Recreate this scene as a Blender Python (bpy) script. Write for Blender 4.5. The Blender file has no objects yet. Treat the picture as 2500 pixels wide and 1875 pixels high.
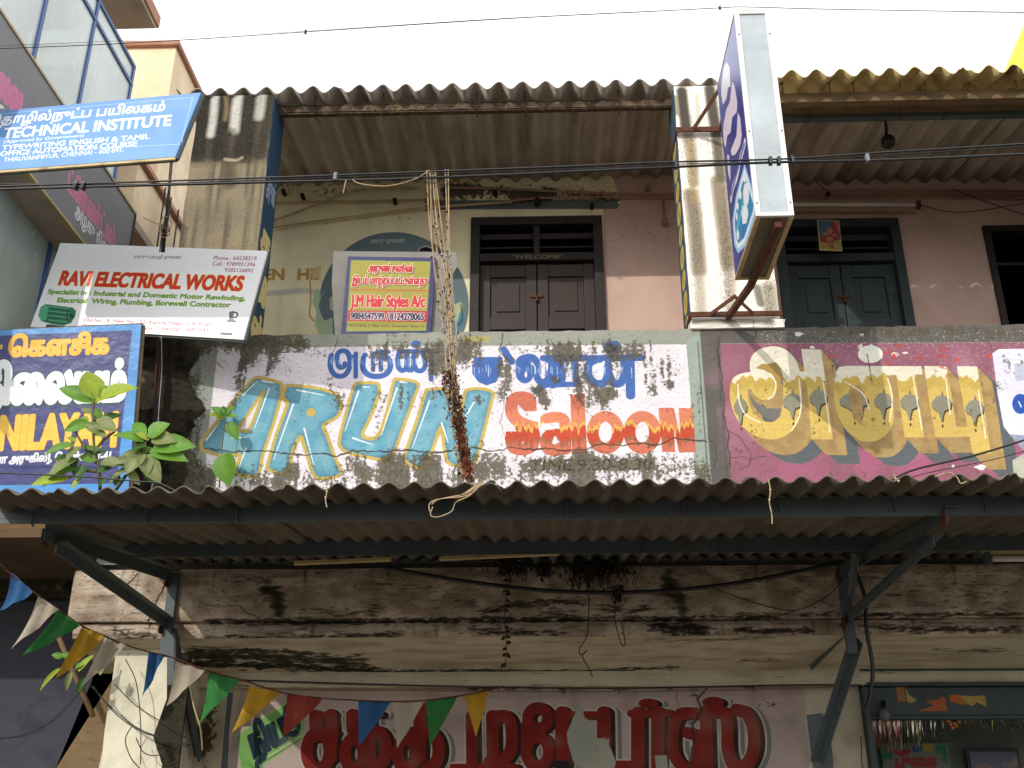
import bpy, math, random
import numpy as np
from math import sin, cos, tan, pi, radians, atan2, sqrt
from mathutils import Vector

scene = bpy.context.scene
# ------------------------------------------------------------------ camera
PITCH, YAW, FPX = radians(23.1), radians(1.8), 2580.0
CAMP = np.array([0.0, 0.0, 1.6])
cam = bpy.data.cameras.new('camera'); cam_o = bpy.data.objects.new('camera', cam)
scene.collection.objects.link(cam_o)
cam_o.location = CAMP; cam_o.rotation_euler = (pi/2 + PITCH, 0, YAW)
cam.sensor_width = 36; cam.lens = 36*FPX/2500; cam.clip_start = .05; cam.clip_end = 2000
scene.camera = cam_o
# ------------------------------------------------------------------ sky, sun, exposure
SUN_EL, SUN_AZ = radians(25), radians(-30)      # azimuth from the facade normal, minus = from the left
world = bpy.data.worlds.new('World'); scene.world = world; world.use_nodes = True
wn, wl = world.node_tree.nodes, world.node_tree.links
sky = wn.new('ShaderNodeTexSky'); sky.sky_type = 'NISHITA'; sky.sun_disc = False
sky.sun_elevation = SUN_EL; sky.sun_rotation = pi - SUN_AZ
sky.air_density = 1.3; sky.dust_density = 6.0; sky.ozone_density = .6
hs = wn.new('ShaderNodeHueSaturation'); hs.inputs['Saturation'].default_value = .22
hz = wn.new('ShaderNodeMix'); hz.data_type = 'RGBA'; hz.inputs[0].default_value = .88     # white haze over the whole sky
wl.new(sky.outputs[0], hs.inputs['Color']); wl.new(hs.outputs[0], hz.inputs[6]); hz.inputs[7].default_value = (9.9, 10.0, 10.25, 1)
wl.new(hz.outputs[2], wn['Background'].inputs[0]); wn['Background'].inputs[1].default_value = .15
sun = bpy.data.lights.new('sun', 'SUN'); sun.energy = 2.1; sun.angle = radians(.6); sun.color = (1, .94, .84)
sun_o = bpy.data.objects.new('sun', sun); scene.collection.objects.link(sun_o)
sd = Vector((sin(SUN_AZ)*cos(SUN_EL), -cos(SUN_AZ)*cos(SUN_EL), sin(SUN_EL)))
sun_o.rotation_euler = sd.to_track_quat('Z', 'Y').to_euler(); sun_o.location = (0, -5, 12)
vs = scene.view_settings; vs.view_transform = 'Standard'; vs.look = 'None'; vs.exposure = 0.1; vs.gamma = 1
vs.use_curve_mapping = False
scene.cycles.max_bounces = 8; scene.cycles.diffuse_bounces = 5

# ------------------------------------------------------------------ measuring helpers
S = 2500/2212
def ray(px, py):
    u = (px-1250)/FPX; v = (937.5-py)/FPX
    y = cos(PITCH)-v*sin(PITCH); z = sin(PITCH)+v*cos(PITCH)
    return np.array([u*cos(YAW)-y*sin(YAW), y*cos(YAW)+u*sin(YAW), z])
def at(px, py, Y):
    d = ray(px, py); return CAMP + d*(Y/d[1])
def atx(px, py, X):
    d = ray(px, py); return CAMP + d*(X/d[0])
def W(x, y, Y): return at(x*S, y*S, Y)
def onplane(px, py, p0, n):
    d = ray(px, py); return CAMP + d*(np.dot(np.array(p0)-CAMP, n)/np.dot(d, n))
def zf(x0, y0, s):                                   # a measuring frame over part of the photograph
    return lambda pts: [(x0+a*s, y0+b*s) for a, b in pts]
Z1, Z2 = zf(0, 0, .3738), zf(0, 560, .42194)
Z3, Z4 = zf(600, 180, .3918), zf(1100, 180, .3918)
Z5, Z6 = zf(1600, 0, .4942), zf(450, 780, .31646)
Z7, Z8 = zf(1050, 780, .33002), zf(1700, 780, .36166)
ZA, ZB, ZC = zf(780, 820, .14467), zf(1100, 800, .22604), zf(2100, 820, .2291)
ZL, ZE, ZF = zf(0, 1150, .43712), zf(500, 1640, .33906), zf(1150, 1640, .33906)
ZM, ZN, ZR = zf(500, 1150, .43706), zf(1150, 1150, .43706), zf(1800, 1150, .43695)
ZD, ZG = zf(2050, 1600, .20344), zf(1700, 20, .40988)

def lin(c):
    return tuple(((v/255)/12.92 if v/255 <= .04045 else ((v/255+.055)/1.055)**2.4) for v in c[:3]) + (1,)

# ------------------------------------------------------------------ mesh helpers
def link(o): scene.collection.objects.link(o); return o
def world_loc(p):
    v = Vector((0, 0, 0))
    while p is not None: v = v + p.location; p = p.parent
    return v
class MB:
    def __init__(s): s.v = []; s.f = []; s.uv = []; s.sm = False
    def add(s, vs, fs, uvs=None):
        b = len(s.v); s.v += [tuple(map(float, p)) for p in vs]
        for f in fs: s.f.append(tuple(i+b for i in f))
        if uvs is not None: s.uv += [uvs[i] for f in fs for i in f]
        elif s.uv: s.uv += [(0, 0)]*sum(len(f) for f in fs)
        return s
    def hexa(s, a, b):                              # two quads (4 points each, same order)
        return s.add(list(a)+list(b), [(3, 2, 1, 0), (4, 5, 6, 7), (0, 1, 5, 4), (1, 2, 6, 5), (2, 3, 7, 6), (3, 0, 4, 7)])
    def box(s, x0, x1, y0, y1, z0, z1):
        return s.hexa([(x0, y0, z0), (x1, y0, z0), (x1, y1, z0), (x0, y1, z0)], [(x0, y0, z1), (x1, y0, z1), (x1, y1, z1), (x0, y1, z1)])
    def bar(s, p, q, w, h, up=(0, 0, 1)):
        p, q, up = Vector(p), Vector(q), Vector(up); d = (q-p).normalized(); r = d.cross(up).normalized(); u = r.cross(d)
        A = [p+r*(a*w/2)+u*(b*h/2) for a, b in ((-1, -1), (1, -1), (1, 1), (-1, 1))]
        return s.hexa(A, [a+(q-p) for a in A])
    def angle_iron(s, p, q, w, t=.006, up=(0, 0, 1)):
        p, q, up = Vector(p), Vector(q), Vector(up); d = (q-p).normalized(); r = d.cross(up).normalized(); u = r.cross(d)
        s.bar(p+u*(w/2), q+u*(w/2), w, t, up); s.bar(p+r*(w/2-t/2), q+r*(w/2-t/2), t, w, up); return s
    def tube(s, pts, r, n=6, cap=True):
        pts = [Vector(p) for p in pts]; m = len(pts); rs = r if isinstance(r, (list, tuple)) else [r]*m
        V = []; ref = None
        for i, p in enumerate(pts):
            d = (pts[min(i+1, m-1)]-pts[max(i-1, 0)])
            if d.length < 1e-9: d = Vector((0, 0, 1))
            d.normalize()
            if ref is None: ref = d.orthogonal().normalized()
            a = (ref - d*ref.dot(d))
            a = a.normalized() if a.length > 1e-6 else d.orthogonal().normalized()
            ref = a; b = d.cross(a)
            V += [p + a*(rs[i]*cos(2*pi*k/n)) + b*(rs[i]*sin(2*pi*k/n)) for k in range(n)]
        Fc = [(i*n+k, i*n+(k+1) % n, (i+1)*n+(k+1) % n, (i+1)*n+k) for i in range(m-1) for k in range(n)]
        if cap: Fc += [tuple(range(n))[::-1], tuple((m-1)*n+k for k in range(n))]
        return s.add(V, Fc)
    def ball(s, c, rx, ry=None, rz=None, nu=10, nv=6):
        ry = ry or rx; rz = rz or rx; V = []; Fc = []
        for j in range(nv+1):
            t = pi*j/nv
            for i in range(nu):
                p = 2*pi*i/nu; V.append((c[0]+rx*sin(t)*cos(p), c[1]+ry*sin(t)*sin(p), c[2]+rz*cos(t)))
        for j in range(nv):
            for i in range(nu): Fc.append((j*nu+i, (j+1)*nu+i, (j+1)*nu+(i+1) % nu, j*nu+(i+1) % nu))
        return s.add(V, Fc)
    def prism(s, poly, d):                          # planar outline (3D points) pushed back by vector d
        n = len(poly); A = [Vector(p) for p in poly]; d = Vector(d)
        return s.add(A+[p+d for p in A], [tuple(range(n)), tuple(range(n, 2*n))[::-1]]+[(i, i+n, (i+1) % n+n, (i+1) % n) for i in range(n)])
    def build(s, name, m, parent=None, smooth=False, bev=0, origin=None):
        me = bpy.data.meshes.new(name); off = world_loc(parent) if parent else Vector([float(c) for c in (origin if origin is not None else (0, 0, 0))])
        me.from_pydata([(Vector(v)-off) for v in s.v], [], s.f); me.update()
        if s.uv:
            l = me.uv_layers.new(name='UVMap'); l.data.foreach_set('uv', np.array(s.uv, dtype=np.float32).ravel())
        if m: me.materials.append(m)
        if smooth: me.polygons.foreach_set('use_smooth', [True]*len(me.polygons))
        o = link(bpy.data.objects.new(name, me))
        if parent: o.parent = parent
        else: o.location = off
        import bmesh
        bm = bmesh.new(); bm.from_mesh(me); bmesh.ops.recalc_face_normals(bm, faces=bm.faces); bm.to_mesh(me); bm.free()
        if bev:
            md = o.modifiers.new('bevel', 'BEVEL'); md.width = bev; md.segments = 2; md.limit_method = 'ANGLE'
        return o
def tag(o, label=None, cat=None, group=None, kind=None):
    if label: o['label'] = label
    if cat: o['category'] = cat
    if group: o['group'] = group
    if kind: o['kind'] = kind
    return o
def thing(name, label, cat, loc, group=None):
    o = link(bpy.data.objects.new(name, None)); o.location = Vector([float(c) for c in loc]); o.empty_display_size = .1
    return tag(o, label, cat, group)
def spline(pts, n=6):
    P = [np.array(p, float) for p in pts]; out = []
    for i in range(len(P)-1):
        a, b, c, d = P[max(i-1, 0)], P[i], P[i+1], P[min(i+2, len(P)-1)]
        for k in range(n):
            t = k/n; out.append(.5*((2*b)+(c-a)*t+(2*a-5*b+4*c-d)*t*t+(3*b-a-3*c+d)*t**3))
    out.append(P[-1]); return out

# ------------------------------------------------------------------ materials
def newmat(name):
    m = bpy.data.materials.new(name); m.use_nodes = True
    return m, m.node_tree.nodes, m.node_tree.links, m.node_tree.nodes['Principled BSDF']
def noise(N, L, co, scale, vec=(1, 1, 1), detail=6, rough=.6, loc=(0, 0, 0)):
    mp = N.new('ShaderNodeMapping'); mp.inputs['Scale'].default_value = vec; mp.inputs['Location'].default_value = loc
    L.new(co, mp.inputs[0]); t = N.new('ShaderNodeTexNoise'); t.inputs['Scale'].default_value = scale
    t.inputs['Detail'].default_value = detail; t.inputs['Roughness'].default_value = rough
    L.new(mp.outputs[0], t.inputs[0]); return t.outputs['Fac']
def ramp(N, L, v, lo, hi, a=0, b=1):
    r = N.new('ShaderNodeMapRange'); r.interpolation_type = 'SMOOTHSTEP'
    r.inputs[1].default_value = lo; r.inputs[2].default_value = hi; r.inputs[3].default_value = a; r.inputs[4].default_value = b
    L.new(v, r.inputs[0]); return r.outputs[0]
def mathn(N, L, op, a, b):
    r = N.new('ShaderNodeMath'); r.operation = op
    for i, x in enumerate((a, b)):
        if isinstance(x, (int, float)): r.inputs[i].default_value = x
        else: L.new(x, r.inputs[i])
    return r.outputs[0]
def mixc(N, L, f, a, b):
    r = N.new('ShaderNodeMix'); r.data_type = 'RGBA'
    if isinstance(f, (int, float)): r.inputs[0].default_value = f
    else: L.new(f, r.inputs[0])
    for i, x in ((6, a), (7, b)):
        if isinstance(x, tuple): r.inputs[i].default_value = x
        else: L.new(x, r.inputs[i])
    return r.outputs[2]
def mat(name, col, rough=.8, stains=(), bumps=(), img=None, grime=None, metal=0, spec=.3, var=.12, alpha_mask=True, transl=0):
    """stains: (scale, vec, lo, hi, rgb, strength); bumps: (scale, vec, strength, distance);
       grime: (rgb, noise scale) laid where the image's alpha channel says so"""
    m, N, L, B = newmat(name); tc = N.new('ShaderNodeTexCoord'); co = tc.outputs['Object']
    if img is not None:
        ti = N.new('ShaderNodeTexImage'); ti.image = img; ti.extension = 'EXTEND'; L.new(tc.outputs['UV'], ti.inputs[0]); c = ti.outputs[0]
    else:
        rg = N.new('ShaderNodeRGB'); rg.outputs[0].default_value = lin(col); c = rg.outputs[0]
    if var:
        v = noise(N, L, co, 3.1, detail=8); hv = N.new('ShaderNodeHueSaturation'); L.new(c, hv.inputs['Color'])
        L.new(ramp(N, L, v, .3, .7, 1-var, 1+var), hv.inputs['Value']); c = hv.outputs[0]
    bh = None
    for i, (sc, vec, lo, hi, rgb, st) in enumerate(stains):
        f = mathn(N, L, 'MULTIPLY', ramp(N, L, noise(N, L, co, sc, vec, 8, .65, (i*7.3, i*3.1, i*1.7)), lo, hi), st)
        c = mixc(N, L, f, c, lin(rgb))
    if grime and img is not None:
        al = mathn(N, L, 'SUBTRACT', 1.0, ti.outputs[1])
        n1 = noise(N, L, co, grime[1], detail=10, rough=.75); n2 = noise(N, L, co, grime[1]*.22, (1, 1, .5), 6, .6)
        n = mathn(N, L, 'ADD', mathn(N, L, 'MULTIPLY', n1, .74), mathn(N, L, 'MULTIPLY', n2, .26))
        sm = mathn(N, L, 'ADD', n, mathn(N, L, 'MULTIPLY', al, .34))
        f = ramp(N, L, sm, .625, .675); cc = mixc(N, L, ramp(N, L, n1, .4, .6), lin(grime[0]), lin(tuple(x*1.9 for x in grime[0])))
        c = mixc(N, L, mathn(N, L, 'MULTIPLY', f, .93), c, cc); bh = f
    L.new(c, B.inputs['Base Color'])
    B.inputs['Roughness'].default_value = rough; B.inputs['Metallic'].default_value = metal; B.inputs['Specular IOR Level'].default_value = spec
    last = None
    for (sc, vec, st, dist) in bumps:
        b = N.new('ShaderNodeBump'); b.inputs['Strength'].default_value = st; b.inputs['Distance'].default_value = dist
        L.new(noise(N, L, co, sc, vec, 6, .6, (3, 1, 5)), b.inputs['Height'])
        if last: L.new(last, b.inputs['Normal'])
        last = b.outputs[0]
    if bh is not None:
        b = N.new('ShaderNodeBump'); b.inputs['Strength'].default_value = .5; b.inputs['Distance'].default_value = .004; b.invert = True
        L.new(bh, b.inputs['Height'])
        if last: L.new(last, b.inputs['Normal'])
        last = b.outputs[0]
    if last: L.new(last, B.inputs['Normal'])
    if transl:
        tr = N.new('ShaderNodeBsdfTranslucent'); L.new(c, tr.inputs[0]); mx = N.new('ShaderNodeMixShader'); mx.inputs[0].default_value = transl
        L.new(B.outputs[0], mx.inputs[1]); L.new(tr.outputs[0], mx.inputs[2]); L.new(mx.outputs[0], N['Material Output'].inputs[0])
    return m

# ------------------------------------------------------------------ sign painter (flat print drawn in code)
def glyphs(text):                                   # outlines of a text set in the built-in font
    c = bpy.data.curves.new('t', 'FONT'); c.body = text; c.size = 1; c.resolution_u = 4
    o = bpy.data.objects.new('t', c); scene.collection.objects.link(o); bpy.context.view_layer.update()
    cu = o.to_curve(bpy.context.evaluated_depsgraph_get()); out = []
    for sp in cu.splines:
        bp = sp.bezier_points; n = len(bp); P = []
        if n:
            for i in range(n):
                a, b = bp[i], bp[(i+1) % n]
                p0, p1, p2, p3 = a.co, a.handle_right, b.handle_left, b.co
                for k in range(5):
                    t = k/5; q = p0*(1-t)**3+p1*3*t*(1-t)**2+p2*3*t*t*(1-t)+p3*t**3; P.append((q.x, q.y))
        else: P = [(p.co[0], p.co[1]) for p in sp.points]
        if len(P) > 2: out.append(np.array(P))
    o.to_curve_clear(); bpy.data.objects.remove(o); bpy.data.curves.remove(c)
    return out
_cap = {}
def capheight(ch):
    if ch not in _cap: _cap[ch] = max(p[:, 1].max() for p in glyphs(ch))
    return _cap[ch]
class Canvas:
    """print on a plane: origin O, unit axes U (right) and V (down) in the world, size w x h metres"""
    def __init__(s, O, U, V, w, h, ppm, col):
        s.O, s.U, s.V = [np.array(a, float) for a in (O, U, V)]; s.U /= np.linalg.norm(s.U); s.V /= np.linalg.norm(s.V)
        s.n = np.cross(s.U, s.V); s.w, s.h, s.ppm = w, h, ppm; s.W, s.H = int(w*ppm), int(h*ppm)
        s.a = np.ones((s.H, s.W, 4), np.float32); s.a[..., :3] = np.array(col[:3])/255.
    def m(s, pts):                                  # photograph points -> canvas pixels
        out = []
        for px, py in pts:
            q = onplane(px, py, s.O, s.n)-s.O; out.append((np.dot(q, s.U)*s.ppm, np.dot(q, s.V)*s.ppm))
        return np.array(out)
    def uvw(s, P):                                  # metres on the board -> canvas pixels
        return np.array(P, float)*s.ppm
    def fill(s, polys):
        SS = 3; allp = np.concatenate(polys)
        x0, y0 = np.floor(allp.min(0)).astype(int)-1; x1, y1 = np.ceil(allp.max(0)).astype(int)+2
        x0, y0 = max(x0, 0), max(y0, 0); x1, y1 = min(x1, s.W), min(y1, s.H)
        if x1 <= x0 or y1 <= y0: return (0, 0, np.zeros((0, 0), np.float32))
        w, h = (x1-x0)*SS, (y1-y0)*SS; A = np.zeros((h, w+1), np.int16)
        for P in polys:
            Q = (P-np.array([x0, y0]))*SS; R = np.roll(Q, -1, 0)
            for (ax, ay), (bx, by) in zip(Q, R):
                if ay == by: continue
                d = 1 if by > ay else -1
                if d < 0: ax, ay, bx, by = bx, by, ax, ay
                r0, r1 = max(int(math.ceil(ay-.5)), 0), min(int(math.ceil(by-.5)), h)
                if r1 <= r0: continue
                r = np.arange(r0, r1); x = ax+(r+.5-ay)*(bx-ax)/(by-ay)
                np.add.at(A, (r, np.clip(np.ceil(x-.5), 0, w).astype(int)), d)
        M = (np.cumsum(A[:, :w], 1) != 0).astype(np.float32)
        return (x0, y0, M.reshape(y1-y0, SS, x1-x0, SS).mean((1, 3)))
    def line(s, P, r, soft=1.0, closed=False):
        P = np.array(P, float)
        if closed: P = np.concatenate([P, P[:1]])
        rr = float(np.max(r)); x0, y0 = np.floor(P.min(0)-rr-2).astype(int); x1, y1 = np.ceil(P.max(0)+rr+2).astype(int)
        x0, y0 = max(x0, 0), max(y0, 0); x1, y1 = min(x1, s.W), min(y1, s.H)
        if x1 <= x0 or y1 <= y0: return (0, 0, np.zeros((0, 0), np.float32))
        M = np.zeros((y1-y0, x1-x0), np.float32); rs = np.broadcast_to(np.array(r, float), (len(P),))
        for i in range(len(P)-1):
            a, b = P[i], P[i+1]; q = max(rs[i], rs[i+1])+2
            u0, v0 = max(int(min(a[0], b[0])-q)-x0, 0), max(int(min(a[1], b[1])-q)-y0, 0)
            u1, v1 = min(int(max(a[0], b[0])+q)+2-x0, x1-x0), min(int(max(a[1], b[1])+q)+2-y0, y1-y0)
            if u1 <= u0 or v1 <= v0: continue
            X, Y = np.meshgrid(np.arange(u0, u1)+x0+.5, np.arange(v0, v1)+y0+.5); d = b-a; l = max(d@d, 1e-9)
            t = np.clip(((X-a[0])*d[0]+(Y-a[1])*d[1])/l, 0, 1); D = np.hypot(X-a[0]-t*d[0], Y-a[1]-t*d[1])
            M[v0:v1, u0:u1] = np.maximum(M[v0:v1, u0:u1], np.clip((rs[i]+(rs[i+1]-rs[i])*t-D)/soft+.5, 0, 1))
        return (x0, y0, M)
    def full(s, parts):
        M = np.zeros((s.H, s.W), np.float32)
        for x, y, k in parts:
            if k.size: v = M[y:y+k.shape[0], x:x+k.shape[1]]; np.maximum(v, k, out=v)
        return M
    def put(s, part, col, a=1.0):
        x, y, k = part if isinstance(part, tuple) else (0, 0, part)
        if not k.size: return
        k = (k*a)[..., None]; v = s.a[y:y+k.shape[0], x:x+k.shape[1], :3]; v += (np.array(col[:3], np.float32)/255.-v)*k
    def dirt(s, part, a=1.0):                       # writes into the grime (inverse alpha) channel
        x, y, k = part if isinstance(part, tuple) else (0, 0, part)
        if not k.size: return
        v = s.a[y:y+k.shape[0], x:x+k.shape[1], 3]; v -= k*a; np.clip(v, 0, 1, out=v)
    def poly(s, pts, col, a=1.0, r=0):              # photograph coordinates
        P = s.m(pts); s.put(s.fill([P]), col, a)
        if r: s.put(s.line(P, r, closed=True), col, a)
    def stroke(s, pts, r, col, a=1.0, soft=1.0, smooth=True):   # r in photograph pixels
        P = s.m(pts); k = s.pxr(pts); s.put(s.line(spline(P, 5) if smooth and len(P) > 2 else P, np.array(r)*k, soft), col, a)
    def pxr(s, pts):
        x, y = pts[0]; q = s.m([(x, y), (x+10, y)]); return np.hypot(*(q[1]-q[0]))/10
    def ell(s, c, rx, ry, n=28):
        return [(c[0]+rx*cos(2*pi*i/n), c[1]+ry*sin(2*pi*i/n)) for i in range(n)]
    def text(s, t, a, b, top, col, bold=0, outline=None, cap=None, shadow=None, photo=True):
        """a, b: ends of the baseline; top: top of the first letter; bold, outline: in canvas pixels"""
        G = glyphs(t); X = np.concatenate(G); x0, x1 = X[:, 0].min(), X[:, 0].max(); H = capheight(cap or ('T' if ord(t[0]) < 256 and all(ord(q) < 256 for q in t) else '\u0baa'))
        A, Bp, T = s.m([a, b, top]) if photo else s.uvw([a, b, top])
        G = [A+np.outer((g[:, 0]-x0)/(x1-x0), Bp-A)+np.outer(g[:, 1]/H, T-A) for g in G]
        def lay(r, c, off=(0, 0)):
            g2 = [g+np.array(off) for g in G]; parts = [s.fill(g2)]
            if r > 0: parts += [s.line(g, r, closed=True) for g in g2]
            for p in parts: s.put(p, c)
        if shadow: lay(bold+shadow[2], shadow[1], shadow[0])
        if outline: lay(bold+outline[0], outline[1])
        lay(bold, col)
    def shift_sweep(s, M, dx, dy):
        out = M.copy(); n = int(max(abs(dx), abs(dy))); k = 1
        for i in range(1, n+1, 2):
            ox, oy = int(round(dx*i/n)), int(round(dy*i/n)); T = np.zeros_like(M)
            T[max(oy, 0):s.H+min(oy, 0), max(ox, 0):s.W+min(ox, 0)] = M[max(-oy, 0):s.H-max(oy, 0), max(-ox, 0):s.W-max(ox, 0)]
            np.maximum(out, T, out=out)
        return out
    def image(s, name):
        im = bpy.data.images.new(name, s.W, s.H, alpha=True); im.alpha_mode = 'CHANNEL_PACKED'
        im.pixels.foreach_set(np.ascontiguousarray(s.a[::-1]).ravel()); im.update(); im.pack(); return im
    def uv(s, P):
        q = np.array(P, float)-s.O; return (float(np.dot(q, s.U)/s.w), float(1-np.dot(q, s.V)/s.h))
def board(cv, mb, quad, depth):                     # printed sheet with thickness; UV from the canvas plane
    n = len(quad); A = [np.array(p, float) for p in quad]; d = np.array(depth, float); Bk = [p+d for p in A]
    uvs = [cv.uv(p) for p in A]*2
    return mb.add(A+Bk, [tuple(range(n)), tuple(range(n, 2*n))[::-1]]+[(i, i+n, (i+1) % n+n, (i+1) % n) for i in range(n)], uvs)
rnd = random.Random(7)
# ================================================================== palettes
DIRT_SHADE = (54, 50, 38)
# ------------------------------------------------------------------ parapet paint
XL, XR, ZT, ZB_ = -2.80, 3.9, 4.56, 3.10
pc = Canvas((XL, 6.0, ZT), (1, 0, 0), (0, 0, -1), XR-XL, ZT-ZB_, 430, (150, 153, 142))
rp = np.random.RandomState(5)
def smoothnoise(h, w, cell, seed):
    r = np.random.RandomState(seed); g = r.rand(h//cell+3, w//cell+3).astype(np.float32)
    y = np.arange(h)/cell; x = np.arange(w)/cell; yi, xi = y.astype(int), x.astype(int); fy, fx = (y-yi)[:, None], (x-xi)[None]
    fy, fx = fy*fy*(3-2*fy), fx*fx*(3-2*fx)
    return (g[yi][:, xi]*(1-fy)*(1-fx)+g[yi+1][:, xi]*fy*(1-fx)+g[yi][:, xi+1]*(1-fy)*fx+g[yi+1][:, xi+1]*fy*fx)
def crack(cv, pts, r=1.6, a=.75, col=(60, 54, 46), jit=5, seed=0):
    rr = random.Random(seed); P = []
    for (a0, b0), (a1, b1) in zip(pts[:-1], pts[1:]):
        n = max(2, int(math.hypot(a1-a0, b1-b0)/9))
        P += [(a0+(a1-a0)*i/n+rr.uniform(-jit, jit)*.5, b0+(b1-b0)*i/n+rr.uniform(-jit, jit)*.5) for i in range(n)]
    P.append(pts[-1]); q = cv.m(P); k = cv.pxr(P); cv.put(cv.line(q, [r*k*rr.uniform(.45, 1.1) for _ in q], 1.2), col, a)
sg = lambda *p: [(x*S, y*S) for x, y in p]
# grey plaster left end, pale grey-green band, dark bands
pc.poly(sg((300, 690), (345, 735), (470, 752), (440, 1120), (250, 1120)), (150, 156, 148))
pc.poly(sg((1478, 745), (1512, 712), (1545, 1120), (1505, 1120)), (152, 163, 152))
pc.poly(sg((1509, 690), (1512, 712), (1545, 1130), (1590, 1130), (1556, 742), (2750, 737), (2750, 680)), (98, 94, 90))
# white ground of the saloon sign, mauve ground of the second one
pc.poly(sg((471, 751), (700, 750), (1482, 744), (1493, 880), (1504, 1120), (438, 1120), (448, 950)), (226, 220, 226))
pc.poly(sg((1555, 743), (2750, 738), (2750, 1130), (1586, 1130)), (146, 94, 110))
for i in range(26):
    x, y = rp.uniform(1570, 2200), rp.uniform(760, 1030); pc.put(pc.line(pc.m(sg((x, y), (x+rp.uniform(-60, 60), y+rp.uniform(20, 80)))), 26, 40), (172, 126, 142) if y < 900 else (178, 98, 132), .35)
# blue Tamil heading
BL = (72, 106, 172)
def bl(pts, r, F=ZA, **k): pc.stroke(F(pts), r, BL, **k)
R1 = 6.4
bl([(200, 330), (180, 450), (195, 570), (260, 660), (350, 685), (440, 650), (500, 550), (515, 430), (490, 310), (420, 255), (340, 270), (295, 340), (300, 440), (340, 530), (410, 520), (430, 470)], R1)
bl([(500, 350), (620, 350)], 4.4); bl([(612, 300), (610, 690)], 5.6, smooth=False)
bl([(770, 330), (732, 430), (738, 550), (800, 640), (900, 683), (1020, 683), (1130, 640), (1190, 550), (1190, 440), (1140, 370), (1050, 345)], R1+.6)
bl([(1035, 275), (1160, 275)], 6); bl([(905, 300), (905, 580)], 5.2, smooth=False); bl([(1035, 260), (1035, 575)], 5.4, smooth=False); bl([(900, 300), (1040, 275)], 5)
bl([(1340, 265), (1700, 262), (1990, 265)], 6); bl([(1345, 270), (1320, 400), (1335, 530), (1390, 585), (1450, 560), (1475, 470), (1475, 300)], R1)
bl([(1475, 500), (1500, 575), (1560, 570), (1590, 480), (1590, 330)], R1); bl([(1600, 500), (1640, 580), (1720, 590), (1775, 520), (1770, 380), (1740, 290)], R1)
bl([(1882, 270), (1882, 735)], 6, smooth=False)
pc.poly(ZA(pc.ell((1625, 135), 88, 72)), BL)
# second word
pc.poly(ZB([(240, 318), (560, 318), (565, 400), (530, 420), (532, 500), (490, 590), (390, 625), (300, 590), (235, 500), (232, 400), (260, 380)]), BL)
bl([(572, 235), (660, 370)], 8.4, ZB, smooth=False)
bl([(735, 430), (745, 360), (800, 325), (870, 320), (920, 360), (940, 440), (935, 540), (985, 590), (1050, 560), (1060, 470), (1060, 330)], 8.8, ZB)
pc.poly(ZB(pc.ell((800, 465), 105, 138)), BL)
pc.poly(ZB(pc.ell((812, 508), 15, 32)), (226, 220, 226)); pc.poly(ZB(pc.ell((1040, 420), 13, 45)), (226, 220, 226))
bl([(1060, 330), (1120, 400), (1120, 520), (1040, 600), (930, 680)], 9, ZB)
bl([(1000, 330), (1440, 325)], 8.5, ZB, smooth=False); bl([(1180, 330), (1200, 560), (1100, 620)], 9.4, ZB); bl([(1060, 620), (1390, 610)], 7, ZB); bl([(1330, 330), (1360, 600)], 9, ZB, smooth=False)
bl([(1560, 350), (1490, 400), (1490, 520), (1560, 600), (1660, 590), (1700, 480), (1680, 360), (1600, 340)], 10, ZB)
bl([(1500, 335), (1760, 330), (2060, 325)], 9, ZB); bl([(1700, 480), (1760, 600), (1840, 590), (1880, 480), (1870, 350)], 10, ZB); bl([(1935, 330), (1942, 730)], 11.4, ZB, smooth=False)
pc.poly(ZB(pc.ell((1745, 215), 95, 82)), BL)
pc.poly(ZB([(890, 385), (850, 378), (905, 420), (905, 520), (920, 430)]), (226, 220, 226)); pc.poly(ZB([(1590, 395), (1665, 355), (1660, 410)]), (226, 220, 226))
for i in range(150):                                # white sparkle band across the blue letters
    x = rp.uniform(0, 1); 
    if x < .42: q = ZA([(rp.uniform(180, 1900), 0)])[0][0]; y0 = 820+.14467*rp.normal(440, 25)
    else: q = ZB([(rp.uniform(250, 1960), 0)])[0][0]; y0 = 800+.22604*rp.normal(465, 16)
    if 1106 < q < 1150 or 1222 < q < 1256: continue
    l = abs(rp.normal(0, 5))+2; pc.put(pc.line(pc.m([(q, y0-l), (q+rp.uniform(-.5, .5), y0+l)]), .75), (196, 214, 240), .75)
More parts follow.
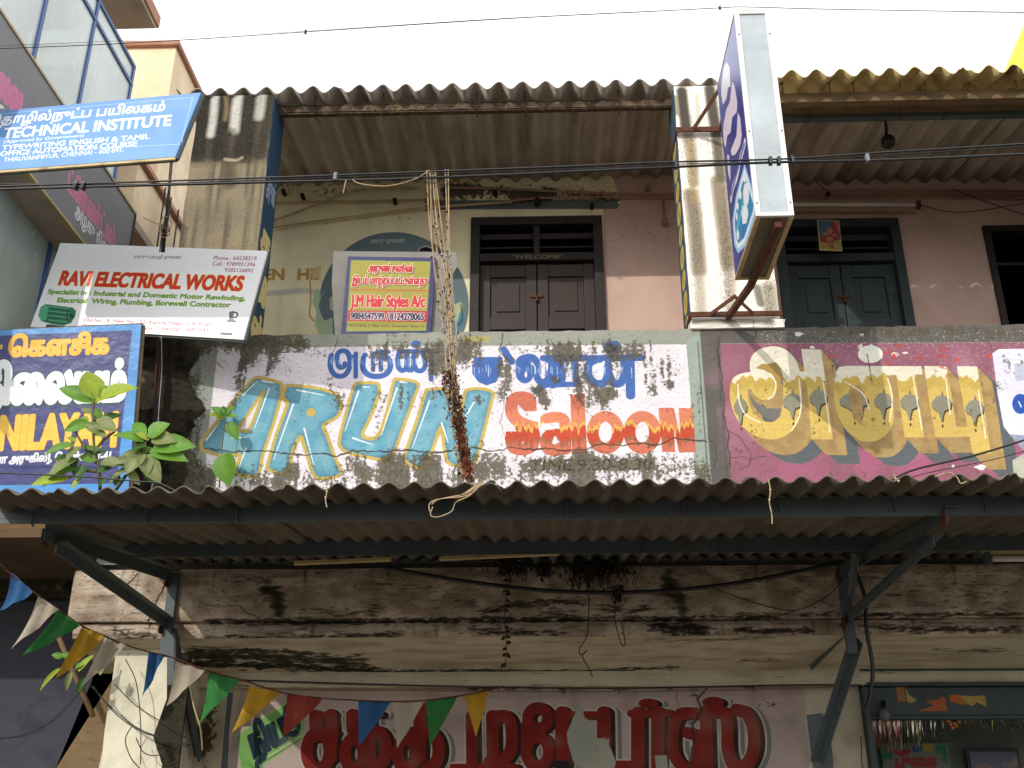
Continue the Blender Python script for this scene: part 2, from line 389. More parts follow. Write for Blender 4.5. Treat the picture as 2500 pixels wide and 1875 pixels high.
# ARUN
YE, CY, CYD = (196, 170, 92), (122, 172, 188), (88, 132, 146)
AR = [Z6([(585, 447), (735, 488), (752, 530), (745, 600), (690, 800), (605, 1050), (562, 1203), (388, 1182), (432, 1048), (300, 1052), (165, 1015), (132, 985), (140, 935), (200, 850), (350, 670), (425, 570), (535, 460)]),
      Z6([(790, 508), (960, 520), (1110, 552), (1180, 590), (1208, 650), (1200, 720), (1160, 765), (1072, 818), (1105, 900), (1160, 1060), (1206, 1150), (1192, 1205), (1110, 1222), (1030, 1222), (985, 1170), (945, 1040), (900, 905), (860, 960), (828, 1050), (800, 1190), (690, 1175), (640, 1145), (652, 1090), (712, 880), (795, 655), (765, 610), (768, 560)]),
      Z6([(1330, 492), (1470, 490), (1505, 520), (1495, 600), (1440, 745), (1375, 880), (1398, 912), (1470, 915), (1520, 850), (1560, 720), (1612, 490), (1650, 462), (1800, 492), (1775, 600), (1690, 830), (1640, 970), (1605, 1065), (1560, 1088), (1430, 1065), (1270, 1030), (1205, 985), (1196, 925), (1235, 770), (1298, 540)]),
      Z7([(-15, 518), (110, 515), (160, 600), (212, 735), (245, 600), (272, 522), (400, 515), (465, 545), (455, 600), (390, 860), (330, 1060), (250, 1088), (150, 1070), (112, 1010), (82, 795), (20, 960), (-45, 1100), (-150, 1075), (-186, 1040), (-182, 985), (-92, 728), (-35, 540)])]
ARH = [Z6([(612, 555), (545, 650), (408, 855), (490, 865), (530, 790), (585, 640)])]
for P in AR: pc.poly(P, YE, r=4.2)
M = np.zeros((pc.H, pc.W), np.float32)
for P in AR: M = np.maximum(M, pc.full([pc.fill([pc.m(P)])]))
E0 = pc.full([pc.line(pc.m(P), 10, 16, closed=True) for P in AR])*M
pc.put(M, CY); pc.put(np.clip(smoothnoise(pc.H, pc.W, 26, 3)*1.7-.5, 0, 1)*M, (84, 150, 178), .6); pc.put(E0, CYD, .7)
for P in AR: pc.stroke(P+[P[0]], 4.0, YE)
pc.poly(ARH[0], (222, 214, 216)); pc.stroke(ARH[0]+[ARH[0][0]], 4, YE, smooth=False); pc.poly(Z6(pc.ell((978, 716), 38, 32)), YE)
for q in ([(445, 590), (560, 480)], [(605, 475), (690, 490)], [(655, 535), (540, 845)], [(840, 655), (690, 1080)], [(870, 545), (1080, 585)], [(925, 840), (1000, 1125)], [(1345, 550), (1240, 860)], [(1380, 520), (1430, 522)], [(1665, 480), (1720, 490)], [(1640, 530), (1520, 890)], [(1300, 915), (1450, 965)], [(1890, 630), (1760, 985)], [(170, 930), (275, 790)], [(370, 912), (485, 910)], [(475, 995), (420, 1150)], [(1985, 800), (2035, 950)]):
    P = pc.m(Z6(q)); pc.put(pc.line(P, np.linspace(2.4, 1.0, 2)), (238, 242, 244), .92)
pc.put(pc.line(pc.m(Z7([(325, 610), (250, 740)])), 2.2), (238, 242, 244), .9)
# Saloon
SA = (200, 112, 90); sal = []
def sl(pts, r, F=Z7): P = pc.m(F(pts)); k = pc.pxr(F(pts)); sal.append(pc.line(spline(P, 6), np.array(r)*k))
def sp(pts): sal.append(pc.fill([pc.m(Z7(pts))]))
sl([(740, 620), (730, 590), (670, 575), (612, 600), (602, 680), (640, 745), (720, 790), (765, 850), (752, 930), (690, 960), (620, 945), (600, 880)], 15.5)
sp([(640, 620), (785, 600), (788, 678), (700, 680)]); sp([(558, 828), (672, 828), (690, 905), (600, 950), (560, 900)]); sp([(590, 740), (700, 735), (800, 760), (800, 960), (720, 960)])
sl([(860, 735), (920, 722), (985, 740), (1000, 820), (1000, 960)], 14); sl([(985, 860), (900, 850), (860, 890), (870, 950), (930, 965), (985, 940)], 15); sp([(815, 720), (870, 700), (880, 800), (812, 800)])
sp([(1036, 560), (1140, 545), (1160, 990), (1050, 995)])
for cx in (1296, 1568): sl([(cx+95*cos(t), 835+118*sin(t)) for t in np.linspace(0, 2*pi, 17)], 14.5)
sp([(1688, 655), (1800, 655), (1850, 860), (1838, 655), (1940, 655), (1965, 982), (1840, 985), (1800, 800), (1812, 980), (1715, 980)])
M = pc.full(sal)
for cx, w in ((1302, 12), (1574, 12)): M -= pc.full([pc.fill([pc.m(Z7(pc.ell((cx, 820), w, 68)))])])*M
M -= pc.full([pc.fill([pc.m(Z7([(815, 770), (930, 768), (945, 800), (900, 815), (820, 815)]))]), pc.fill([pc.m(Z7(pc.ell((925, 895), 16, 32)))])])*M
pc.put(M, SA)
gy = np.arange(pc.H)[:, None]; yc = pc.m(Z7([(1300, 790)]))[0][1]; zig = (smoothnoise(8, pc.W, 5, 9)[0]*26-13)+(smoothnoise(8, pc.W, 17, 19)[0]*18-9)
slope = (np.arange(pc.W)-pc.m(Z7([(1300, 790)]))[0][0])*.0
def band(y0, y1, s=3.): t = gy-yc-zig[None]-slope[None]; return np.clip((t-y0)/s, 0, 1)*np.clip((y1-t)/s, 0, 1)
pc.put(band(-46, 0)*M, (226, 150, 112), .5); pc.put(band(-6, 8)*M, (224, 186, 84), .85); pc.put(band(6, 42, 5)*M, (190, 74, 50), .9)
pc.put(band(36, 52, 4)*M, (110, 96, 66), .45)
# opening hours
pc.text('TIME:9.30-8.30', (1291, 1149), (1590, 1146), (1295, 1123), (72, 66, 64), bold=.8)
pc.poly(Z7([(230, 125), (300, 120), (445, 118), (440, 155), (300, 160), (240, 165)]), (176, 162, 84), .45)
for i in range(7): pc.stroke(Z7([(235+i*28, 155), (245+i*28, 122), (252+i*28, 155)]), 1.4, (190, 176, 88), .8, smooth=False)
# --- mauve sign: Tamil letters with gilt sides
fc = []
def fl(pts, r): P = pc.m(Z8(pts)); k = pc.pxr(Z8(pts)); fc.append(pc.line(spline(P, 6), np.array(r)*k))
def fp(pts): fc.append(pc.fill([pc.m(Z8(pts))]))
fl([(420, 330), (425, 280), (470, 245), (550, 240), (610, 290), (640, 380), (645, 560), (620, 680), (540, 745), (440, 740), (350, 680), (300, 590), (285, 500), (300, 430), (370, 410)], [22]*6+[24]*30+[20]*100 if 0 else 22)
fp(pc.ell((455, 445), 88, 98)); fp([(600, 355), (770, 350), (770, 412), (640, 415)]); fp([(705, 200), (840, 204), (880, 490), (920, 810), (775, 808), (750, 500)])
fl([(990, 370), (975, 480), (990, 600), (1040, 710), (1110, 760), (1180, 740)], 18); fl([(1010, 440), (1080, 400), (1150, 450), (1180, 560), (1160, 700)], 15)
fl([(1225, 380), (1262, 470), (1272, 600), (1262, 700), (1200, 765), (1120, 770)], 20)
fp([(960, 322), (1010, 314), (1515, 316), (1525, 370), (1262, 378), (960, 420), (932, 380)]); fp([(1345, 340), (1470, 340), (1500, 560), (1535, 795), (1405, 797), (1370, 560)])
fp([(1535, 315), (1684, 318), (1722, 520), (1752, 722), (1826, 725), (1790, 520), (1755, 316), (1892, 318), (1935, 560), (1985, 905), (1862, 905), (1840, 790), (1612, 796), (1570, 560)])
Mf = pc.full(fc); ex = pc.m(Z8([(0, 0), (88, 98)])); dx, dy = ex[1]-ex[0]
Mw = pc.shift_sweep(Mf, dx*1.9, dy*1.55); Me = pc.shift_sweep(Mf, dx, dy)
pc.put(Mw, (92, 98, 102)); pc.put(Me, (166, 140, 94)); 
sh = np.zeros_like(Me); sh[6:, 9:] = Me[:-6, :-9]; pc.put(np.clip(Me-pc.shift_sweep(Mf, dx*.3, dy*1.2), 0, 1), (178, 148, 94), .8)
pc.put(np.clip(smoothnoise(pc.H, pc.W, 18, 31)*2-.9, 0, 1)*Me, (140, 108, 66), .5)
yy = pc.m(Z8([(600, 400), (600, 480), (600, 560)]))[:, 1]; w2 = smoothnoise(8, pc.W, 14, 44)[0]*30-15; w3 = smoothnoise(8, pc.W, 6, 45)[0]*10-5
t = gy-w2[None]-w3[None]
pc.put(Mf, (206, 178, 98)); pc.put(Mf*np.clip((yy[0]-t)/2, 0, 1), (222, 216, 196)); pc.put(Mf*np.clip((t-yy[0])/2, 0, 1)*np.clip((yy[1]-t)/6, 0, 1), (188, 160, 80), .75)
for x, y, rx in ((295, 590, 45), (645, 555, 66), (820, 530, 62), (1060, 550, 98), (1258, 552, 62), (1435, 560, 62), (1652, 570, 68), (1875, 600, 62)):
    B = pc.full([pc.fill([pc.m(Z8([(x-rx, y-10), (x-rx*.5, y-50), (x-4, y-56), (x, y-95), (x+6, y-56), (x+rx*.6, y-48), (x+rx, y-10), (x+rx*.9, y+30), (x+rx*.3, y+48), (x+12, y+75), (x+6, y+115), (x-4, y+112), (x-14, y+70), (x-rx*.5, y+45), (x-rx*.95, y+25)]))])])
    K = np.zeros_like(B); K[4:, 2:] = B[:-4, :-2]; pc.put(np.clip(K, 0, 1)*Mf, (58, 44, 28), .95); pc.put(B*Mf, (138, 136, 118))
    pc.poly(Z8(pc.ell((x+8, y+150), 6, 12, 8)), (70, 52, 30)); 
pc.poly(Z8([(400, 330), (440, 300), (500, 300), (560, 370), (572, 470), (560, 560), (545, 450), (510, 370), (450, 340)]), (168, 138, 74))
pc.poly(Z8([(350, 420), (352, 500), (400, 560), (470, 600), (570, 600), (560, 660), (500, 680), (440, 650), (380, 580), (350, 500)]), (112, 110, 104))
for q in ([(280, 440), (285, 540), (330, 640), (430, 695)], [(690, 400), (705, 560), (690, 660), (640, 750)], [(850, 400), (880, 600), (900, 760)], [(500, 370), (535, 430), (520, 510), (480, 540)], [(1290, 400), (1320, 540), (1300, 690)], [(1460, 390), (1490, 560), (1520, 740)], [(1680, 400), (1710, 640)], [(1900, 480), (1950, 800)], [(1000, 420), (1120, 500), (1165, 610)]):
    pc.stroke(Z8(q), [.9]*1 if 0 else 1.5, (244, 240, 226), .85)
pc.poly(Z8(pc.ell((1172, 235), 84, 60)), (232, 230, 216))
# pale shape at the right end
pc.poly(Z8([(1995, 230), (2040, 200), (2500, 196), (2500, 820), (2300, 800), (2110, 775), (2070, 720), (2030, 500)]), (222, 220, 236)); pc.poly(Z8([(2110, 775), (2500, 800), (2500, 900), (2200, 880)]), (150, 156, 178))
pc.poly(Z8([(2140, 300), (2230, 292), (2230, 410), (2160, 420)]), (176, 182, 200), .8); pc.poly(Z8(pc.ell((2185, 570), 56, 68)), (44, 84, 168)); pc.stroke(Z8([(2172, 555), (2190, 590)]), 1.5, (230, 236, 246))
pc.poly(Z8([(2130, 950), (2220, 900), (2500, 880), (2500, 1200), (2140, 1060)]), (190, 196, 176), .9)
for x, y, w, h in ((1340, 235, 26, 18), (1410, 225, 22, 8), (1105, 185, 18, 20), (1180, 180, 16, 14), (1730, 990, 12, 12), (1915, 995, 42, 20), (690, 92, 34, 16), (780, 190, 20, 10), (1120, 95, 16, 10)):
    pc.poly(Z8([(x+w*cos(a)*rp.uniform(.6, 1.2), y+h*sin(a)*rp.uniform(.5, 1.3)) for a in np.linspace(0, 6, 12)]), (222, 222, 218))
for x, y in ((1075, 180), (1290, 215), (1345, 180), (1330, 245), (1290, 290), (1655, 240), (1660, 200), (910, 245), (1490, 250), (1985, 250), (1760, 260), (1660, 310)):
    for k in range(3): pc.put(pc.line(pc.m(Z8([(x+rp.uniform(-25, 25), y+rp.uniform(-20, 20)), (x+rp.uniform(-25, 25), y+rp.uniform(-10, 25))])), rp.uniform(1.2, 3.2)), (190, 70, 46), .65)
for i in range(900):                                # spatter of white specks
    x, y = rp.uniform(1640, 2216), 712+abs(rp.normal(0, 42)); q = pc.m(sg((x, y)))[0]
    pc.put(pc.line([q, q+rp.uniform(-1.5, 1.5, 2)], rp.uniform(.3, 1.0)), (214, 212, 208), .8)
# cracks
crack(pc, Z6([(160, 990), (330, 1020), (600, 1015), (800, 1035), (960, 1045), (1080, 1030), (1180, 1060), (1300, 1010), (1500, 1020), (1640, 1010), (1750, 1010), (1880, 1025), (2060, 1015)]), 2.2, .85, seed=1)
crack(pc, Z7([(0, 990), (80, 980), (200, 970), (300, 950), (380, 960), (480, 980), (600, 940), (760, 965), (850, 945), (1000, 975), (1150, 960), (1250, 920), (1400, 935), (1560, 910), (1700, 930), (1800, 880), (2050, 900)]), 2.2, .85, seed=2)
crack(pc, Z7([(2060, 870), (2120, 940), (2100, 1100)]), 1.2, .7, seed=3); crack(pc, Z6([(110, 450), (60, 560), (100, 680), (90, 860), (110, 990), (60, 1090)]), 1.6, .7, seed=4)
crack(pc, Z6([(250, 330), (300, 380)]), 1, seed=5); crack(pc, Z7([(530, 90), (540, 150), (510, 220), (560, 300)]), 1.6, .8, seed=6); crack(pc, Z7([(530, 480), (560, 560), (520, 760), (550, 860)]), 1, .5, seed=16)
crack(pc, Z8([(150, 120), (160, 350), (190, 560), (180, 640), (210, 760), (225, 1000)]), 1.8, .7, seed=7); crack(pc, Z8([(210, 740), (300, 810), (370, 900), (360, 980), (300, 1010)]), 1.4, .6, seed=8); crack(pc, Z8([(230, 930), (310, 930), (360, 950), (460, 925)]), 1.2, .6, seed=9)
crack(pc, Z8([(1150, 240), (1165, 330), (1185, 415)]), 1.6, .8, (96, 60, 34), seed=10); crack(pc, Z6([(1120, 540), (1190, 600), (1210, 690), (1300, 640)]), 1.6, .6, seed=11); crack(pc, ZA([(290, 20), (300, 100), (260, 200), (200, 330)]), 1.2, .7, seed=12)
# grime blobs: where dirt and bare plaster show (metres of canvas follow the photograph's patches)
def gb(pts, a, soft=18, F=Z6, r=6): P = pc.m(F(pts)); pc.dirt(pc.line(P, r+soft/2, soft), a)
gb([(470, 240), (440, 330), (415, 450), (395, 560), (380, 680)], .42, 22, r=4); gb([(520, 235), (500, 330)], .35, 40); gb([(680, 240), (690, 330), (660, 400)], .42, 22); gb([(560, 240), (900, 245), (1200, 250)], .22, 50)
gb([(1130, 470), (1160, 560), (1200, 640)], .36, 30); gb([(1500, 580), (1500, 700), (1480, 880)], .3, 26); gb([(1600, 1080), (1580, 1180), (1640, 1260)], .5, 50); gb([(1860, 1100), (1900, 1250)], .5, 46); gb([(860, 990), (840, 1180)], .34, 24)
gb([(1450, 240), (1480, 330), (1500, 400)], .36, 34); gb([(1900, 230), (2100, 260), (2200, 300)], .34, 60); gb([(1560, 235), (1800, 240)], .25, 40)
gb([(200, 1270), (700, 1270), (1200, 1260), (1500, 1200), (2000, 1200)], .34, 90); gb([(1950, 400), (2000, 500), (1900, 620)], .28, 50); gb([(1300, 1080), (1400, 1180)], .35, 40)
gb([(60, 300), (180, 240), (300, 200)], .42, 70, Z7); gb([(650, 215), (900, 230), (1150, 230), (1500, 215)], .30, 50, Z7); gb([(1000, 260), (1090, 380), (1140, 500), (1110, 580)], .42, 40, Z7, 12); gb([(1380, 250), (1400, 400), (1330, 480), (1250, 560)], .34, 40, Z7)
gb([(830, 560), (860, 610), (780, 520)], .5, 26, Z7); gb([(560, 330), (580, 450), (540, 560)], .46, 40, Z7); gb([(1280, 560), (1300, 640)], .36, 30, Z7); gb([(920, 440), (935, 450)], .5, 14, Z7); gb([(1340, 545), (1370, 560)], .45, 14, Z7)
gb([(340, 1120), (600, 1130), (900, 1110), (1150, 1120), (1400, 1110), (1700, 1110), (2000, 1120)], .42, 80, Z7); gb([(350, 930), (450, 1050), (380, 1150)], .3, 60, Z7); gb([(1120, 1020), (1140, 1180)], .5, 40, Z7); gb([(720, 1060), (1000, 1080), (1300, 1060), (1600, 1050)], .24, 26, Z7); gb([(1540, 260), (1700, 330), (1660, 480)], .2, 50, Z7)
gb([(1750, 480), (1780, 490)], .42, 12, Z7); gb([(1640, 520), (1650, 560)], .42, 12, Z7); gb([(350, 590), (380, 600)], .45, 14, Z7)
gb([(480, 60), (600, 75), (1200, 70), (2200, 80)], .28, 30, Z8); gb([(1150, 75), (1500, 80)], .12, 40, Z8)
# black mould and broken plaster at left end; second streak paints the board's shadow
for q, a, so in (([(310, 735), (325, 850), (330, 1000), (350, 1060)], .85, 60), ([(345, 745), (450, 740), (560, 728), (640, 735)], .58, 46), ([(400, 820), (420, 880), (400, 940)], .62, 40), ([(350, 980), (400, 1010), (430, 1040)], .7, 60)):
    P = pc.m(sg(*q)); pc.dirt(pc.line(P, 12+so/2, so), a)
crack(pc, sg((372, 790), (395, 850), (420, 900), (405, 960), (430, 1010)), 3, .8, (40, 34, 26), 10, 21)
st = np.repeat(smoothnoise(pc.H//7+2, pc.W, 9, 71), 7, 0)[:pc.H]*smoothnoise(pc.H, pc.W, 70, 72); st2 = np.repeat(smoothnoise(pc.H//30+2, pc.W, 14, 73), 30, 0)[:pc.H]
pc.dirt(np.clip(st*1.5-.25, 0, 1), .36); pc.dirt(np.clip(st2*2-1.2, 0, 1)*np.clip(1-np.abs(gy-pc.H*.1)/(pc.H*.45), 0, 1), .30)
for i in range(1600):                               # small chips
    x, y = rp.uniform(470, 1500), rp.uniform(745, 1045); q = pc.m(sg((x, y)))[0]; pc.put(pc.line([q, q+rp.uniform(-2, 2, 2)], rp.uniform(.3, 1.1)), (96, 88, 74), .55)
img_par = pc.image('parapet paint')
BUMP_PL = ((38, (1, 1, 1), .55, .012), (9, (1, 1, 1), .35, .03), (140, (1, 1, 1), .35, .004))
M_parapet = mat('painted plaster', (150, 150, 140), .88, (), BUMP_PL, img_par, (DIRT_SHADE, 48), var=.07)
# ------------------------------------------------------------------ verandah back wall paint
bc = Canvas((-2.75, 7.4, 6.75), (1, 0, 0), (0, 0, -1), 7.6, 3.2, 260, (240, 229, 190))
bc.poly(sg((1303, 300), (1340, 440), (1303, 445), (1307, 900), (2800, 900), (2800, 250)), (202, 172, 158))
bc.poly(Z3(bc.ell((922, 1445), 468, 458, 60)), (104, 122, 126))
bc.poly(Z3([(1075, 1105), (1090, 1085), (1130, 1078), (1165, 1095), (1170, 1110)]), (28, 26, 26)); bc.stroke(Z3([(1075, 1105), (1092, 1083), (1130, 1076), (1165, 1092)]), 1.2, (220, 215, 200))
bc.text('சகுரு துணை'.replace('ணை', 'ைண'), Z3([(782, 1056)])[0], Z3([(992, 1052)])[0], Z3([(784, 1034)])[0], (186, 190, 186), bold=.2)
bc.text('EN', Z3([(112, 1284)])[0], Z3([(236, 1282)])[0], Z3([(114, 1220)])[0], (184, 150, 82), bold=1.6)
bc.text('HE', Z3([(325, 1282)])[0], Z3([(450, 1280)])[0], Z3([(328, 1218)])[0], (184, 150, 82), bold=1.6)
bc.poly(Z3([(400, 1225), (470, 1190), (465, 1290), (440, 1270), (420, 1290)]), (216, 198, 142), .9)
bc.stroke(Z3([(100, 1372), (250, 1360), (380, 1352), (470, 1372)]), 7, (150, 160, 172), .5, 6)
bc.poly(Z3([(425, 1350), (455, 1340), (470, 1400), (452, 1440), (470, 1500), (490, 1540), (540, 1520), (545, 1650), (470, 1650), (430, 1560), (440, 1480), (415, 1430)]), (176, 196, 160)); bc.poly(Z3([(520, 1400), (545, 1380), (548, 1480), (525, 1470)]), (176, 196, 160))
bc.poly(Z3([(1295, 1440), (1340, 1420), (1352, 1450), (1340, 1480), (1345, 1530), (1310, 1550), (1290, 1520)]), (170, 182, 142)); bc.stroke(Z3([(1345, 1500), (1330, 1560), (1290, 1620)]), 6, (70, 128, 160))
bc.stroke(Z3([(1340, 1440), (1350, 1530), (1320, 1570)]), 1.2, (60, 60, 40)); bc.stroke(Z3([(400, 1290), (405, 1400), (398, 1500), (425, 1540)]), 2, (170, 140, 70), .8)
bc.poly(Z4([(-160, 775), (0, 790), (1062, 782), (1040, 800), (1055, 815), (1035, 842), (0, 846), (-160, 850)]), (104, 112, 112))
bc.poly(Z4([(1500, 1110), (1700, 1110), (2400, 1105), (2400, 1060), (1500, 1070)]), (150, 112, 100), .4)
for q, a, so in ((Z3([(100, 700), (500, 730), (900, 720), (1400, 740)]), .30, 60), (Z4([(0, 720), (300, 740), (700, 745), (1000, 760)]), .46, 44), (Z4([(400, 760), (540, 770), (620, 750)]), .4, 26), (Z3([(150, 925), (500, 925), (900, 905), (1300, 890)]), .22, 10), (Z4([(940, 890), (1200, 885), (1400, 900)]), .2, 14)):
    bc.dirt(bc.line(bc.m(q), 4+so*.35, so*.7), a)
for i in range(40):
    q = bc.m(Z4([(rp.uniform(980, 1420), rp.uniform(900, 1060))]))[0]; bc.put(bc.line([q, q+rp.uniform(-1, 1, 2)], rp.uniform(.4, 1.1)), (90, 62, 52), .7)
img_back = bc.image('back wall paint')
M_back = mat('painted back wall', (0, 0, 0), .85, ((2.2, (1, 1, .6), .55, .8, (120, 96, 62), .35),), ((26, (1, 1, 1), .3, .008), (5, (1, 1, 1), .3, .02)), img_back, ((40, 34, 26), 30), var=.09)
# ------------------------------------------------------------------ ground-floor wall paint
lc = Canvas((-2.35, 6.45, 2.52), (1, 0, 0), (0, 0, -1), 4.4, 1.1, 420, (164, 148, 140))
lc.poly(sg((1735, 1480), (1880, 1480), (1880, 1800), (1760, 1800)), (176, 168, 146))
lc.poly(sg((1742, 1545), (1775, 1540), (1790, 1560), (1800, 1640), (1800, 1800), (1768, 1800), (1755, 1650)), (92, 100, 104))
lc.poly(sg((395, 1480), (520, 1480), (470, 1800), (395, 1800)), (182, 172, 146)); lc.poly(ZE([(165, 150), (205, 150), (175, 420), (165, 720), (115, 720), (140, 420)]), (84, 96, 100))
lc.poly(ZE([(230, 470), (590, 210), (720, 330), (700, 480), (400, 690), (300, 720), (240, 600)]), (112, 156, 84)); lc.poly(ZE([(255, 600), (360, 700), (260, 690)]), (96, 150, 74))
lc.stroke(ZE([(240, 440), (600, 215)]), 2.4, (150, 176, 110), smooth=False); lc.stroke(ZE([(380, 660), (700, 460)]), 2.4, (160, 184, 130), smooth=False); lc.stroke(ZE([(350, 690), (700, 480)]), 1.6, (84, 120, 60), smooth=False)
lc.text('நியூ', ZE([(355, 625)])[0], ZE([(700, 430)])[0], ZE([(310, 470)])[0], (24, 44, 56), bold=4.0, cap='ந')
red = []
def rl(pts, r, F): P = lc.m(F(pts)); k = lc.pxr(F(pts)); red.append(lc.line(spline(P, 6) if len(P) > 2 else P, np.array(r)*k))
def rg(cx, cy, rx, ry, r, F): rl([(cx+rx*cos(t), cy+ry*sin(t)) for t in np.linspace(0, 2*pi, 15)], r, F)
rg(815, 570, 82, 130, 14.5, ZE); rl([(795, 320), (800, 460)], 15, ZE); rl([(905, 310), (915, 440), (905, 620)], 14, ZE); rl([(775, 310), (930, 312)], 8, ZE); rl([(900, 440), (945, 442)], 8, ZE)
rg(1075, 590, 66, 110, 14, ZE); rl([(1060, 310), (1065, 420), (1130, 480), (1160, 600), (1130, 680)], 14, ZE); rl([(1180, 330), (1185, 560), (1200, 690)], 14, ZE); rl([(1150, 440), (1260, 440), (1305, 540), (1280, 650), (1200, 700)], 15, ZE); rl([(1040, 305), (1270, 308)], 8, ZE)
rg(1450, 590, 62, 110, 14, ZE); rl([(1545, 320), (1550, 480), (1545, 620)], 15, ZE); rl([(1500, 440), (1620, 435), (1680, 520), (1670, 640), (1580, 720)], 15, ZE); rl([(1530, 300), (1560, 240), (1600, 250), (1590, 290)], 6, ZE)
rl([(1920, 320), (1925, 700)], 14, ZE); rl([(2070, 320), (2075, 700)], 15, ZE); rl([(150, 330), (250, 322), (290, 400), (285, 560), (220, 640), (130, 650)], 14.5, ZF); rl([(-130, 690), (320, 690)], 9, ZF)
rg(480, 335, 72, 75, 13.5, ZF); rg(478, 575, 80, 105, 13.5, ZF); rl([(400, 380), (395, 600)], 13, ZF)
rl([(655, 300), (660, 700)], 17, ZF); rl([(620, 312), (880, 312)], 9, ZF); rl([(955, 300), (960, 700)], 17, ZF); rl([(930, 690), (1140, 690)], 16, ZF)
rl([(1200, 300), (1200, 700)], 16, ZF); rl([(1345, 300), (1345, 700)], 16, ZF); rl([(1150, 300), (1420, 298)], 9, ZF)
rl([(1620, 300), (1500, 310), (1455, 430), (1460, 590), (1530, 690), (1600, 690), (1640, 590), (1630, 470), (1560, 440)], 14, ZF); rl([(1690, 290), (1700, 680)], 15, ZF)
rl([(1740, 285), (1835, 320), (1850, 560), (1890, 670), (1980, 670), (2035, 560), (2030, 400), (1980, 300), (1910, 275)], 15, ZF)
red += [lc.fill([lc.m(ZF(lc.ell((1275, 228), 72, 36)))]), lc.fill([lc.m(ZF(lc.ell((1742, 220), 80, 40)))])]
MR = lc.full(red); K3 = np.zeros_like(MR); K3[4:, 26:] = MR[:-4, :-26]
lc.put(K3, (108, 108, 102)); MD = lc.shift_sweep(MR, 12, 3); lc.put(np.clip(sum(np.roll(MR, s_, (0, 1)) for s_ in ((-4, 0), (4, 0), (0, -4), (0, 16))), 0, 1), (176, 168, 158)); lc.put(MD, (42, 22, 14)); lc.put(MR, (118, 28, 20))
lc.put(np.clip(smoothnoise(lc.H, lc.W, 30, 8)*1.6-.8, 0, 1)*MR, (88, 22, 16), .8); lc.put(np.clip(smoothnoise(lc.H, lc.W, 44, 18)*2-1.1, 0, 1), (128, 116, 106), .5)
for q in ([(715, 350), (770, 260), (800, 250), (830, 330), (880, 360), (870, 480), (960, 470), (1010, 560), (1050, 640), (1040, 700), (820, 720), (740, 640), (700, 500), (680, 450)], [(900, 560), (1000, 480), (990, 640)], [(1320, 600), (1420, 590), (1420, 700), (1330, 700)]):
    lc.poly(ZF([(x+rp.uniform(-12, 12), y+rp.uniform(-12, 12)) for x, y in q]), (148, 150, 134))
lc.poly(ZF([(600, 640), (700, 640), (720, 720), (600, 720)]), (30, 28, 26))
crack(lc, ZF([(1700, 120), (1640, 190), (1650, 290), (1590, 380), (1600, 520), (1570, 700)]), 3.2, .8, (54, 44, 36), 8, 3); crack(lc, ZF([(1480, 130), (1490, 260), (1480, 700)]), 1.2, .6, seed=4)
for q, a, so in ((ZF([(1480, 200), (1620, 220)]), .3, 60), (ZF([(700, 200), (900, 300), (860, 560)]), .22, 80), (ZE([(20, 300), (40, 420), (0, 500)]), .5, 60), (ZE([(200, 560), (230, 640)]), .3, 40), (ZE([(0, 60), (400, 60), (1200, 90), (2200, 80)]), .3, 34), (ZF([(0, 110), (800, 120), (1400, 110), (2200, 90)]), .3, 26), (sg((400, 1480), (420, 1560), (440, 1640)), .45, 50), (ZF([(2060, 180), (2180, 260)]), .3, 60)):
    lc.dirt(lc.line(lc.m(q), 4+so*.3, so*.6), a)
img_low = lc.image('lower wall paint')
M_low = mat('painted shop wall', (0, 0, 0), .85, (), ((26, (1, 1, 1), .35, .008),), img_low, ((34, 28, 20), 22), var=.1)

# ------------------------------------------------------------------ plain materials
M_beam = mat('limewashed beam', (168, 150, 132), .9, ((2.2, (.8, 1, 2.2), .44, .68, (104, 86, 70), .6), (16, (.35, 1, 2.6), .52, .66, (78, 62, 48), .6), (46, (.5, 1, 1.6), .56, .66, (44, 35, 26), .6), (3.3, (1, 1, 1.3), .66, .74, (38, 40, 28), .6), (7, (1, 1, 1), .66, .71, (40, 32, 24), .7)), ((18, (.5, 1, 2.2), .6, .02), (60, (1, 1, 1), .3, .006)))
M_corn = mat('limewashed cornice', (186, 174, 150), .9, ((2.0, (.6, 1, 2.5), .5, .72, (128, 114, 88), .6), (13, (.25, 1, 5), .60, .66, (58, 50, 36), .7), (40, (.6, 1, 2), .6, .68, (70, 60, 44), .5), (1.7, (.5, 1, 4), .62, .72, (34, 38, 24), .8)), ((16, (.5, 1, 3), .6, .015),))
M_dirt = mat('black mould on plaster', (52, 48, 36), .95, ((9, (1, 1, 1), .5, .6, (16, 14, 10), .9), (4, (1, 1, 1), .6, .7, (120, 112, 84), .7)), ((14, (1, 1, 1), .9, .03),))
M_pil1 = mat('weathered grey pillar', (126, 118, 100), .9, ((1.2, (5, 1, .45), .44, .6, (50, 46, 40), .85), (1.5, (6, 1, .3), .62, .72, (200, 198, 190), .6), (46, (1, 1, .7), .48, .6, (66, 58, 46), .55), (70, (1, 1, .8), .56, .66, (168, 156, 126), .45), (2.2, (1, 1, 1), .55, .75, (44, 40, 32), .6)), ((50, (1, 1, 1), .5, .006), (8, (1, 1, 1), .3, .02)))
M_pil2 = mat('whitewashed pillar with streaks', (240, 234, 226), .85, ((1.35, (6.0, 1, .14), .48, .6, (140, 126, 106), .85), (38, (1, 1, .55), .53, .62, (104, 90, 70), .62), (1.9, (5, 1, .3), .58, .68, (56, 50, 40), .75), (1.0, (3, 1, .9), .62, .74, (60, 54, 40), .8)), ((50, (1, 1, 1), .35, .004),))
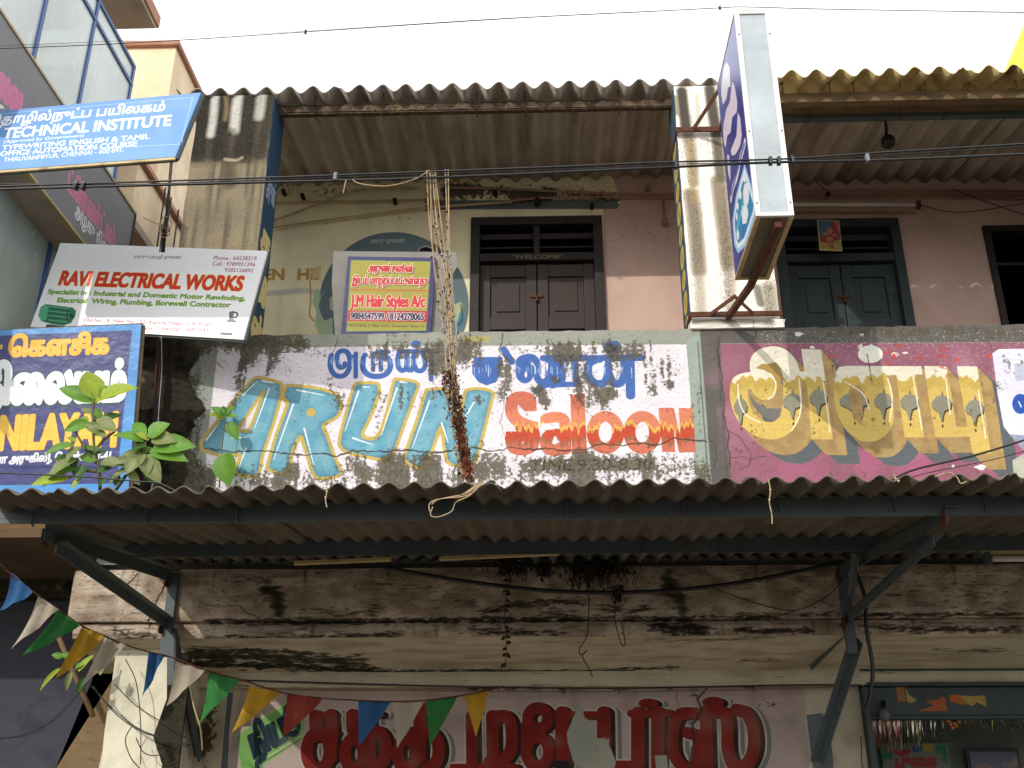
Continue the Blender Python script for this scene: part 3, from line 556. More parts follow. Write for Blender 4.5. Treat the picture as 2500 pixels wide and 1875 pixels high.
M_blue = mat('faded blue paint', (52, 76, 98), .8, ((9, (1, 1, .5), .58, .7, (120, 132, 134), .5), (2, (2, 1, .5), .6, .75, (28, 34, 40), .6)), ((40, (1, 1, 1), .3, .004),))
M_asb = mat('weathered corrugated cement sheet', (184, 174, 162), .92, ((2.2, (3, .25, 1), .48, .66, (116, 104, 92), .6), (5, (4, .15, 1), .58, .7, (140, 128, 112), .5), (1.3, (1, 1, 1), .6, .78, (70, 60, 50), .6), (60, (1, 1, 1), .55, .68, (60, 52, 42), .4)), ((70, (1, 1, 1), .35, .004),))
M_asb2 = mat('yellow sunlit corrugated cement sheet', (206, 184, 128), .9, ((7, (1, .6, 1), .5, .66, (150, 120, 66), .7), (2.2, (2, .4, 1), .56, .7, (64, 48, 26), .75), (30, (1, 1, 1), .58, .68, (60, 44, 20), .5)), ((70, (1, 1, 1), .35, .004),))  # yellow sheet, brightened: sunlight on the underside is put into the colour
M_awn = mat('dark corrugated cement sheet', (104, 96, 84), .9, ((2.4, (2.5, .35, 1), .5, .68, (66, 56, 46), .8), (5, (3, .2, 1), .6, .72, (126, 112, 88), .5), (50, (1, 1, 1), .56, .68, (54, 46, 34), .5)), ((60, (1, 1, 1), .4, .005),))
M_steel = mat('painted grey green steel', (72, 84, 86), .55, ((5, (1, 1, 1), .57, .68, (84, 58, 42), .65), (14, (1, 1, 1), .6, .68, (100, 108, 106), .4), (30, (1, 1, 1), .6, .7, (30, 32, 30), .5)), ((30, (1, 1, 1), .2, .003),), spec=.5)
M_rust = mat('rusty steel', (92, 54, 38), .8, ((12, (1, 1, 1), .5, .65, (52, 32, 24), .8), (40, (1, 1, 1), .58, .66, (140, 96, 60), .5)), ((60, (1, 1, 1), .4, .003),))
M_rustp = mat('flaking primer on a purlin', (84, 68, 56), .85, ((26, (1, 1, 1), .5, .58, (120, 104, 78), .7), (60, (1, 1, 1), .5, .62, (52, 36, 28), .7)), ((50, (1, 1, 1), .5, .004),))
M_wood = mat('weathered timber', (120, 100, 72), .85, ((4, (1, 6, 6), .5, .7, (70, 54, 36), .7),), ((20, (1, 6, 6), .3, .004),))
M_doorb = mat('dark brown painted door', (50, 38, 33), .55, ((4, (4, 1, .8), .6, .75, (86, 68, 56), .4), (24, (1, 1, 1), .68, .74, (130, 116, 96), .7)), ((30, (4, 1, .5), .3, .003),), spec=.4)
M_doorf = mat('dark brown door frame', (38, 31, 28), .6, ((20, (1, 1, .6), .64, .72, (120, 104, 84), .6),), ((30, (1, 1, 1), .3, .004),), spec=.4)
M_doorg = mat('dark green painted door', (44, 56, 56), .55, ((24, (1, 1, 1), .68, .73, (120, 122, 106), .6), (3, (1, 1, 1), .55, .7, (32, 42, 42), .6)), ((30, (1, 1, 1), .25, .003),), spec=.4)
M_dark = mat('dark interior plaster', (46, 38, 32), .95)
M_slab = mat('verandah floor concrete', (176, 168, 152), .9)
M_pipe = mat('paint splashed conduit', (168, 132, 112), .6, ((7, (1, 1, 1), .55, .7, (110, 92, 70), .6),))
M_pipey = mat('cream conduit', (190, 172, 126), .6, ((7, (1, 1, 1), .55, .7, (110, 92, 60), .6),))
M_black = mat('black cable rubber', (20, 21, 23), .42, (), (), spec=.5, var=.05)
M_wire = mat('dark grey wire', (46, 42, 42), .6, var=.05)
M_alu = mat('dull aluminium sheet', (182, 190, 194), .42, ((1.3, (1, 1, 3), .5, .7, (150, 160, 164), .6), (8, (1, 1, .5), .62, .72, (120, 124, 124), .5)), ((2.2, (1, 1, 1), .2, .03),), metal=.35, spec=.5)
M_alut = mat('white painted trim', (232, 230, 226), .5, ((9, (1, 1, 1), .66, .74, (170, 160, 140), .5),), spec=.4)
M_alub = mat('grey underside board', (120, 116, 96), .8, ((14, (1, .3, 1), .5, .7, (90, 84, 66), .6),))
M_clip = mat('grey plastic clip', (120, 124, 128), .6)
M_white = mat('white tube glass', (226, 222, 210), .25, spec=.5)
M_frameb = mat('blue window frame paint', (58, 92, 150), .45, ((12, (1, 1, 1), .62, .72, (92, 118, 160), .5),), spec=.5)
M_cream = mat('cream render', (240, 218, 184), .85, ((1.2, (1, 1, .6), .5, .75, (226, 200, 164), .7), (5, (1, 1, .4), .62, .74, (208, 178, 144), .4)), ((30, (1, 1, 1), .2, .006),))
M_peach = mat('orange cream render', (224, 184, 134), .85, ((1.6, (1, 1, .6), .5, .7, (190, 142, 92), .6),), ((30, (1, 1, 1), .2, .006),))
M_cop = mat('pinkish coping', (176, 132, 112), .85, ((6, (1, 1, 1), .5, .7, (150, 108, 88), .6),))
M_soff = mat('grey buff soffit', (186, 174, 158), .9, ((3, (1, 1, 1), .5, .7, (164, 150, 134), .6),))
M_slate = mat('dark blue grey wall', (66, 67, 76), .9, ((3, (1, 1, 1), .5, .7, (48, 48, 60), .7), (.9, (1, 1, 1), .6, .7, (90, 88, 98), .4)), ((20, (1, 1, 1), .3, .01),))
M_brown = mat('brown canopy board', (96, 78, 58), .9, ((2, (2, .5, 1), .5, .7, (70, 56, 40), .7),))
M_yel = mat('bright yellow board', (240, 222, 90), .6)
M_road = mat('dusty tarred road', (84, 78, 71), .95, ((.8, (1, 1, 1), .45, .65, (108, 99, 86), .7), (60, (1, 1, 1), .5, .7, (62, 58, 54), .5)), ((120, (1, 1, 1), .3, .004),))
M_pave = mat('dusty concrete pavement', (118, 109, 96), .95, ((2, (1, 1, 1), .5, .7, (120, 110, 96), .6),))
M_stem = mat('green brown stem', (104, 96, 64), .8, ((30, (1, 1, 1), .5, .6, (76, 64, 44), .7),))
M_dry = mat('dry straw coloured stem', (176, 154, 122), .8, ((40, (1, 1, 1), .5, .62, (118, 84, 58), .7),))
M_dead = mat('dead brown leaf', (82, 52, 34), .8, ((30, (1, 1, 1), .5, .62, (44, 30, 22), .7),), transl=.15)
M_deadr = mat('dead rust red leaf', (124, 68, 42), .8, ((30, (1, 1, 1), .5, .62, (110, 44, 24), .7),), transl=.2)
M_root = mat('dark dry root', (44, 36, 26), .9)
def leafmat(name, c, c2): return mat(name, c, .5, ((9, (1, 1, 1), .45, .65, c2, .6),), ((24, (1, 1, 1), .2, .003),), spec=.5, transl=.32)
M_lf = [leafmat('fresh green leaf', (108, 156, 52), (84, 132, 42)), leafmat('yellow green leaf', (162, 180, 48), (132, 160, 42)), leafmat('dusty olive leaf', (136, 146, 88), (108, 122, 68)), leafmat('dark green leaf', (66, 108, 42), (54, 90, 36))]
def cloth(name, c): return mat(name, c, .8, ((6, (1, 1, 1), .5, .7, tuple(int(v*.75) for v in c), .7), (14, (1, 1, 1), .6, .7, tuple(int(v*.5+80) for v in c), .5)), ((12, (1, 1, 2), .5, .02), (90, (1, 1, 1), .15, .002)), transl=.22)
M_cl = dict(blue=cloth('blue pennant cloth', (44, 90, 138)), cream=cloth('off white pennant cloth', (172, 162, 144)), green=cloth('green pennant cloth', (50, 122, 60)), yellow=cloth('yellow pennant cloth', (180, 140, 36)), red=cloth('red pennant cloth', (138, 54, 42)))
# glass behind plastic film
def glassmat(name, c, film):
    m, N, L, B = newmat(name); tc = N.new('ShaderNodeTexCoord'); co = tc.outputs['Object']
    f = noise(N, L, co, 2.2, (1, 1, .5), 3, .5); n2 = noise(N, L, co, 9, (1, 3, .6), 8, .75)
    B.inputs['Base Color'].default_value = lin(c); B.inputs['Roughness'].default_value = .08; B.inputs['Specular IOR Level'].default_value = .9
    sc = mixc(N, L, ramp(N, L, n2, .60, .66), lin(c), lin((236, 240, 238))); L.new(sc, B.inputs['Base Color'])
    tr = N.new('ShaderNodeBsdfTransparent'); tr.inputs[0].default_value = (.86, .92, .9, 1); mx = N.new('ShaderNodeMixShader')
    a = mathn(N, L, 'ADD', ramp(N, L, f, .3, .7, film-.1, film+.1), mathn(N, L, 'MULTIPLY', ramp(N, L, n2, .6, .66), .25)); L.new(a, mx.inputs[0]); L.new(tr.outputs[0], mx.inputs[1]); L.new(B.outputs[0], mx.inputs[2]); L.new(mx.outputs[0], N['Material Output'].inputs[0])
    b = N.new('ShaderNodeBump'); b.inputs['Strength'].default_value = .25; b.inputs['Distance'].default_value = .02; L.new(f, b.inputs['Height']); L.new(b.outputs[0], B.inputs['Normal'])
    return m
M_glass = glassmat('filmed window glass', (214, 224, 220), .80)
M_glass2 = glassmat('lower window glass', (192, 208, 208), .70)
# ================================================================== ground
mb = MB().add([(-300, -300, 0), (300, -300, 0), (300, 300, 0), (-300, 300, 0)], [(0, 1, 2, 3)]); tag(mb.build('road', M_road), kind='structure')
mb = MB().box(-14, 14, 3.2, 6.3, .004, .14); tag(mb.build('pavement', M_pave, bev=.01), kind='structure')

# ================================================================== the shop building
shop = thing('shop_building', 'old two-storey shop building with painted parapet signs and corrugated roof', 'building', (0, 6.2, 0))
def wobble_wall(x0, x1, y0, y1, z0, z1, nx, amp, uvc, seed):
    r = random.Random(seed); mb = MB(); V = []; uv = []; prof = [z1+r.uniform(-amp, amp) for _ in range(nx+1)]
    nz = 4
    for j in range(nz+1):
        for i in range(nx+1):
            p = (x0+(x1-x0)*i/nx, y0+(r.uniform(-.0015, .0015) if 0 < i < nx else 0), z0+(prof[i]-z0)*j/nz); V.append(p); uv.append(uvc.uv(p))
    n = len(V)
    for i in range(nx+1): p = (x0+(x1-x0)*i/nx, y1, prof[i]+r.uniform(-.004, .004)); V.append(p); uv.append(uvc.uv((p[0], y0, prof[i]-.02)))
    for i in range(nx+1): p = (x0+(x1-x0)*i/nx, y1, z0); V.append(p); uv.append(uvc.uv((p[0], y0, z0)))
    F = [(j*(nx+1)+i, j*(nx+1)+i+1, (j+1)*(nx+1)+i+1, (j+1)*(nx+1)+i) for j in range(nz) for i in range(nx)]
    F += [(nz*(nx+1)+i, nz*(nx+1)+i+1, n+i+1, n+i) for i in range(nx)]+[(n+i, n+i+1, n+nx+1+i+1, n+nx+1+i) for i in range(nx)]
    F += [tuple([j*(nx+1) for j in range(nz+1)]+[n, n+nx+1])[::-1], tuple([j*(nx+1)+nx for j in range(nz+1)]+[n+nx, n+2*nx+1])]
    return mb.add(V, F, uv)
xm = (W(1478, 745, 6)[0], W(1512, 720, 6)[0], W(1555, 745, 6)[0])
wobble_wall(-2.62, 4.6, 6.012, 6.17, 3.05, 4.526, 150, .005, pc, 1).build('parapet_wall', M_parapet, shop)
def signplate(x0, x1, z0, z1, y0, y1):
    mb = MB(); return board(pc, mb, [(x0, y0, z1), (x1, y0, z1), (x1, y0, z0), (x0, y0, z0)], (0, y1-y0, 0))
o = signplate(W(455, 750, 6)[0]-.06, (xm[0]+xm[1])/2+.03, 3.1, 4.445, 5.9975, 6.006).build('painted_sign', M_parapet, shop); tag(o, 'white painted salon sign with blue Tamil words, ARUN and Saloon')
o = signplate(xm[2]-.015, 4.4, 3.1, 4.452, 5.9975, 6.006).build('painted_sign', M_parapet, shop); tag(o, 'mauve painted sign with big gilt Tamil letters')
# mouldy left end of the parapet
r9 = random.Random(4); mb = MB(); g = []
xa, xb = W(305, 800, 6)[0], W(400, 800, 6)[0]; nx, nz = 16, 44
for j in range(nz+1):
    z = 3.1+1.42*j/nz; wv = .10+.10*math.sin(j*.5)+.1*math.sin(j*.23+1)+(0.1 if 12 < j < 26 else 0)
    for i in range(nx+1):
        t = i/nx; g.append((-2.64+(xb+.16*0+wv*.6-(-2.64))*t, 6.006-(.035*(1-t**3)+r9.uniform(0, .018)*(1 if 0 < i < nx else 0)), z))
mb.add(g, [(j*(nx+1)+i, j*(nx+1)+i+1, (j+1)*(nx+1)+i+1, (j+1)*(nx+1)+i) for j in range(nz) for i in range(nx)])
mb.build('mouldy_plaster', M_dirt, shop, smooth=True)
# pillars
PY = 6.03
def uvm(mb, cv): mb.uv = [cv.uv(mb.v[i]) for f in mb.f for i in f]; return mb
q1 = Canvas((-2.5, PY, 6.45), (1, 0, 0), (0, 0, -1), .75, 1.95, 420, (140, 128, 104))
gy1 = np.arange(q1.H)[:, None]; st1 = np.repeat(smoothnoise(q1.H//14+2, q1.W, 11, 81), 14, 0)[:q1.H]
q1.put(np.clip((q1.H*.325-gy1)/(q1.H*.04), 0, 1)*np.ones((1, q1.W)).astype(np.float32), (92, 84, 70), .8)
q1.put(np.clip(st1*2.2-1.1, 0, 1), (66, 60, 50), .55)
def stk(cv, F, q, w, c, a, soft): P = cv.m(F(q)); cv.put(cv.line(spline(P, 5), w*cv.pxr(F(q))+soft/2, soft), c, a)
for q, w, c, a, so in (([(1340, 600), (1310, 760), (1290, 1000)], 14, (34, 31, 26), .85, 26), ([(1480, 590), (1450, 740), (1430, 1000)], 13, (34, 31, 26), .85, 24), ([(1640, 600), (1620, 760), (1590, 1000)], 16, (34, 31, 26), .8, 28), ([(1780, 620), (1740, 800), (1700, 1010)], 7, (40, 36, 30), .7, 16),
    ([(1408, 590), (1395, 760), (1375, 880)], 5, (216, 214, 206), .85, 14), ([(1560, 590), (1545, 700), (1530, 850)], 7, (216, 214, 206), .85, 16), ([(1712, 590), (1700, 690), (1690, 760)], 7, (206, 206, 198), .75, 16), ([(1475, 620), (1480, 700), (1470, 780)], 3, (190, 160, 110), .5, 8), ([(1500, 870), (1495, 1000), (1500, 1200)], 5, (60, 54, 44), .6, 24), ([(1200, 1380), (1400, 1420), (1640, 1380)], 12, (110, 100, 84), .3, 60)):
    stk(q1, Z1, q, w, c, a, so)
crack(q1, Z1([(1255, 1022), (1480, 1018), (1740, 1016)]), 1.6, .8, (60, 52, 40), 3, 41); stk(q1, Z1, [(1470, 1040), (1540, 1046), (1580, 1030)], 2, (190, 178, 146), .8, 6); q1.poly(Z1(q1.ell((1500, 878), 11, 11)), (40, 42, 40))
for i in range(9000):
    x, y = rp.uniform(0, q1.W), rp.uniform(0, q1.H); q1.put(q1.line([(x, y), (x, y+rp.uniform(0, 2.5))], rp.uniform(.3, .9), 1.2), ((56, 50, 40), (176, 166, 136), (70, 64, 52))[rp.randint(3)], rp.uniform(.2, .65))
M_pil1 = mat('weather stained pillar', (0, 0, 0), .9, (), ((50, (1, 1, 1), .5, .006), (8, (1, 1, 1), .3, .02)), q1.image('left pillar stain'), var=.08)
q2 = Canvas((.85, PY, 6.45), (1, 0, 0), (0, 0, -1), .75, 1.95, 420, (238, 232, 222))
for q, w, c, a, so in (([(130, 450), (140, 540), (150, 620)], 8, (60, 54, 46), .9, 10), ([(268, 440), (285, 560), (300, 640)], 8, (60, 54, 46), .85, 12), ([(160, 660), (180, 780), (190, 900)], 6, (120, 106, 86), .6, 16), ([(175, 960), (190, 1050), (205, 1200), (215, 1330)], 9, (110, 96, 76), .75, 20), ([(300, 660), (312, 760), (322, 880)], 7, (84, 76, 60), .8, 14), ([(312, 900), (330, 1050), (345, 1160), (360, 1300)], 10, (120, 106, 84), .8, 20), ([(215, 1330), (222, 1450), (228, 1540)], 5, (150, 136, 112), .5, 16), ([(362, 1300), (372, 1420), (380, 1540)], 6, (150, 136, 112), .5, 16), ([(560, 1430), (575, 1520)], 10, (110, 98, 74), .5, 24), ([(500, 1420), (520, 1500)], 5, (70, 62, 50), .6, 8), ([(190, 1600), (330, 1595), (560, 1600)], 3, (60, 52, 40), .7, 12), ([(95, 480), (108, 560)], 3, (120, 120, 90), .7, 8), ([(205, 470), (215, 640)], 2, (150, 150, 120), .4, 8), ([(170, 700), (190, 1000)], 2, (190, 150, 70), .4, 10)):
    stk(q2, Z5, q, w, c, a, so)
for i in range(5200):
    u = rp.uniform(0, 1); F_ = [(205, 1200), (345, 1160), (180, 780), (140, 540), (285, 560), (360, 1400), (560, 1460)][rp.randint(7)]; p = q2.m(Z5([(F_[0]+rp.normal(0, 16), F_[1]+rp.normal(0, 150))]))[0]
    q2.put(q2.line([p, p+np.array([0, rp.uniform(0, 3)])], rp.uniform(.3, .9), 1.2), (76, 66, 50), rp.uniform(.25, .7))
M_pil2 = mat('rain streaked whitewash', (0, 0, 0), .85, (), ((50, (1, 1, 1), .35, .004),), q2.image('right pillar stain'), var=.04)
p1a = W(385, 560, PY)[0]-.01; p1b = at(650, 411, PY)[0]
def rough_box(x0, x1, y0, y1, z0, z1, n, amp, seed):
    r = random.Random(seed); mb = MB(); ring = []
    m = 5
    for j in range(n+1):
        z = z0+(z1-z0)*j/n; pts = []
        for i in range(m): pts.append((x0+(x1-x0)*i/m, y0, z))
        for i in range(m): pts.append((x1, y0+(y1-y0)*i/m, z))
        for i in range(m): pts.append((x1+(x0-x1)*i/m, y1, z))
        for i in range(m): pts.append((x0, y1+(y0-y1)*i/m, z))
        ring.append([(a+r.uniform(-amp, amp), b+r.uniform(-amp, amp), c) for a, b, c in pts])
    k = 4*m; V = sum(ring, []); F = [(j*k+i, j*k+(i+1) % k, (j+1)*k+(i+1) % k, (j+1)*k+i) for j in range(n) for i in range(k)]
    F += [tuple(range(k))[::-1], tuple(n*k+i for i in range(k))]; return mb.add(V, F)
o = uvm(rough_box(p1a, p1b, PY, 6.32, 4.50, 6.425, 24, .0025, 2), q1).build('pillar', M_pil1, shop); tag(o, 'grey weather-stained pillar with white runs at the top')
# blue painted flank of the left pillar, with Tamil letters
fc1 = Canvas((p1b+.004, PY, 6.3), (0, 1, 0), (0, 0, -1), .30, 1.85, 400, (46, 74, 100))
fq = lambda u, v: (u, v)
def ftext(cv, t, u0, u1, v, h, col, **k): cv.text(t, (u0, v), (u1, v), (u0, v-h), col, photo=False, **k)
ftext(fc1, 'அருண்', .04, .26, .66, .14, (170, 182, 200), bold=1.0); ftext(fc1, 'ச', .05, .24, 1.10, .16, (214, 196, 132), bold=8, outline=(3, (20, 26, 34)))
ftext(fc1, 'லூ', .03, .28, 1.44, .15, (214, 196, 132), bold=8, outline=(3, (20, 26, 34))); ftext(fc1, 'ன்', .04, .27, 1.75, .15, (214, 196, 132), bold=7, outline=(3, (20, 26, 34)))
img_f1 = fc1.image('left pillar flank paint'); M_f1 = mat('painted pillar flank', (0, 0, 0), .8, (), ((40, (1, 1, 1), .3, .003),), img_f1)
board(fc1, MB(), [(p1b+.006, PY+.002, 6.41), (p1b+.006, 6.318, 6.41), (p1b+.006, 6.318, 4.51), (p1b+.006, PY+.002, 4.51)], (-.003, 0, 0)).build('painted_flank', M_f1, shop)
p2a, p2b = .945, W(1686, 700, PY)[0]
o = uvm(rough_box(p2a, p2b, PY, 6.32, 4.50, 6.425, 24, .0025, 3), q2).build('pillar', M_pil2, shop); tag(o, 'whitewashed pillar with brown rain streaks')
fc2 = Canvas((p2a-.004, 6.32, 6.3), (0, -1, 0), (0, 0, -1), .30, 1.85, 400, (66, 88, 102))
for i in range(9):
    v = .32+i*.17; fc2.put(fc2.fill([fc2.uvw([(.15+.09*cos(a), v+.075*sin(a)*(1.1 if i % 2 else .9)) for a in np.linspace(0, 6.0, 14)])]), (206, 180, 96)); fc2.put(fc2.fill([fc2.uvw([(.15, v-.05), (.19, v), (.15, v+.05), (.11, v)])]), (176, 140, 70))
img_f2 = fc2.image('right pillar flank paint'); M_f2 = mat('painted flank of the white pillar', (0, 0, 0), .8, (), ((40, (1, 1, 1), .3, .003),), img_f2)
board(fc2, MB(), [(p2a-.006, 6.318, 6.41), (p2a-.006, PY+.002, 6.41), (p2a-.006, PY+.002, 4.52), (p2a-.006, 6.318, 4.52)], (.003, 0, 0)).build('painted_flank', M_f2, shop)
uvm(rough_box(p2a-.01, p2b+.02, 5.99, 6.30, 4.52, 4.575, 2, .006, 9), q2).build('pillar_base', M_pil2, shop)
# verandah floor, back wall with openings
MB().box(-2.6, 4.6, 6.18, 10.6, 3.40, 3.60).build('verandah_floor', M_slab, shop)
d1 = (W(1018, 480, 7.4)[0], W(1300, 480, 7.4)[0], W(1150, 472, 7.4)[2]); d2 = (W(1668, 480, 7.4)[0], W(1938, 480, 7.4)[0], W(1800, 477, 7.4)[2])
ox = W(2122, 500, 7.4)[0]; oz = W(2160, 490, 7.4)[2]
def bwall(x0, x1, z0, z1): return board(bc, MB(), [(x0, 7.4, z1), (x1, 7.4, z1), (x1, 7.4, z0), (x0, 7.4, z0)], (0, .18, 0))
for a in ((-2.6, d1[0], 3.6, 6.62), (d1[1], d2[0], 3.6, 6.62), (d2[1], ox, 3.6, 6.62), (4.5, 4.6, 3.6, 6.62), (d1[0], d1[1], d1[2], 6.62), (d2[0], d2[1], d2[2], 6.62), (ox, 4.5, oz, 6.62)):
    bwall(*a).build('back_wall', M_back, shop)
# rooms behind (dark)
hx, hz = W(1170, 538, 10.3)[0], W(1170, 538, 10.3)[2]
MB().box(-2.6, 4.6, 7.59, 10.6, 6.62, 6.70).build('ceiling', M_dark, shop)
for a in ((-2.6, hx-.16, 10.3, 10.4, 3.6, 6.62), (hx+.16, 4.6, 10.3, 10.4, 3.6, 6.62), (hx-.16, hx+.16, 10.3, 10.4, 3.6, hz-.17), (hx-.16, hx+.16, 10.3, 10.4, hz+.16, 6.62)):
    MB().box(*a).build('rear_wall', M_dark, shop)
MB().prism([(hx-.16, 10.28, hz+.16), (hx-.16, 10.28, hz-.02), (hx-.05, 10.28, hz+.02), (hx-.02, 10.28, hz+.15), (hx+.02, 10.28, hz+.1), (hx+.16, 10.28, hz-.03), (hx+.16, 10.28, hz+.16)], (0, .02, 0)).build('torn_curtain', M_dark, shop)
for a in ((-2.6, -2.5, 7.58, 10.6, 3.6, 6.62), (4.5, 4.6, 7.58, 10.6, 3.6, 6.62), (1.2, 1.3, 7.58, 10.3, 3.6, 6.62)): MB().box(*a).build('side_wall', M_dark, shop)
MB().box(4.5, 4.6, 6.17, 7.4, 3.6, 6.45).build('side_wall', M_dark, shop)

# doors
def panel(mb, x0, x1, z0, z1, y, rail=.012):
    mb.box(x0, x1, y, y+.012, z0, z1)
def door(x0, x1, zt, mf, ml, label, seed, mull, transz):
    fr = MB(); t = .075
    fr.box(x0, x0+t, 7.36, 7.52, 3.6, zt-t); fr.box(x1-t, x1, 7.36, 7.52, 3.6, zt-t); fr.box(x0, x1, 7.362, 7.52, zt-t, zt)
    fr.box(x0+t, x1-t, 7.37, 7.50, transz-.05, transz+.02)
    if mull: fr.box((x0+x1)/2-.025, (x0+x1)/2+.025, 7.385, 7.49, transz+.02, zt-t)
    d = fr.build('door', mf, shop, bev=.005); tag(d, label)
    h = (zt-t)-(transz+.02)
    MB().box((x0+x1)/2-.05, (x0+x1)/2+.05, 7.408, 7.42, transz-.36, transz-.34).tube([((x0+x1)/2, 7.405, transz-.35), ((x0+x1)/2, 7.40, transz-.40)], .012, 8).build('handle', M_rust, d)
    for k in (.30, .62): MB().box(x0+t, x1-t, 7.43, 7.45, transz+.02+h*k, transz+.02+h*k+(.05 if k > .5 else .012)).build('transom_bar', mf, d)
    xm_ = (x0+x1)/2
    for s_, (a, b) in enumerate(((x0+t, xm_-.004), (xm_+.004, x1-t))):
        lf = MB(); y0, y1 = 7.42, 7.455; w = .085; zb, zz = 3.62, transz-.055
        zs = [zb, zb+.5, zz-.62, zz-.12] 
        lf.box(a, a+w, y0, y1, zb, zz); lf.box(b-w, b, y0, y1, zb, zz)
        for z in (zb, zb+.62, zz-.58, zz-.115): lf.box(a+w, b-w, y0+.001, y1, z, z+(.11))
        o = lf.build('door_leaf', ml, d, bev=.004)
        for za, zb2 in ((zb+.11, zb+.62), (zb+.73, zz-.58), (zz-.47, zz-.115)):
            pm = MB().box(a+w, b-w, 7.438, 7.45, za, zb2); pm.box(a+w+.05, b-w-.05, 7.428, 7.438, za+.05, zb2-.05); pm.build('door_panel', ml, d, bev=.004)
    return d
dz1 = W(1160, 552, 7.38)[2]; dz2 = W(1800, 553, 7.38)[2]
D1 = door(d1[0], d1[1], d1[2], M_doorf, M_doorb, 'dark brown double door', 1, True, dz1)
D2 = door(d2[0], d2[1], d2[2], M_doorg, M_doorg, 'dark green double door', 2, False, dz2)
wc = Canvas((d1[0]+.1, 7.368, dz1+.02), (1, 0, 0), (0, 0, -1), d1[1]-d1[0]-.2, .07, 500, (36, 30, 27))
wc.text('"WELCOME"', Z4([(380, 1152)])[0], Z4([(700, 1150)])[0], Z4([(384, 1130)])[0], (120, 108, 84), bold=.3)
M_wel = mat('painted transom', (0, 0, 0), .6, (), (), wc.image('welcome lettering'))
board(wc, MB(), [(d1[0]+.1, 7.367, dz1+.019), (d1[1]-.1, 7.367, dz1+.019), (d1[1]-.1, 7.367, dz1-.048), (d1[0]+.1, 7.367, dz1-.048)], (0, .002, 0)).build('welcome_lettering', M_wel, D1)
fr = MB(); fr.box(ox, ox+.05, 7.37, 7.5, 3.6, oz-.05); fr.box(ox, 4.5, 7.372, 7.5, oz-.05, oz); fr.box(ox+.05, 4.5, 7.42, 7.44, W(2180, 571, 7.43)[2]-.012, W(2180, 571, 7.43)[2]+.012)
tag(fr.build('window', M_doorf, shop, bev=.004), 'open dark window with one horizontal bar')

# corrugated sheets
def sheet(x0, x1, y0, z0, y1, z1, pitch, amp, th, ph, seed=0, ny=3, jag=.003):
    r = random.Random(seed); n = max(8, int((x1-x0)/pitch*12)); V = []; chip = {}
    for _ in range(2 if r.random() < .7 else 0):
        c = r.randrange(2, n-4); [chip.__setitem__(c+k, r.uniform(.012, .03)) for k in range(r.choice((2, 3, 5)))]
    j0 = r.uniform(-1, 1)*jag; tw = r.uniform(-1, 1)*jag*1.2
    for side in (0, 1):
        for j in range(ny+1):
            for i in range(n+1):
                x = x0+(x1-x0)*i/n; t = j/ny; y = y0+(y1-y0)*t+(chip.get(i, 0) if j == 0 else 0)+(r.uniform(-jag, jag)*1.5 if j == 0 and side == 0 else 0)
                z = z0+(z1-z0)*t+(.02+.006*x)*(1-t)*(1 if ny == 6 else 0)+amp/2*cos(2*pi*(x-ph)/pitch)+j0+tw*(i/n-.5)*(1-t)
                V.append((x, y, z-(th if side == 0 else 0)))
    m = (n+1)*(ny+1); F = []
    for j in range(ny):
        for i in range(n):
            a = j*(n+1)+i; F.append((a, a+1, a+n+2, a+n+1)); F.append((a+m, a+n+1+m, a+n+2+m, a+1+m))
    for i in range(n):
        F.append((i, i+m, i+1+m, i+1)); a = ny*(n+1)+i; F.append((a, a+1, a+1+m, a+m))
    for j in range(ny):
        a = j*(n+1); F.append((a, a+n+1, a+n+1+m, a+m)); a += n; F.append((a, a+m, a+n+1+m, a+n+1))
    return MB().add(V, F)
ph1 = at(707.7, 210, 6.015)[0]
xs = W(388, 200, 6.015)[0]
edges = [xs, xs+1.0, xs+1.98, xs+2.97, 1.62]
for i in range(4):
    up = .013*(i % 2)
    sheet(edges[i]-.03, edges[i+1]+.06, 6.012+.016*(i % 2), 6.452+up, 7.5, 6.62+up, .165, .062, .007, ph1, i, 4).build('roof_sheet', M_asb, shop, smooth=True)
ph2 = Z5([(800, 345)])[0]; ph2 = at(ph2[0], ph2[1]+12, 5.55)[0]
e2 = [1.50, 2.42, 3.40, 4.7]
for i in range(3):
    up = .008*(i % 2)
    sheet(e2[i]-.03, e2[i+1]+.04, 5.56, 6.135+up, 6.0, 6.275+up, .158, .062, .007, ph2, 20+i, 3).build('eave_sheet', M_asb2, shop, smooth=True)
    sheet(e2[i]-.03, e2[i+1]+.04, 6.005, 6.285+up, 7.5, 6.535+up, .158, .056, .007, ph2, 30+i, 3).build('roof_sheet', M_asb, shop, smooth=True)
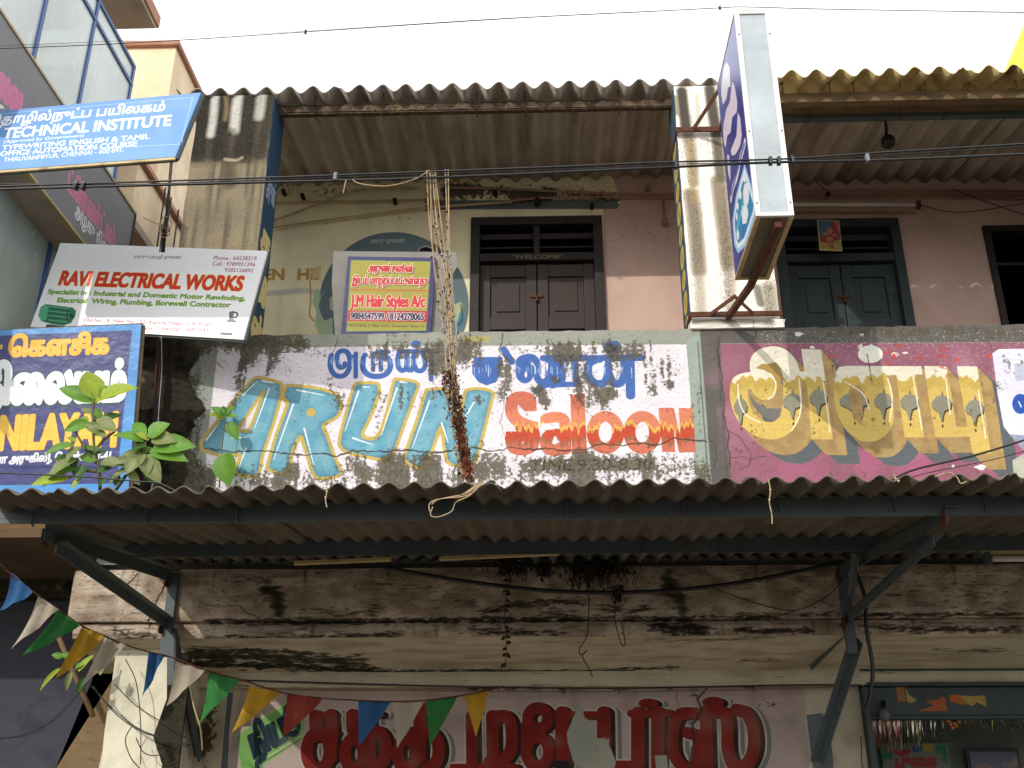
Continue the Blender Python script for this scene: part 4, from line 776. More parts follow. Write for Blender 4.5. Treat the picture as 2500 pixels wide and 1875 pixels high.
# purlins, hooks
MB().angle_iron((-1.88, 6.17, 6.385), (p2a+.01, 6.17, 6.38), .055, .007).build('roof_purlin', M_rustp, shop)
MB().box(-1.9, p2a, 6.15, 6.19, 6.345, 6.382).build('roof_purlin', M_rustp, shop)
MB().box(p2b, 4.6, 5.73, 5.79, 6.038, 6.112).build('eave_beam', M_wood, shop, bev=.004)
MB().box(p2b, 4.6, 6.03, 6.09, 6.178, 6.236).build('eave_beam', M_wood, shop, bev=.004)
MB().box(p2b, 4.6, 6.05, 6.10, 6.148, 6.176).build('roof_purlin', M_steel, shop)
for px in (770, 935, 1164, 1281, 1511):
    x = at(px, 245, 6.13)[0]; MB().tube([(x, 6.13, 6.50), (x, 6.125, 6.335), (x+.004, 6.15, 6.32), (x+.004, 6.20, 6.325)], .004, 5).build('roof_hook', M_rust, shop)
for zx in (635, 870, 988, 1222, 1345, 1568, 1800):
    q = Z5([(zx, 430)])[0]; x = at(q[0], q[1], 5.66)[0]; MB().tube([(x, 5.70, 6.20), (x, 5.69, 6.07)], .0035, 5).ball((x, 5.70, 6.165), .011, .011, .004, 8, 4).build('roof_hook', M_rust, shop)
for zx in (760, 1210, 1430): q = Z5([(zx, 560)])[0]; x = at(q[0], q[1], 6.02)[0]; MB().tube([(x, 6.02, 6.19), (x, 6.02, 6.135), (x, 6.07, 6.13)], .004, 5).build('roof_hook', M_rust, shop)

# ground-floor beam, cornice, soffit, wall
def smear(cv, q, r, a, col, n, jit, seed):          # ragged horizontal streaks along a traced line
    rr = random.Random(seed); P = cv.m(q); L = np.concatenate([[0], np.cumsum(np.hypot(*(P[1:]-P[:-1]).T))])
    for i in range(n):
        t = rr.random()*L[-1]; x = np.interp(t, L, P[:, 0]); y = np.interp(t, L, P[:, 1])+rr.gauss(0, jit); l = rr.uniform(3, 26)
        l *= .6; cv.put(cv.line([(x-l, y+rr.uniform(-2.5, 2.5)), (x, y), (x+l, y+rr.uniform(-2.5, 2.5))], [r*.25, r*rr.uniform(.3, .95), r*.25], 1.6), col, a*rr.uniform(.3, .95))
BK, GN, BR = (34, 29, 22), (40, 44, 30), (112, 92, 74)
bm = Canvas((-2.75, 5.9, 3.0), (1, 0, 0), (0, 0, -1), 7.4, .42, 340, (190, 176, 158))
bm.put(np.clip(np.repeat(smoothnoise(bm.H, bm.W//2+2, 14, 5), 2, 1)[:, :bm.W]*2-.7, 0, 1), (140, 120, 98), .7); bm.put(np.clip(smoothnoise(bm.H, bm.W, 34, 6)*2-1, 0, 1), (112, 96, 80), .55)
rr_ = random.Random(3)
for i in range(5000):
    x, y, l = rr_.uniform(0, bm.W), rr_.uniform(0, bm.H), rr_.uniform(.5, 5); bm.put(bm.line([(x-l, y+rr_.uniform(-1, 1)), (x+l, y+rr_.uniform(-1, 1))], rr_.uniform(.3, 1.0), 1.4), rr_.choice((BK, BR, BR, (196, 180, 158))), rr_.uniform(.15, .6))
for F, q, r, a, c, n, j in ((ZM, [(0, 838), (800, 832), (1716, 826)], 2.6, .85, BK, 260, 2.2), (ZN, [(0, 822), (1716, 815)], 2.6, .85, BK, 170, 2.2), (ZR, [(0, 800), (1602, 798)], 2.2, .8, BK, 150, 2), (ZM, [(0, 930), (600, 925), (1100, 905)], 2.4, .8, BK, 150, 3.5), (ZN, [(0, 885), (520, 900)], 2.2, .8, BK, 70, 2.5), (ZN, [(1010, 870), (1330, 880)], 4.5, .75, BK, 90, 6), (ZR, [(0, 880), (400, 885)], 3, .8, BK, 70, 3), (ZR, [(700, 870), (1600, 880)], 3, .75, BK, 110, 3.5),
    (ZM, [(330, 640), (400, 700), (420, 780)], 5, .6, GN, 90, 12), (ZM, [(500, 820), (900, 780), (1000, 770)], 2.6, .6, BK, 60, 8), (ZM, [(100, 610), (350, 600)], 2, .5, BK, 40, 4), (ZN, [(60, 790), (250, 745), (600, 725)], 1.6, .85, BK, 110, 3), (ZN, [(380, 780), (620, 800)], 2, .7, BK, 50, 8), (ZN, [(720, 770), (900, 775), (1000, 765)], 1.8, .8, BK, 60, 3), (ZN, [(1080, 600), (1150, 700), (1200, 800)], 7, .4, GN, 120, 18), (ZR, [(650, 640), (1000, 700), (1500, 680)], 2, .5, BK, 120, 26), (ZR, [(0, 560), (500, 640)], 2, .4, BK, 60, 22), (ZL, [(420, 640), (700, 700), (900, 850)], 1.6, .4, BK, 36, 16), (ZL, [(560, 880), (860, 930)], 3, .8, BK, 40, 7), (ZM, [(900, 600), (1500, 700), (1500, 800)], 1.6, .5, BK, 80, 16)):
    smear(bm, F(q), r, a, c, n, j, int(q[0][0]+q[0][1]))
crack(bm, ZL([(920, 650), (880, 720), (840, 790), (825, 860)]), 2.4, .9, (30, 24, 18), 5, 31); crack(bm, ZL([(770, 575), (710, 640)]), 1.6, .8, (30, 24, 18), 5, 32); crack(bm, ZM([(0, 750), (180, 750), (240, 790), (320, 830)]), 1.2, .8, (40, 32, 24), 6, 33); crack(bm, ZN([(100, 780), (250, 738), (450, 722), (640, 745)]), 1.5, .8, (40, 32, 24), 8, 34)
for i in range(70):                                 # drips below the ledge
    x, y0, l = rr_.uniform(0, bm.W), rr_.choice((6, 6, 108, 112)), rr_.uniform(8, 60); bm.put(bm.line([(x, y0), (x+rr_.uniform(-3, 3), y0+l)], [rr_.uniform(1.5, 5), .4], 4), rr_.choice((BK, BR, BR)), rr_.uniform(.12, .4))
M_bm = mat('mould streaked limewashed beam', (0, 0, 0), .92, ((46, (.8, 1, 1.2), .58, .68, (60, 50, 40), .5),), ((14, (.8, 1, 1.3), .7, .025), (60, (1, 1, 1), .35, .006)), bm.image('beam paint'))
sv = np.array([0, .43, -.128]); sf = Canvas((-2.75, 5.95, 2.61), (1, 0, 0), sv, 7.4, .46, 340, (190, 180, 158))
sf.put(np.clip(np.repeat(smoothnoise(sf.H, sf.W//6+2, 11, 7), 6, 1)[:, :sf.W]*2-.9, 0, 1), (146, 130, 104), .6)
for F, q, r, a, c, n, j in ((ZM, [(-60, 1030), (400, 1040), (900, 1070)], 7, .75, GN, 420, 14), (ZM, [(-60, 1075), (500, 1095), (1000, 1120)], 6, .8, (24, 26, 18), 300, 8), (ZM, [(-60, 1000), (300, 1000), (600, 1020)], 4, .7, BK, 120, 5), (ZM, [(900, 1120), (1716, 1115)], 3.4, .85, (26, 28, 20), 150, 4), (ZN, [(0, 1115), (600, 1120), (1150, 1095)], 3.6, .85, (26, 30, 20), 170, 4), (ZN, [(400, 940), (700, 935)], 1.4, .6, BR, 40, 12), (ZN, [(980, 940), (1200, 950), (1716, 920)], 1.6, .7, BK, 70, 5), (ZR, [(0, 1065), (250, 1050)], 2, .5, BK, 40, 5), (ZR, [(1100, 995), (1550, 1010)], 2.4, .7, BK, 40, 4), (ZN, [(0, 960), (1600, 1000)], 1.4, .35, BR, 160, 26)):
    smear(sf, F(q), r, a, c, n, j, int(q[0][0]*3+q[0][1]))
M_sf = mat('mould streaked soffit', (0, 0, 0), .92, (), ((14, (.5, 1, 2), .5, .015),), sf.image('soffit paint'))
def uvm(mb, cv): mb.uv = [cv.uv(mb.v[i]) for f in mb.f for i in f]; return mb
xw0 = W(160, 1245, 5.9)[0]
def fascia(x0, x1, y0, y1, z0, z1, nx, nz, amp, seed):
    r = random.Random(seed); V = []; 
    for j in range(nz+1):
        for i in range(nx+1):
            V.append((x0+(x1-x0)*i/nx, y0+(r.uniform(-amp, amp) if 0 < i < nx and 0 < j < nz else (.012 if j in (0, nz) else 0)), z0+(z1-z0)*j/nz+(r.uniform(-amp, amp) if j in (0, nz) else 0)))
    n = len(V); F = [(j*(nx+1)+i, j*(nx+1)+i+1, (j+1)*(nx+1)+i+1, (j+1)*(nx+1)+i) for j in range(nz) for i in range(nx)]
    V += [(x0, y1, z0), (x1, y1, z0), (x1, y1, z1), (x0, y1, z1)]
    F += [tuple(range(nx+1))[::-1]+(n, n+1), tuple(nz*(nx+1)+i for i in range(nx+1))+(n+2, n+3), (n, n+3)+tuple(j*(nx+1) for j in range(nz, -1, -1)), (n+1,)+tuple(j*(nx+1)+nx for j in range(nz+1))+(n+2,), (n, n+1, n+2, n+3)]
    return MB().add(V, F)
uvm(fascia(xw0, 4.6, 5.90, 6.4, 2.700, 2.992, 90, 6, .004, 5), bm).build('slab_beam', M_bm, shop, smooth=False)
uvm(fascia(xw0+.03, 4.6, 5.93, 6.4, 2.612, 2.692, 60, 3, .003, 6), bm).build('cornice', M_bm, shop)
V = [(xw0+.05, 5.95, 2.61), (4.6, 5.95, 2.61), (4.6, 6.38, 2.482), (xw0+.05, 6.38, 2.482), (xw0+.05, 5.95, 2.63), (4.6, 5.95, 2.63), (4.6, 6.44, 2.63), (xw0+.05, 6.44, 2.63)]
uvm(MB().add(V, [(0, 1, 2, 3), (4, 5, 6, 7), (0, 1, 5, 4), (2, 3, 7, 6), (0, 3, 7, 4), (1, 2, 6, 5)]), sf).build('soffit', M_sf, shop)
fascia(-2.2, 4.6, 6.37, 6.46, 2.40, 2.505, 60, 2, .004, 7).build('cornice', M_corn, shop)
lx = W(1868, 1600, 6.45)[0]
board(lc, MB(), [(-2.3, 6.45, 2.46), (lx, 6.45, 2.46), (lx, 6.45, 1.45), (-2.3, 6.45, 1.45)], (0, .15, 0)).build('shop_wall', M_low, shop)
MB().box(-2.3, lx, 6.45, 6.6, .14, 1.45).build('shop_wall', M_corn, shop)
M_lpil = mat('lime washed lower pillar', (214, 208, 186), .88, ((3, (1.5, 1, .7), .56, .68, (60, 62, 44), .7), (14, (1, 1, 1), .64, .72, (90, 86, 66), .6)), ((22, (1, 1, 1), .45, .008),))
rough_box(W(238, 1500, 6.08)[0], W(385, 1500, 6.08)[0], 6.08, 6.46, .14, 2.60, 30, .004, 12).build('lower_pillar', M_lpil, shop)
MB().prism([(W(350, 1500, 6.07)[0]+a, 6.07, b) for a, b in ((0, 2.55), (.03, 2.3), (-.02, 2.1), (.05, 1.95), (.0, 1.7), (.14, 1.7), (.14, 2.55))], (0, .02, 0)).build('mould_patch', M_dirt, shop)
# lower doorway at the right
gx0 = lx; gm = MB()
zA, zB_, zC_, zD_ = W(2000, 1432, 6.42)[2], W(2000, 1452, 6.42)[2], W(2000, 1480, 6.42)[2], W(2000, 1546, 6.42)[2]
gm.box(gx0, 4.6, 6.36, 6.6, zB_, zA); gm.box(gx0, 4.6, 6.385, 6.6, zC_+.012, zB_-.004); gm.box(gx0+.03, 4.6, 6.355, 6.6, zC_-.012, zC_+.010); gm.box(gx0, gx0+.035, 6.37, 6.6, .14, zC_-.014)
dw = gm.build('doorway', M_doorg, shop, bev=.004); tag(dw, 'dark green shop doorway head with torn stickers')
MB().box(gx0+.036, 4.6, 6.40, 6.42, zD_, zC_-.014).build('door_header', M_doorg, dw, bev=.003); MB().box(gx0+.036, 4.6, 6.385, 6.43, zD_-.022, zD_-.002).build('door_header', M_doorg, dw, bev=.003)
def flat(name, m, pts, Y, parent, th=.002):
    return MB().prism([at(a, b, Y) for a, b in pts], (0, th, 0)).build(name, m, parent)
M_stk = [mat('torn brown sticker', (134, 96, 52), .7), mat('torn orange sticker', (156, 84, 44), .7), mat('torn yellow sticker', (150, 128, 66), .7), mat('torn buff sticker', (150, 130, 90), .7)]
for k, q in ((0, [(665, 372), (770, 376), (795, 555), (700, 555)]), (3, [(790, 375), (830, 470), (930, 540), (860, 575), (805, 550)]), (1, [(1020, 545), (1190, 530), (1200, 498), (1262, 498), (1296, 665), (1200, 668), (930, 668), (1130, 600)]), (2, [(1430, 478), (1600, 490), (1740, 478), (1770, 620), (1640, 560), (1600, 610), (1520, 580)]), (1, [(1310, 480), (1430, 468), (1520, 600), (1330, 560)])):
    flat('torn_sticker', M_stk[k], ZD(q), 6.397, dw)
for k, q in ((3, [(330, 260), (480, 205), (850, 218), (930, 245), (790, 285), (500, 290)]), (1, [(845, 215), (940, 212), (935, 250), (850, 255)]), (3, [(1665, 165), (1900, 175), (1960, 230), (1700, 240)]), (3, [(1990, 200), (2212, 200), (2212, 350), (2000, 350)])):
    flat('torn_sticker', M_stk[k], ZD(q), 6.382, dw)
M_room = mat('grey green shop interior', (96, 106, 98), .9, ((2, (1, 1, 1), .5, .7, (80, 90, 82), .6),))
MB().box(gx0, 4.6, 7.4, 7.5, .14, 3.0).build('shop_interior', M_room, shop); MB().box(-2.3, 4.6, 6.6, 7.4, 2.7, 2.78).build('shop_ceiling', M_dark, shop)
MB().box(gx0-.1, gx0, 6.6, 7.4, .14, 2.7).build('shop_interior', M_room, shop)
# ================================================================== things on the verandah wall
def tubes(name, m, lists, parent, r, n=6): 
    for p in lists: MB().tube(p, r, n).build(name, m, parent, smooth=True)
def wpts(pts, Y): return [at(x, y, Y) for x, y in pts]
tubes('conduit', M_pipey, [spline(wpts(Z3([(150, 960), (400, 925), (900, 860), (1250, 825), (1659, 800)]), 7.36), 3), spline(wpts(Z3([(150, 920), (350, 850), (600, 750), (800, 715), (1080, 712)]), 7.36), 3),
      wpts(Z3([(150, 800), (700, 795), (1300, 780)]), 7.37)], shop, .009)
tubes('conduit', M_pipe, [spline(wpts(Z4([(-20, 710), (300, 715), (700, 735), (1000, 745), (1430, 752)]), 7.36), 3), spline(wpts(Z4([(-20, 830), (300, 800), (560, 775), (1000, 768), (1420, 772)]), 7.37), 3),
      wpts(Z5([(600, 940), (1200, 940), (1821, 945)]), 7.37), wpts(Z5([(600, 975), (1300, 972), (1821, 985)]), 7.37), wpts(Z5([(620, 962), (1100, 960), (1821, 965)]), 7.38), wpts(Z4([(1325, 790), (1330, 910)]), 7.37)], shop, .010)
for i, (F, x, y, m) in enumerate(((Z4, 1335, 925, M_pipe), (Z4, 540, 800, M_root), (Z4, 280, 745, M_root), (Z3, 930, 795, M_root), (Z3, 355, 765, M_root), (Z3, 238, 740, M_root), (Z4, 1225, 712, M_pipe), (Z5, 850, 965, M_root), (Z4, 880, 825, M_root))):
    q = at(*F([(x, y)])[0], 7.36); mb = MB().tube([q+np.array([0, .035, 0]), q+np.array([0, -.03, 0])], .026 if i < 2 else .017, 12); mb.ball(q+np.array([0, -.03, 0]), .016 if i < 2 else .010, .01, .012, 8, 4); mb.build('junction_box', m, shop, smooth=False)
tubes('loose_wire', M_wire, [spline(wpts(Z5([(690, 570), (720, 680), (760, 800), (800, 900), (850, 940)]), 7.3), 4), spline(wpts(Z5([(1470, 935), (1600, 985), (1821, 1060)]), 7.33), 4), spline(wpts(Z5([(1300, 1010), (1500, 1050), (1821, 1005)]), 7.34), 4)], shop, .004, 5)
tl = thing('tube_light', 'dusty tube light on the pink wall above the green door', 'tube light', W(1850, 450, 7.34))
a, b = at(*Z5([(640, 1010)])[0], 7.33), at(*Z5([(1290, 1012)])[0], 7.33)
MB().bar(a+np.array([0, .03, -.028]), b+np.array([0, .03, -.028]), .035, .05).build('fixture', M_pipe, tl, bev=.004); MB().tube([a, b], .016, 12).build('tube', M_white, tl, smooth=True)
MB().bar(b+np.array([-.005, 0, 0]), b+np.array([.03, 0, 0]), .05, .06).build('lamp_holder', M_rust, tl, bev=.004)
# picture above the green door
q = [at(*Z5([p])[0], 7.22) for p in ((800, 1085), (908, 1090), (924, 1240), (812, 1235))]
bx = MB().prism(q, (0, .012, 0)); pr = bx.build('picture_frame', M_pipey, None, origin=q[3]); tag(pr, 'small colourful framed picture hung at the top of the green door', 'picture')
cc = Canvas((q[0][0]-.02, 7.215, q[0][2]+.02), (1, 0, 0), (0, 0, -1), .34, .42, 400, (140, 66, 56))
cc.poly(Z5([(800, 1080), (880, 1085), (830, 1170), (800, 1160)]), (74, 106, 124)); cc.poly(Z5([(880, 1085), (930, 1085), (930, 1160), (900, 1140)]), (200, 90, 120)); cc.poly(Z5([(805, 1190), (850, 1200), (880, 1240), (805, 1240)]), (160, 144, 70)); cc.poly(Z5([(880, 1190), (930, 1180), (930, 1240), (880, 1240)]), (160, 146, 80))
for x, y, rx, ry in ((862, 1140, 14, 16), (840, 1155, 12, 7), (885, 1160, 12, 7), (862, 1180, 16, 14), (850, 1205, 12, 8), (872, 1205, 12, 8)): cc.poly(Z5(cc.ell((x, y), rx, ry, 12)), (170, 126, 92))
M_pic = mat('colour print', (0, 0, 0), .35, (), (), cc.image('framed print'), spec=.5)
def inset(q, k): c = sum(q)/len(q); return [p+(c-p)*k for p in q]
board(cc, MB(), [p+np.array([0, -.003, 0]) for p in inset(q, .08)], (0, .002, 0)).build('print', M_pic, pr)
MB().tube([q[0]+np.array([.05, .01, -.01]), W(1795, 482, 7.34)], .004, 5).build('hanging_cord', M_wire, pr)
# dead lamp hanging from the roof beam
L0, L1 = Z5([(1125, 565)])[0], Z5([(1140, 740)])[0]
p0, p1 = at(*L0, 6.2), at(*Z5([(1140, 680)])[0], 6.2); p2 = at(*Z5([(1150, 700)])[0], 6.2)
lamp = thing('hanging_lamp', 'old dark bulb holder hanging by frayed cord under the right roof beam', 'lamp', p1)
MB().tube(spline([p0, p0+np.array([.008, 0, -.08]), p0+np.array([.0, .0, -.16]), p1], 5), .011, 6).build('cord', M_black, lamp, smooth=True); MB().ball(p2, .05, .05, .055, 12, 8).build('bulb', M_black, lamp, smooth=True); MB().tube([p1, p2+np.array([0, 0, .02])], [.018, .026], 10).build('socket', M_black, lamp)

# ================================================================== backing sheet and poster behind the parapet
Yb = 6.36
q = [at(*p, Yb) for p in Z3([(547, 1105), (1312, 1112), (1318, 1200), (1290, 1250), (1300, 1700), (560, 1700), (536, 1300)])]
M_sheet = mat('grubby white sheet', (130, 128, 122), .7, ((4, (1, 1, 1), .55, .7, (160, 150, 130), .6),), ((5, (1, 1, 1), .4, .03),))
o = MB().prism(q, (0, .012, 0)).build('backing_sheet', M_sheet, None, origin=(q[0][0], Yb, 4.4)); tag(o, 'plain grubby white sheet leaning behind the yellow hair salon poster', 'sheet')
qp = [at(*p, Yb-.03) for p in Z3([(637, 1138), (1186, 1147), (1150, 1640), (592, 1640)])]
jc = Canvas((qp[3][0]-.03, Yb-.03, qp[0][2]+.02), (1, 0, 0), (0, 0, -1), .75, .70, 900, (40, 34, 92))
def jp(p, c, **k): jc.poly(Z3(p), c, **k)
def jt(t, a, b, tp, c, **k): jc.text(t, Z3([a])[0], Z3([b])[0], Z3([tp])[0], c, **k)
jp([(655, 1160), (1152, 1170), (1124, 1602), (626, 1606)], (120, 150, 60)); jp([(661, 1165), (1146, 1175), (1119, 1597), (632, 1600)], (152, 144, 44))
jt('அருண் சலூன்', (764, 1230), (1040, 1236), (768, 1196), (178, 24, 30), bold=3.0, outline=(3, (238, 232, 210)), shadow=((5, 5), (70, 40, 30), 3))
jt('இடம் மாற்றப்பட்டுள்ளது', (664, 1306), (1130, 1312), (668, 1272), (178, 24, 30), bold=2.6, outline=(3, (238, 232, 210)), shadow=((5, 5), (70, 40, 30), 3), cap='ப')
jc.stroke(Z3([(648, 1346), (1137, 1352)]), 1.3, (196, 60, 30), smooth=False)
jt('J.M Hair Styles A/c', (654, 1450), (1114, 1454), (658, 1378), (196, 30, 40), bold=4.4, outline=(2.5, (240, 236, 214)))
jp([(638, 1475), (1137, 1479), (1131, 1547), (633, 1541)], (172, 34, 40)); jt('9884547599 / 8124278065', (652, 1528), (1108, 1534), (655, 1488), (34, 26, 66), bold=2.6, outline=(2.6, (244, 236, 230)))
jt('No.72, Old No. 51, Pilliyar Kovil St., Thiruvanmiyur, Chennai - 41.', (646, 1576), (1112, 1581), (648, 1560), (60, 56, 40), bold=.3)
M_jm = mat('printed poster', (0, 0, 0), .45, (), ((3, (1, 1, 1), .25, .03),), jc.image('hair salon poster'), spec=.4, var=.05)
o = board(jc, MB(), qp, (0, .02, 0)).build('poster', M_jm, None, origin=(qp[3][0], Yb, 4.4)); tag(o, 'yellow and navy hair salon poster in Tamil and English behind the parapet', 'poster')

# ================================================================== awning
awn = thing('awning', 'dark corrugated sheet awning on grey green steel brackets across the shopfront', 'awning', (0, 5.9, 3.0))
ZS = lambda y: 2.875+.1*(y-4.25)
pha = at(*ZL([(185, 72)])[0], 3.89)[0]
ex0 = -2.28; k = 0; x = ex0
for k in range(6):
    x1 = x+1.02; up = .011*(k % 2); y0 = 3.885+(.026 if k % 2 else 0)-(.02 if k in (2,) else 0)
    sheet(x-.02, min(x1+.05, 4.4), y0, ZS(y0)-.018+up, 6.05, ZS(6.05)+.012+up, .0995, .026, .006, pha, 40+k, 6, .0025).build('roof_sheet', M_awn, awn, smooth=True); x = x1
for Y, hb, name in ((4.25, (.3005, .2840), 'purlin'), (5.28, (.2632, .2495), 'purlin')):
    MB().angle_iron((ex0 if Y < 5 else ex0+.12, Y, 1.6+hb[0]*Y-.03), (4.4, Y, 1.6+hb[0]*Y-.03), .06, .006).box(ex0 if Y < 5 else ex0+.12, 4.4, Y-.028, Y-.022, 1.6+hb[1]*Y-.012, 1.6+hb[0]*Y-.026).build(name, M_steel, awn)
for i, (px, py, Y) in enumerate([(180, 275, 4.22), (820, 268, 4.22), (1322, 262, 4.22), (1200, 470, 5.25)]): 
    q = at(*ZL([(px, py)])[0], Y); MB().tube([q+np.array([0, -.012, .055]), q+np.array([0, -.012, -.012]), q+np.array([0, .02, -.02])], .005, 6).build('hook_bolt', M_steel, awn)
for px, py, Y in ((535, 240, 4.22), (1190, 222, 4.22), (968, 440, 5.25), (1395, 425, 5.25)):
    q = at(*ZN([(px, py)])[0], Y); MB().tube([q+np.array([0, -.012, .055]), q+np.array([0, -.012, -.012]), q+np.array([0, .02, -.02])], .005, 6).build('hook_bolt', M_steel, awn)
for px, py, Y in ((235, 205, 4.22), (880, 205, 4.22), (1385, 200, 4.22), (435, 410, 5.25)):
    q = at(*ZR([(px, py)])[0], Y); MB().tube([q+np.array([0, -.012, .055]), q+np.array([0, -.012, -.012]), q+np.array([0, .02, -.02])], .005, 6).build('hook_bolt', M_steel, awn)
def bracket(X, ye, ze_, braces):
    b = MB().angle_iron((X, 5.89, 2.955), (X, ye, ze_), .055, .006).bar((X-.026, 5.88, 2.945), (X-.026, ye, ze_-.012), .006, .05).build('bracket_arm', M_steel, awn)
    MB().angle_iron((X+.01, 5.885, 2.68), (X+.01, 4.42, 2.745), .05, .006).build('strut', M_steel, awn)
    MB().box(X-.028, X+.028, 5.865, 5.893, 2.50, 2.97).build('post', M_steel, awn, bev=.003)
    for y_, z_ in ((5.86, 2.92), (5.86, 2.66), (ye+.03, ze_-.02)): MB().box(X-.036, X-.030, y_-.035, y_+.025, z_-.035, z_+.035).tube([(X-.045, y_, z_), (X-.03, y_, z_)], .008, 6).build('gusset_plate', M_rust, awn)
    for a, c, ww in braces: MB().angle_iron(a, c, ww, .007).build('brace', M_steel, awn)
XA = -2.10; XB = 1.656
bracket(XA, 4.32, 2.785, [((XA+.02, 5.87, 2.64), at(425*S, 1640*S, 6.4), .05), (at(372*S, 1370*S, 5.86), at(372*S, 1480*S, 5.86), .04)])
bracket(XB, 4.2, 2.80, [((XB, 5.87, 2.66), at(1745*S, 1440*S, 6.3), .045), (at(1850*S, 1385*S, 5.87), at(1765*S, 1650*S, 6.4), .055), (at(1848*S, 1200*S, 5.3), at(1838*S, 1290*S, 5.6), .03)])
# pale batten and lamp under the awning
for A_, B_, Y, lab in (((500, 515), (1040, 492), 5.62, 'pale wooden batten under the awning, left of the hanging roots'), ((1310, 490), (1980, 458), 5.58, 'pale wooden batten under the awning, above the hanging roots')):
    a, b = at(*ZM([A_])[0], Y), at(*ZM([B_])[0], Y); o = MB().bar(a, b, .03, .02).build('batten', M_pipey, None, bev=.002, origin=a); tag(o, lab, 'batten', 'battens under the awning')
q0, q1 = at(*ZR([(1390, 490)])[0], 5.5), at(*ZR([(1700, 490)])[0], 5.5)
tl = thing('tube_light', 'tube light fixture hung under the right end of the awning', 'tube light', q0)
MB().box(q0[0], q1[0]+.3, 5.47, 5.55, q0[2]+.035, q0[2]+.075).build('fixture', M_pipey, tl, bev=.004); MB().tube([q0+np.array([.03, 0, 0]), q1+np.array([.3, 0, 0])], .016, 12).build('tube', M_white, tl, smooth=True); MB().box(q0[0], q0[0]+.02, 5.48, 5.54, q0[2]-.03, q0[2]+.034).build('lamp_holder', M_steel, tl)

# ================================================================== projecting light box sign
bx0, bx1, by0, by1, bz0, bz1 = 1.088, 1.272, 4.60, 5.26, 4.465, 5.785
lb = thing('light_box_sign', 'tall blue and silver light box sign jutting out from the white pillar', 'sign', ((bx0+bx1)/2, 6.0, bz0))
MB().box(bx0+.004, bx1-.004, by0+.006, by1, bz0+.01, bz1-.004).build('cabinet', M_alu, lb)
kc = Canvas((bx0, by1, bz1), (0, -1, 0), (0, 0, -1), by1-by0, bz1-bz0, 600, (58, 62, 140))
g = np.clip(1-np.arange(kc.H)/kc.H*2.6, 0, 1)[:, None]*np.ones((1, kc.W)); kc.put(g.astype(np.float32), (150, 156, 200), .7)
WHT = (238, 236, 242)
def kp(p, c, **k): kc.poly(ZG(p), c, **k)
kp([(150, 460), (165, 350), (182, 320), (198, 350), (204, 470), (190, 470), (180, 540), (160, 575), (150, 520)], WHT)
kp([(115, 440), (160, 220), (195, 100), (190, 150), (165, 240), (120, 480)], WHT)
for poly in ([(163, 690), (180, 600), (200, 560), (215, 435), (228, 460), (245, 560), (242, 620), (215, 650), (205, 740), (185, 760), (175, 830), (165, 800), (160, 730)], [(205, 850), (240, 760), (248, 620), (262, 650), (272, 760), (262, 820), (235, 870), (215, 880)], [(185, 870), (195, 875), (203, 930), (205, 1035), (192, 990), (186, 930)]):
    kp(poly, WHT)
    xs_ = [p[0] for p in poly]; ys_ = [p[1] for p in poly]; Mq = kc.full([kc.fill([kc.m(ZG(poly))])])
    st = ((np.arange(kc.W) % 5) < 2).astype(np.float32)[None]*np.ones((kc.H, 1), np.float32); kc.put(Mq*st, (206, 160, 196), .7)
kc.stroke(ZG([(290, 800), (275, 860), (262, 900), (252, 960), (240, 1010), (228, 1040), (212, 1100), (208, 1135)]), [1.6]*1 if 0 else 2.2, WHT)
for y in range(820, 1130, 26): kc.stroke(ZG([(288-(y-800)*.26, y), (292-(y-800)*.26, y-8)]), 1.1, (96, 96, 160))
kp([(288, 962), (350, 1160), (345, 1220), (290, 1390), (250, 1430), (232, 1390), (222, 1270), (240, 1140)], (60, 140, 190)); kc.stroke(ZG([(288, 962), (350, 1160), (345, 1220), (290, 1390), (250, 1430), (232, 1390), (222, 1270), (240, 1140), (288, 962)]), 2.4, (170, 214, 250), smooth=False)
kc.stroke(ZG([(288, 970), (346, 1162), (341, 1218), (288, 1382), (250, 1420), (236, 1385), (227, 1270), (244, 1142), (288, 970)]), 1.0, (250, 252, 255), smooth=False)
for x, y, rx, ry in ((288, 1012, 9, 26), (262, 1112, 9, 28), (297, 1110, 18, 70), (290, 1220, 20, 50), (288, 1265, 14, 30), (248, 1350, 8, 32), (242, 1240, 5, 26), (247, 1180, 6, 24)): kp(kc.ell((x, y), rx, ry, 16), (246, 248, 252))
kc.stroke(ZG([(240, 1330), (265, 1220), (280, 1150)]), 1.2, (90, 200, 220)); kp([(275, 1290), (300, 1280), (285, 1370), (268, 1380)], (40, 120, 190))
M_kb = mat('light box print', (0, 0, 0), .3, (), (), kc.image('light box print'), spec=.5, var=.03)
board(kc, MB(), [(bx0-.001, by1-.01, bz1-.012), (bx0-.001, by0+.02, bz1-.012), (bx0-.001, by0+.02, bz0+.012), (bx0-.001, by1-.01, bz0+.012)], (.004, 0, 0)).build('printed_panel', M_kb, lb)
fr = MB(); t = .022
fr.box(bx0-.004, bx0+t, by0-.004, by0+.016, bz0, bz1); fr.box(bx1-t, bx1+.004, by0-.004, by0+.016, bz0, bz1); fr.box(bx0+t, bx1-t, by0-.003, by0+.015, bz0, bz0+.02); fr.box(bx0+t, bx1-t, by0-.003, by0+.015, bz1-.02, bz1)
fr.build('trim_front', M_alut, lb, bev=.002)
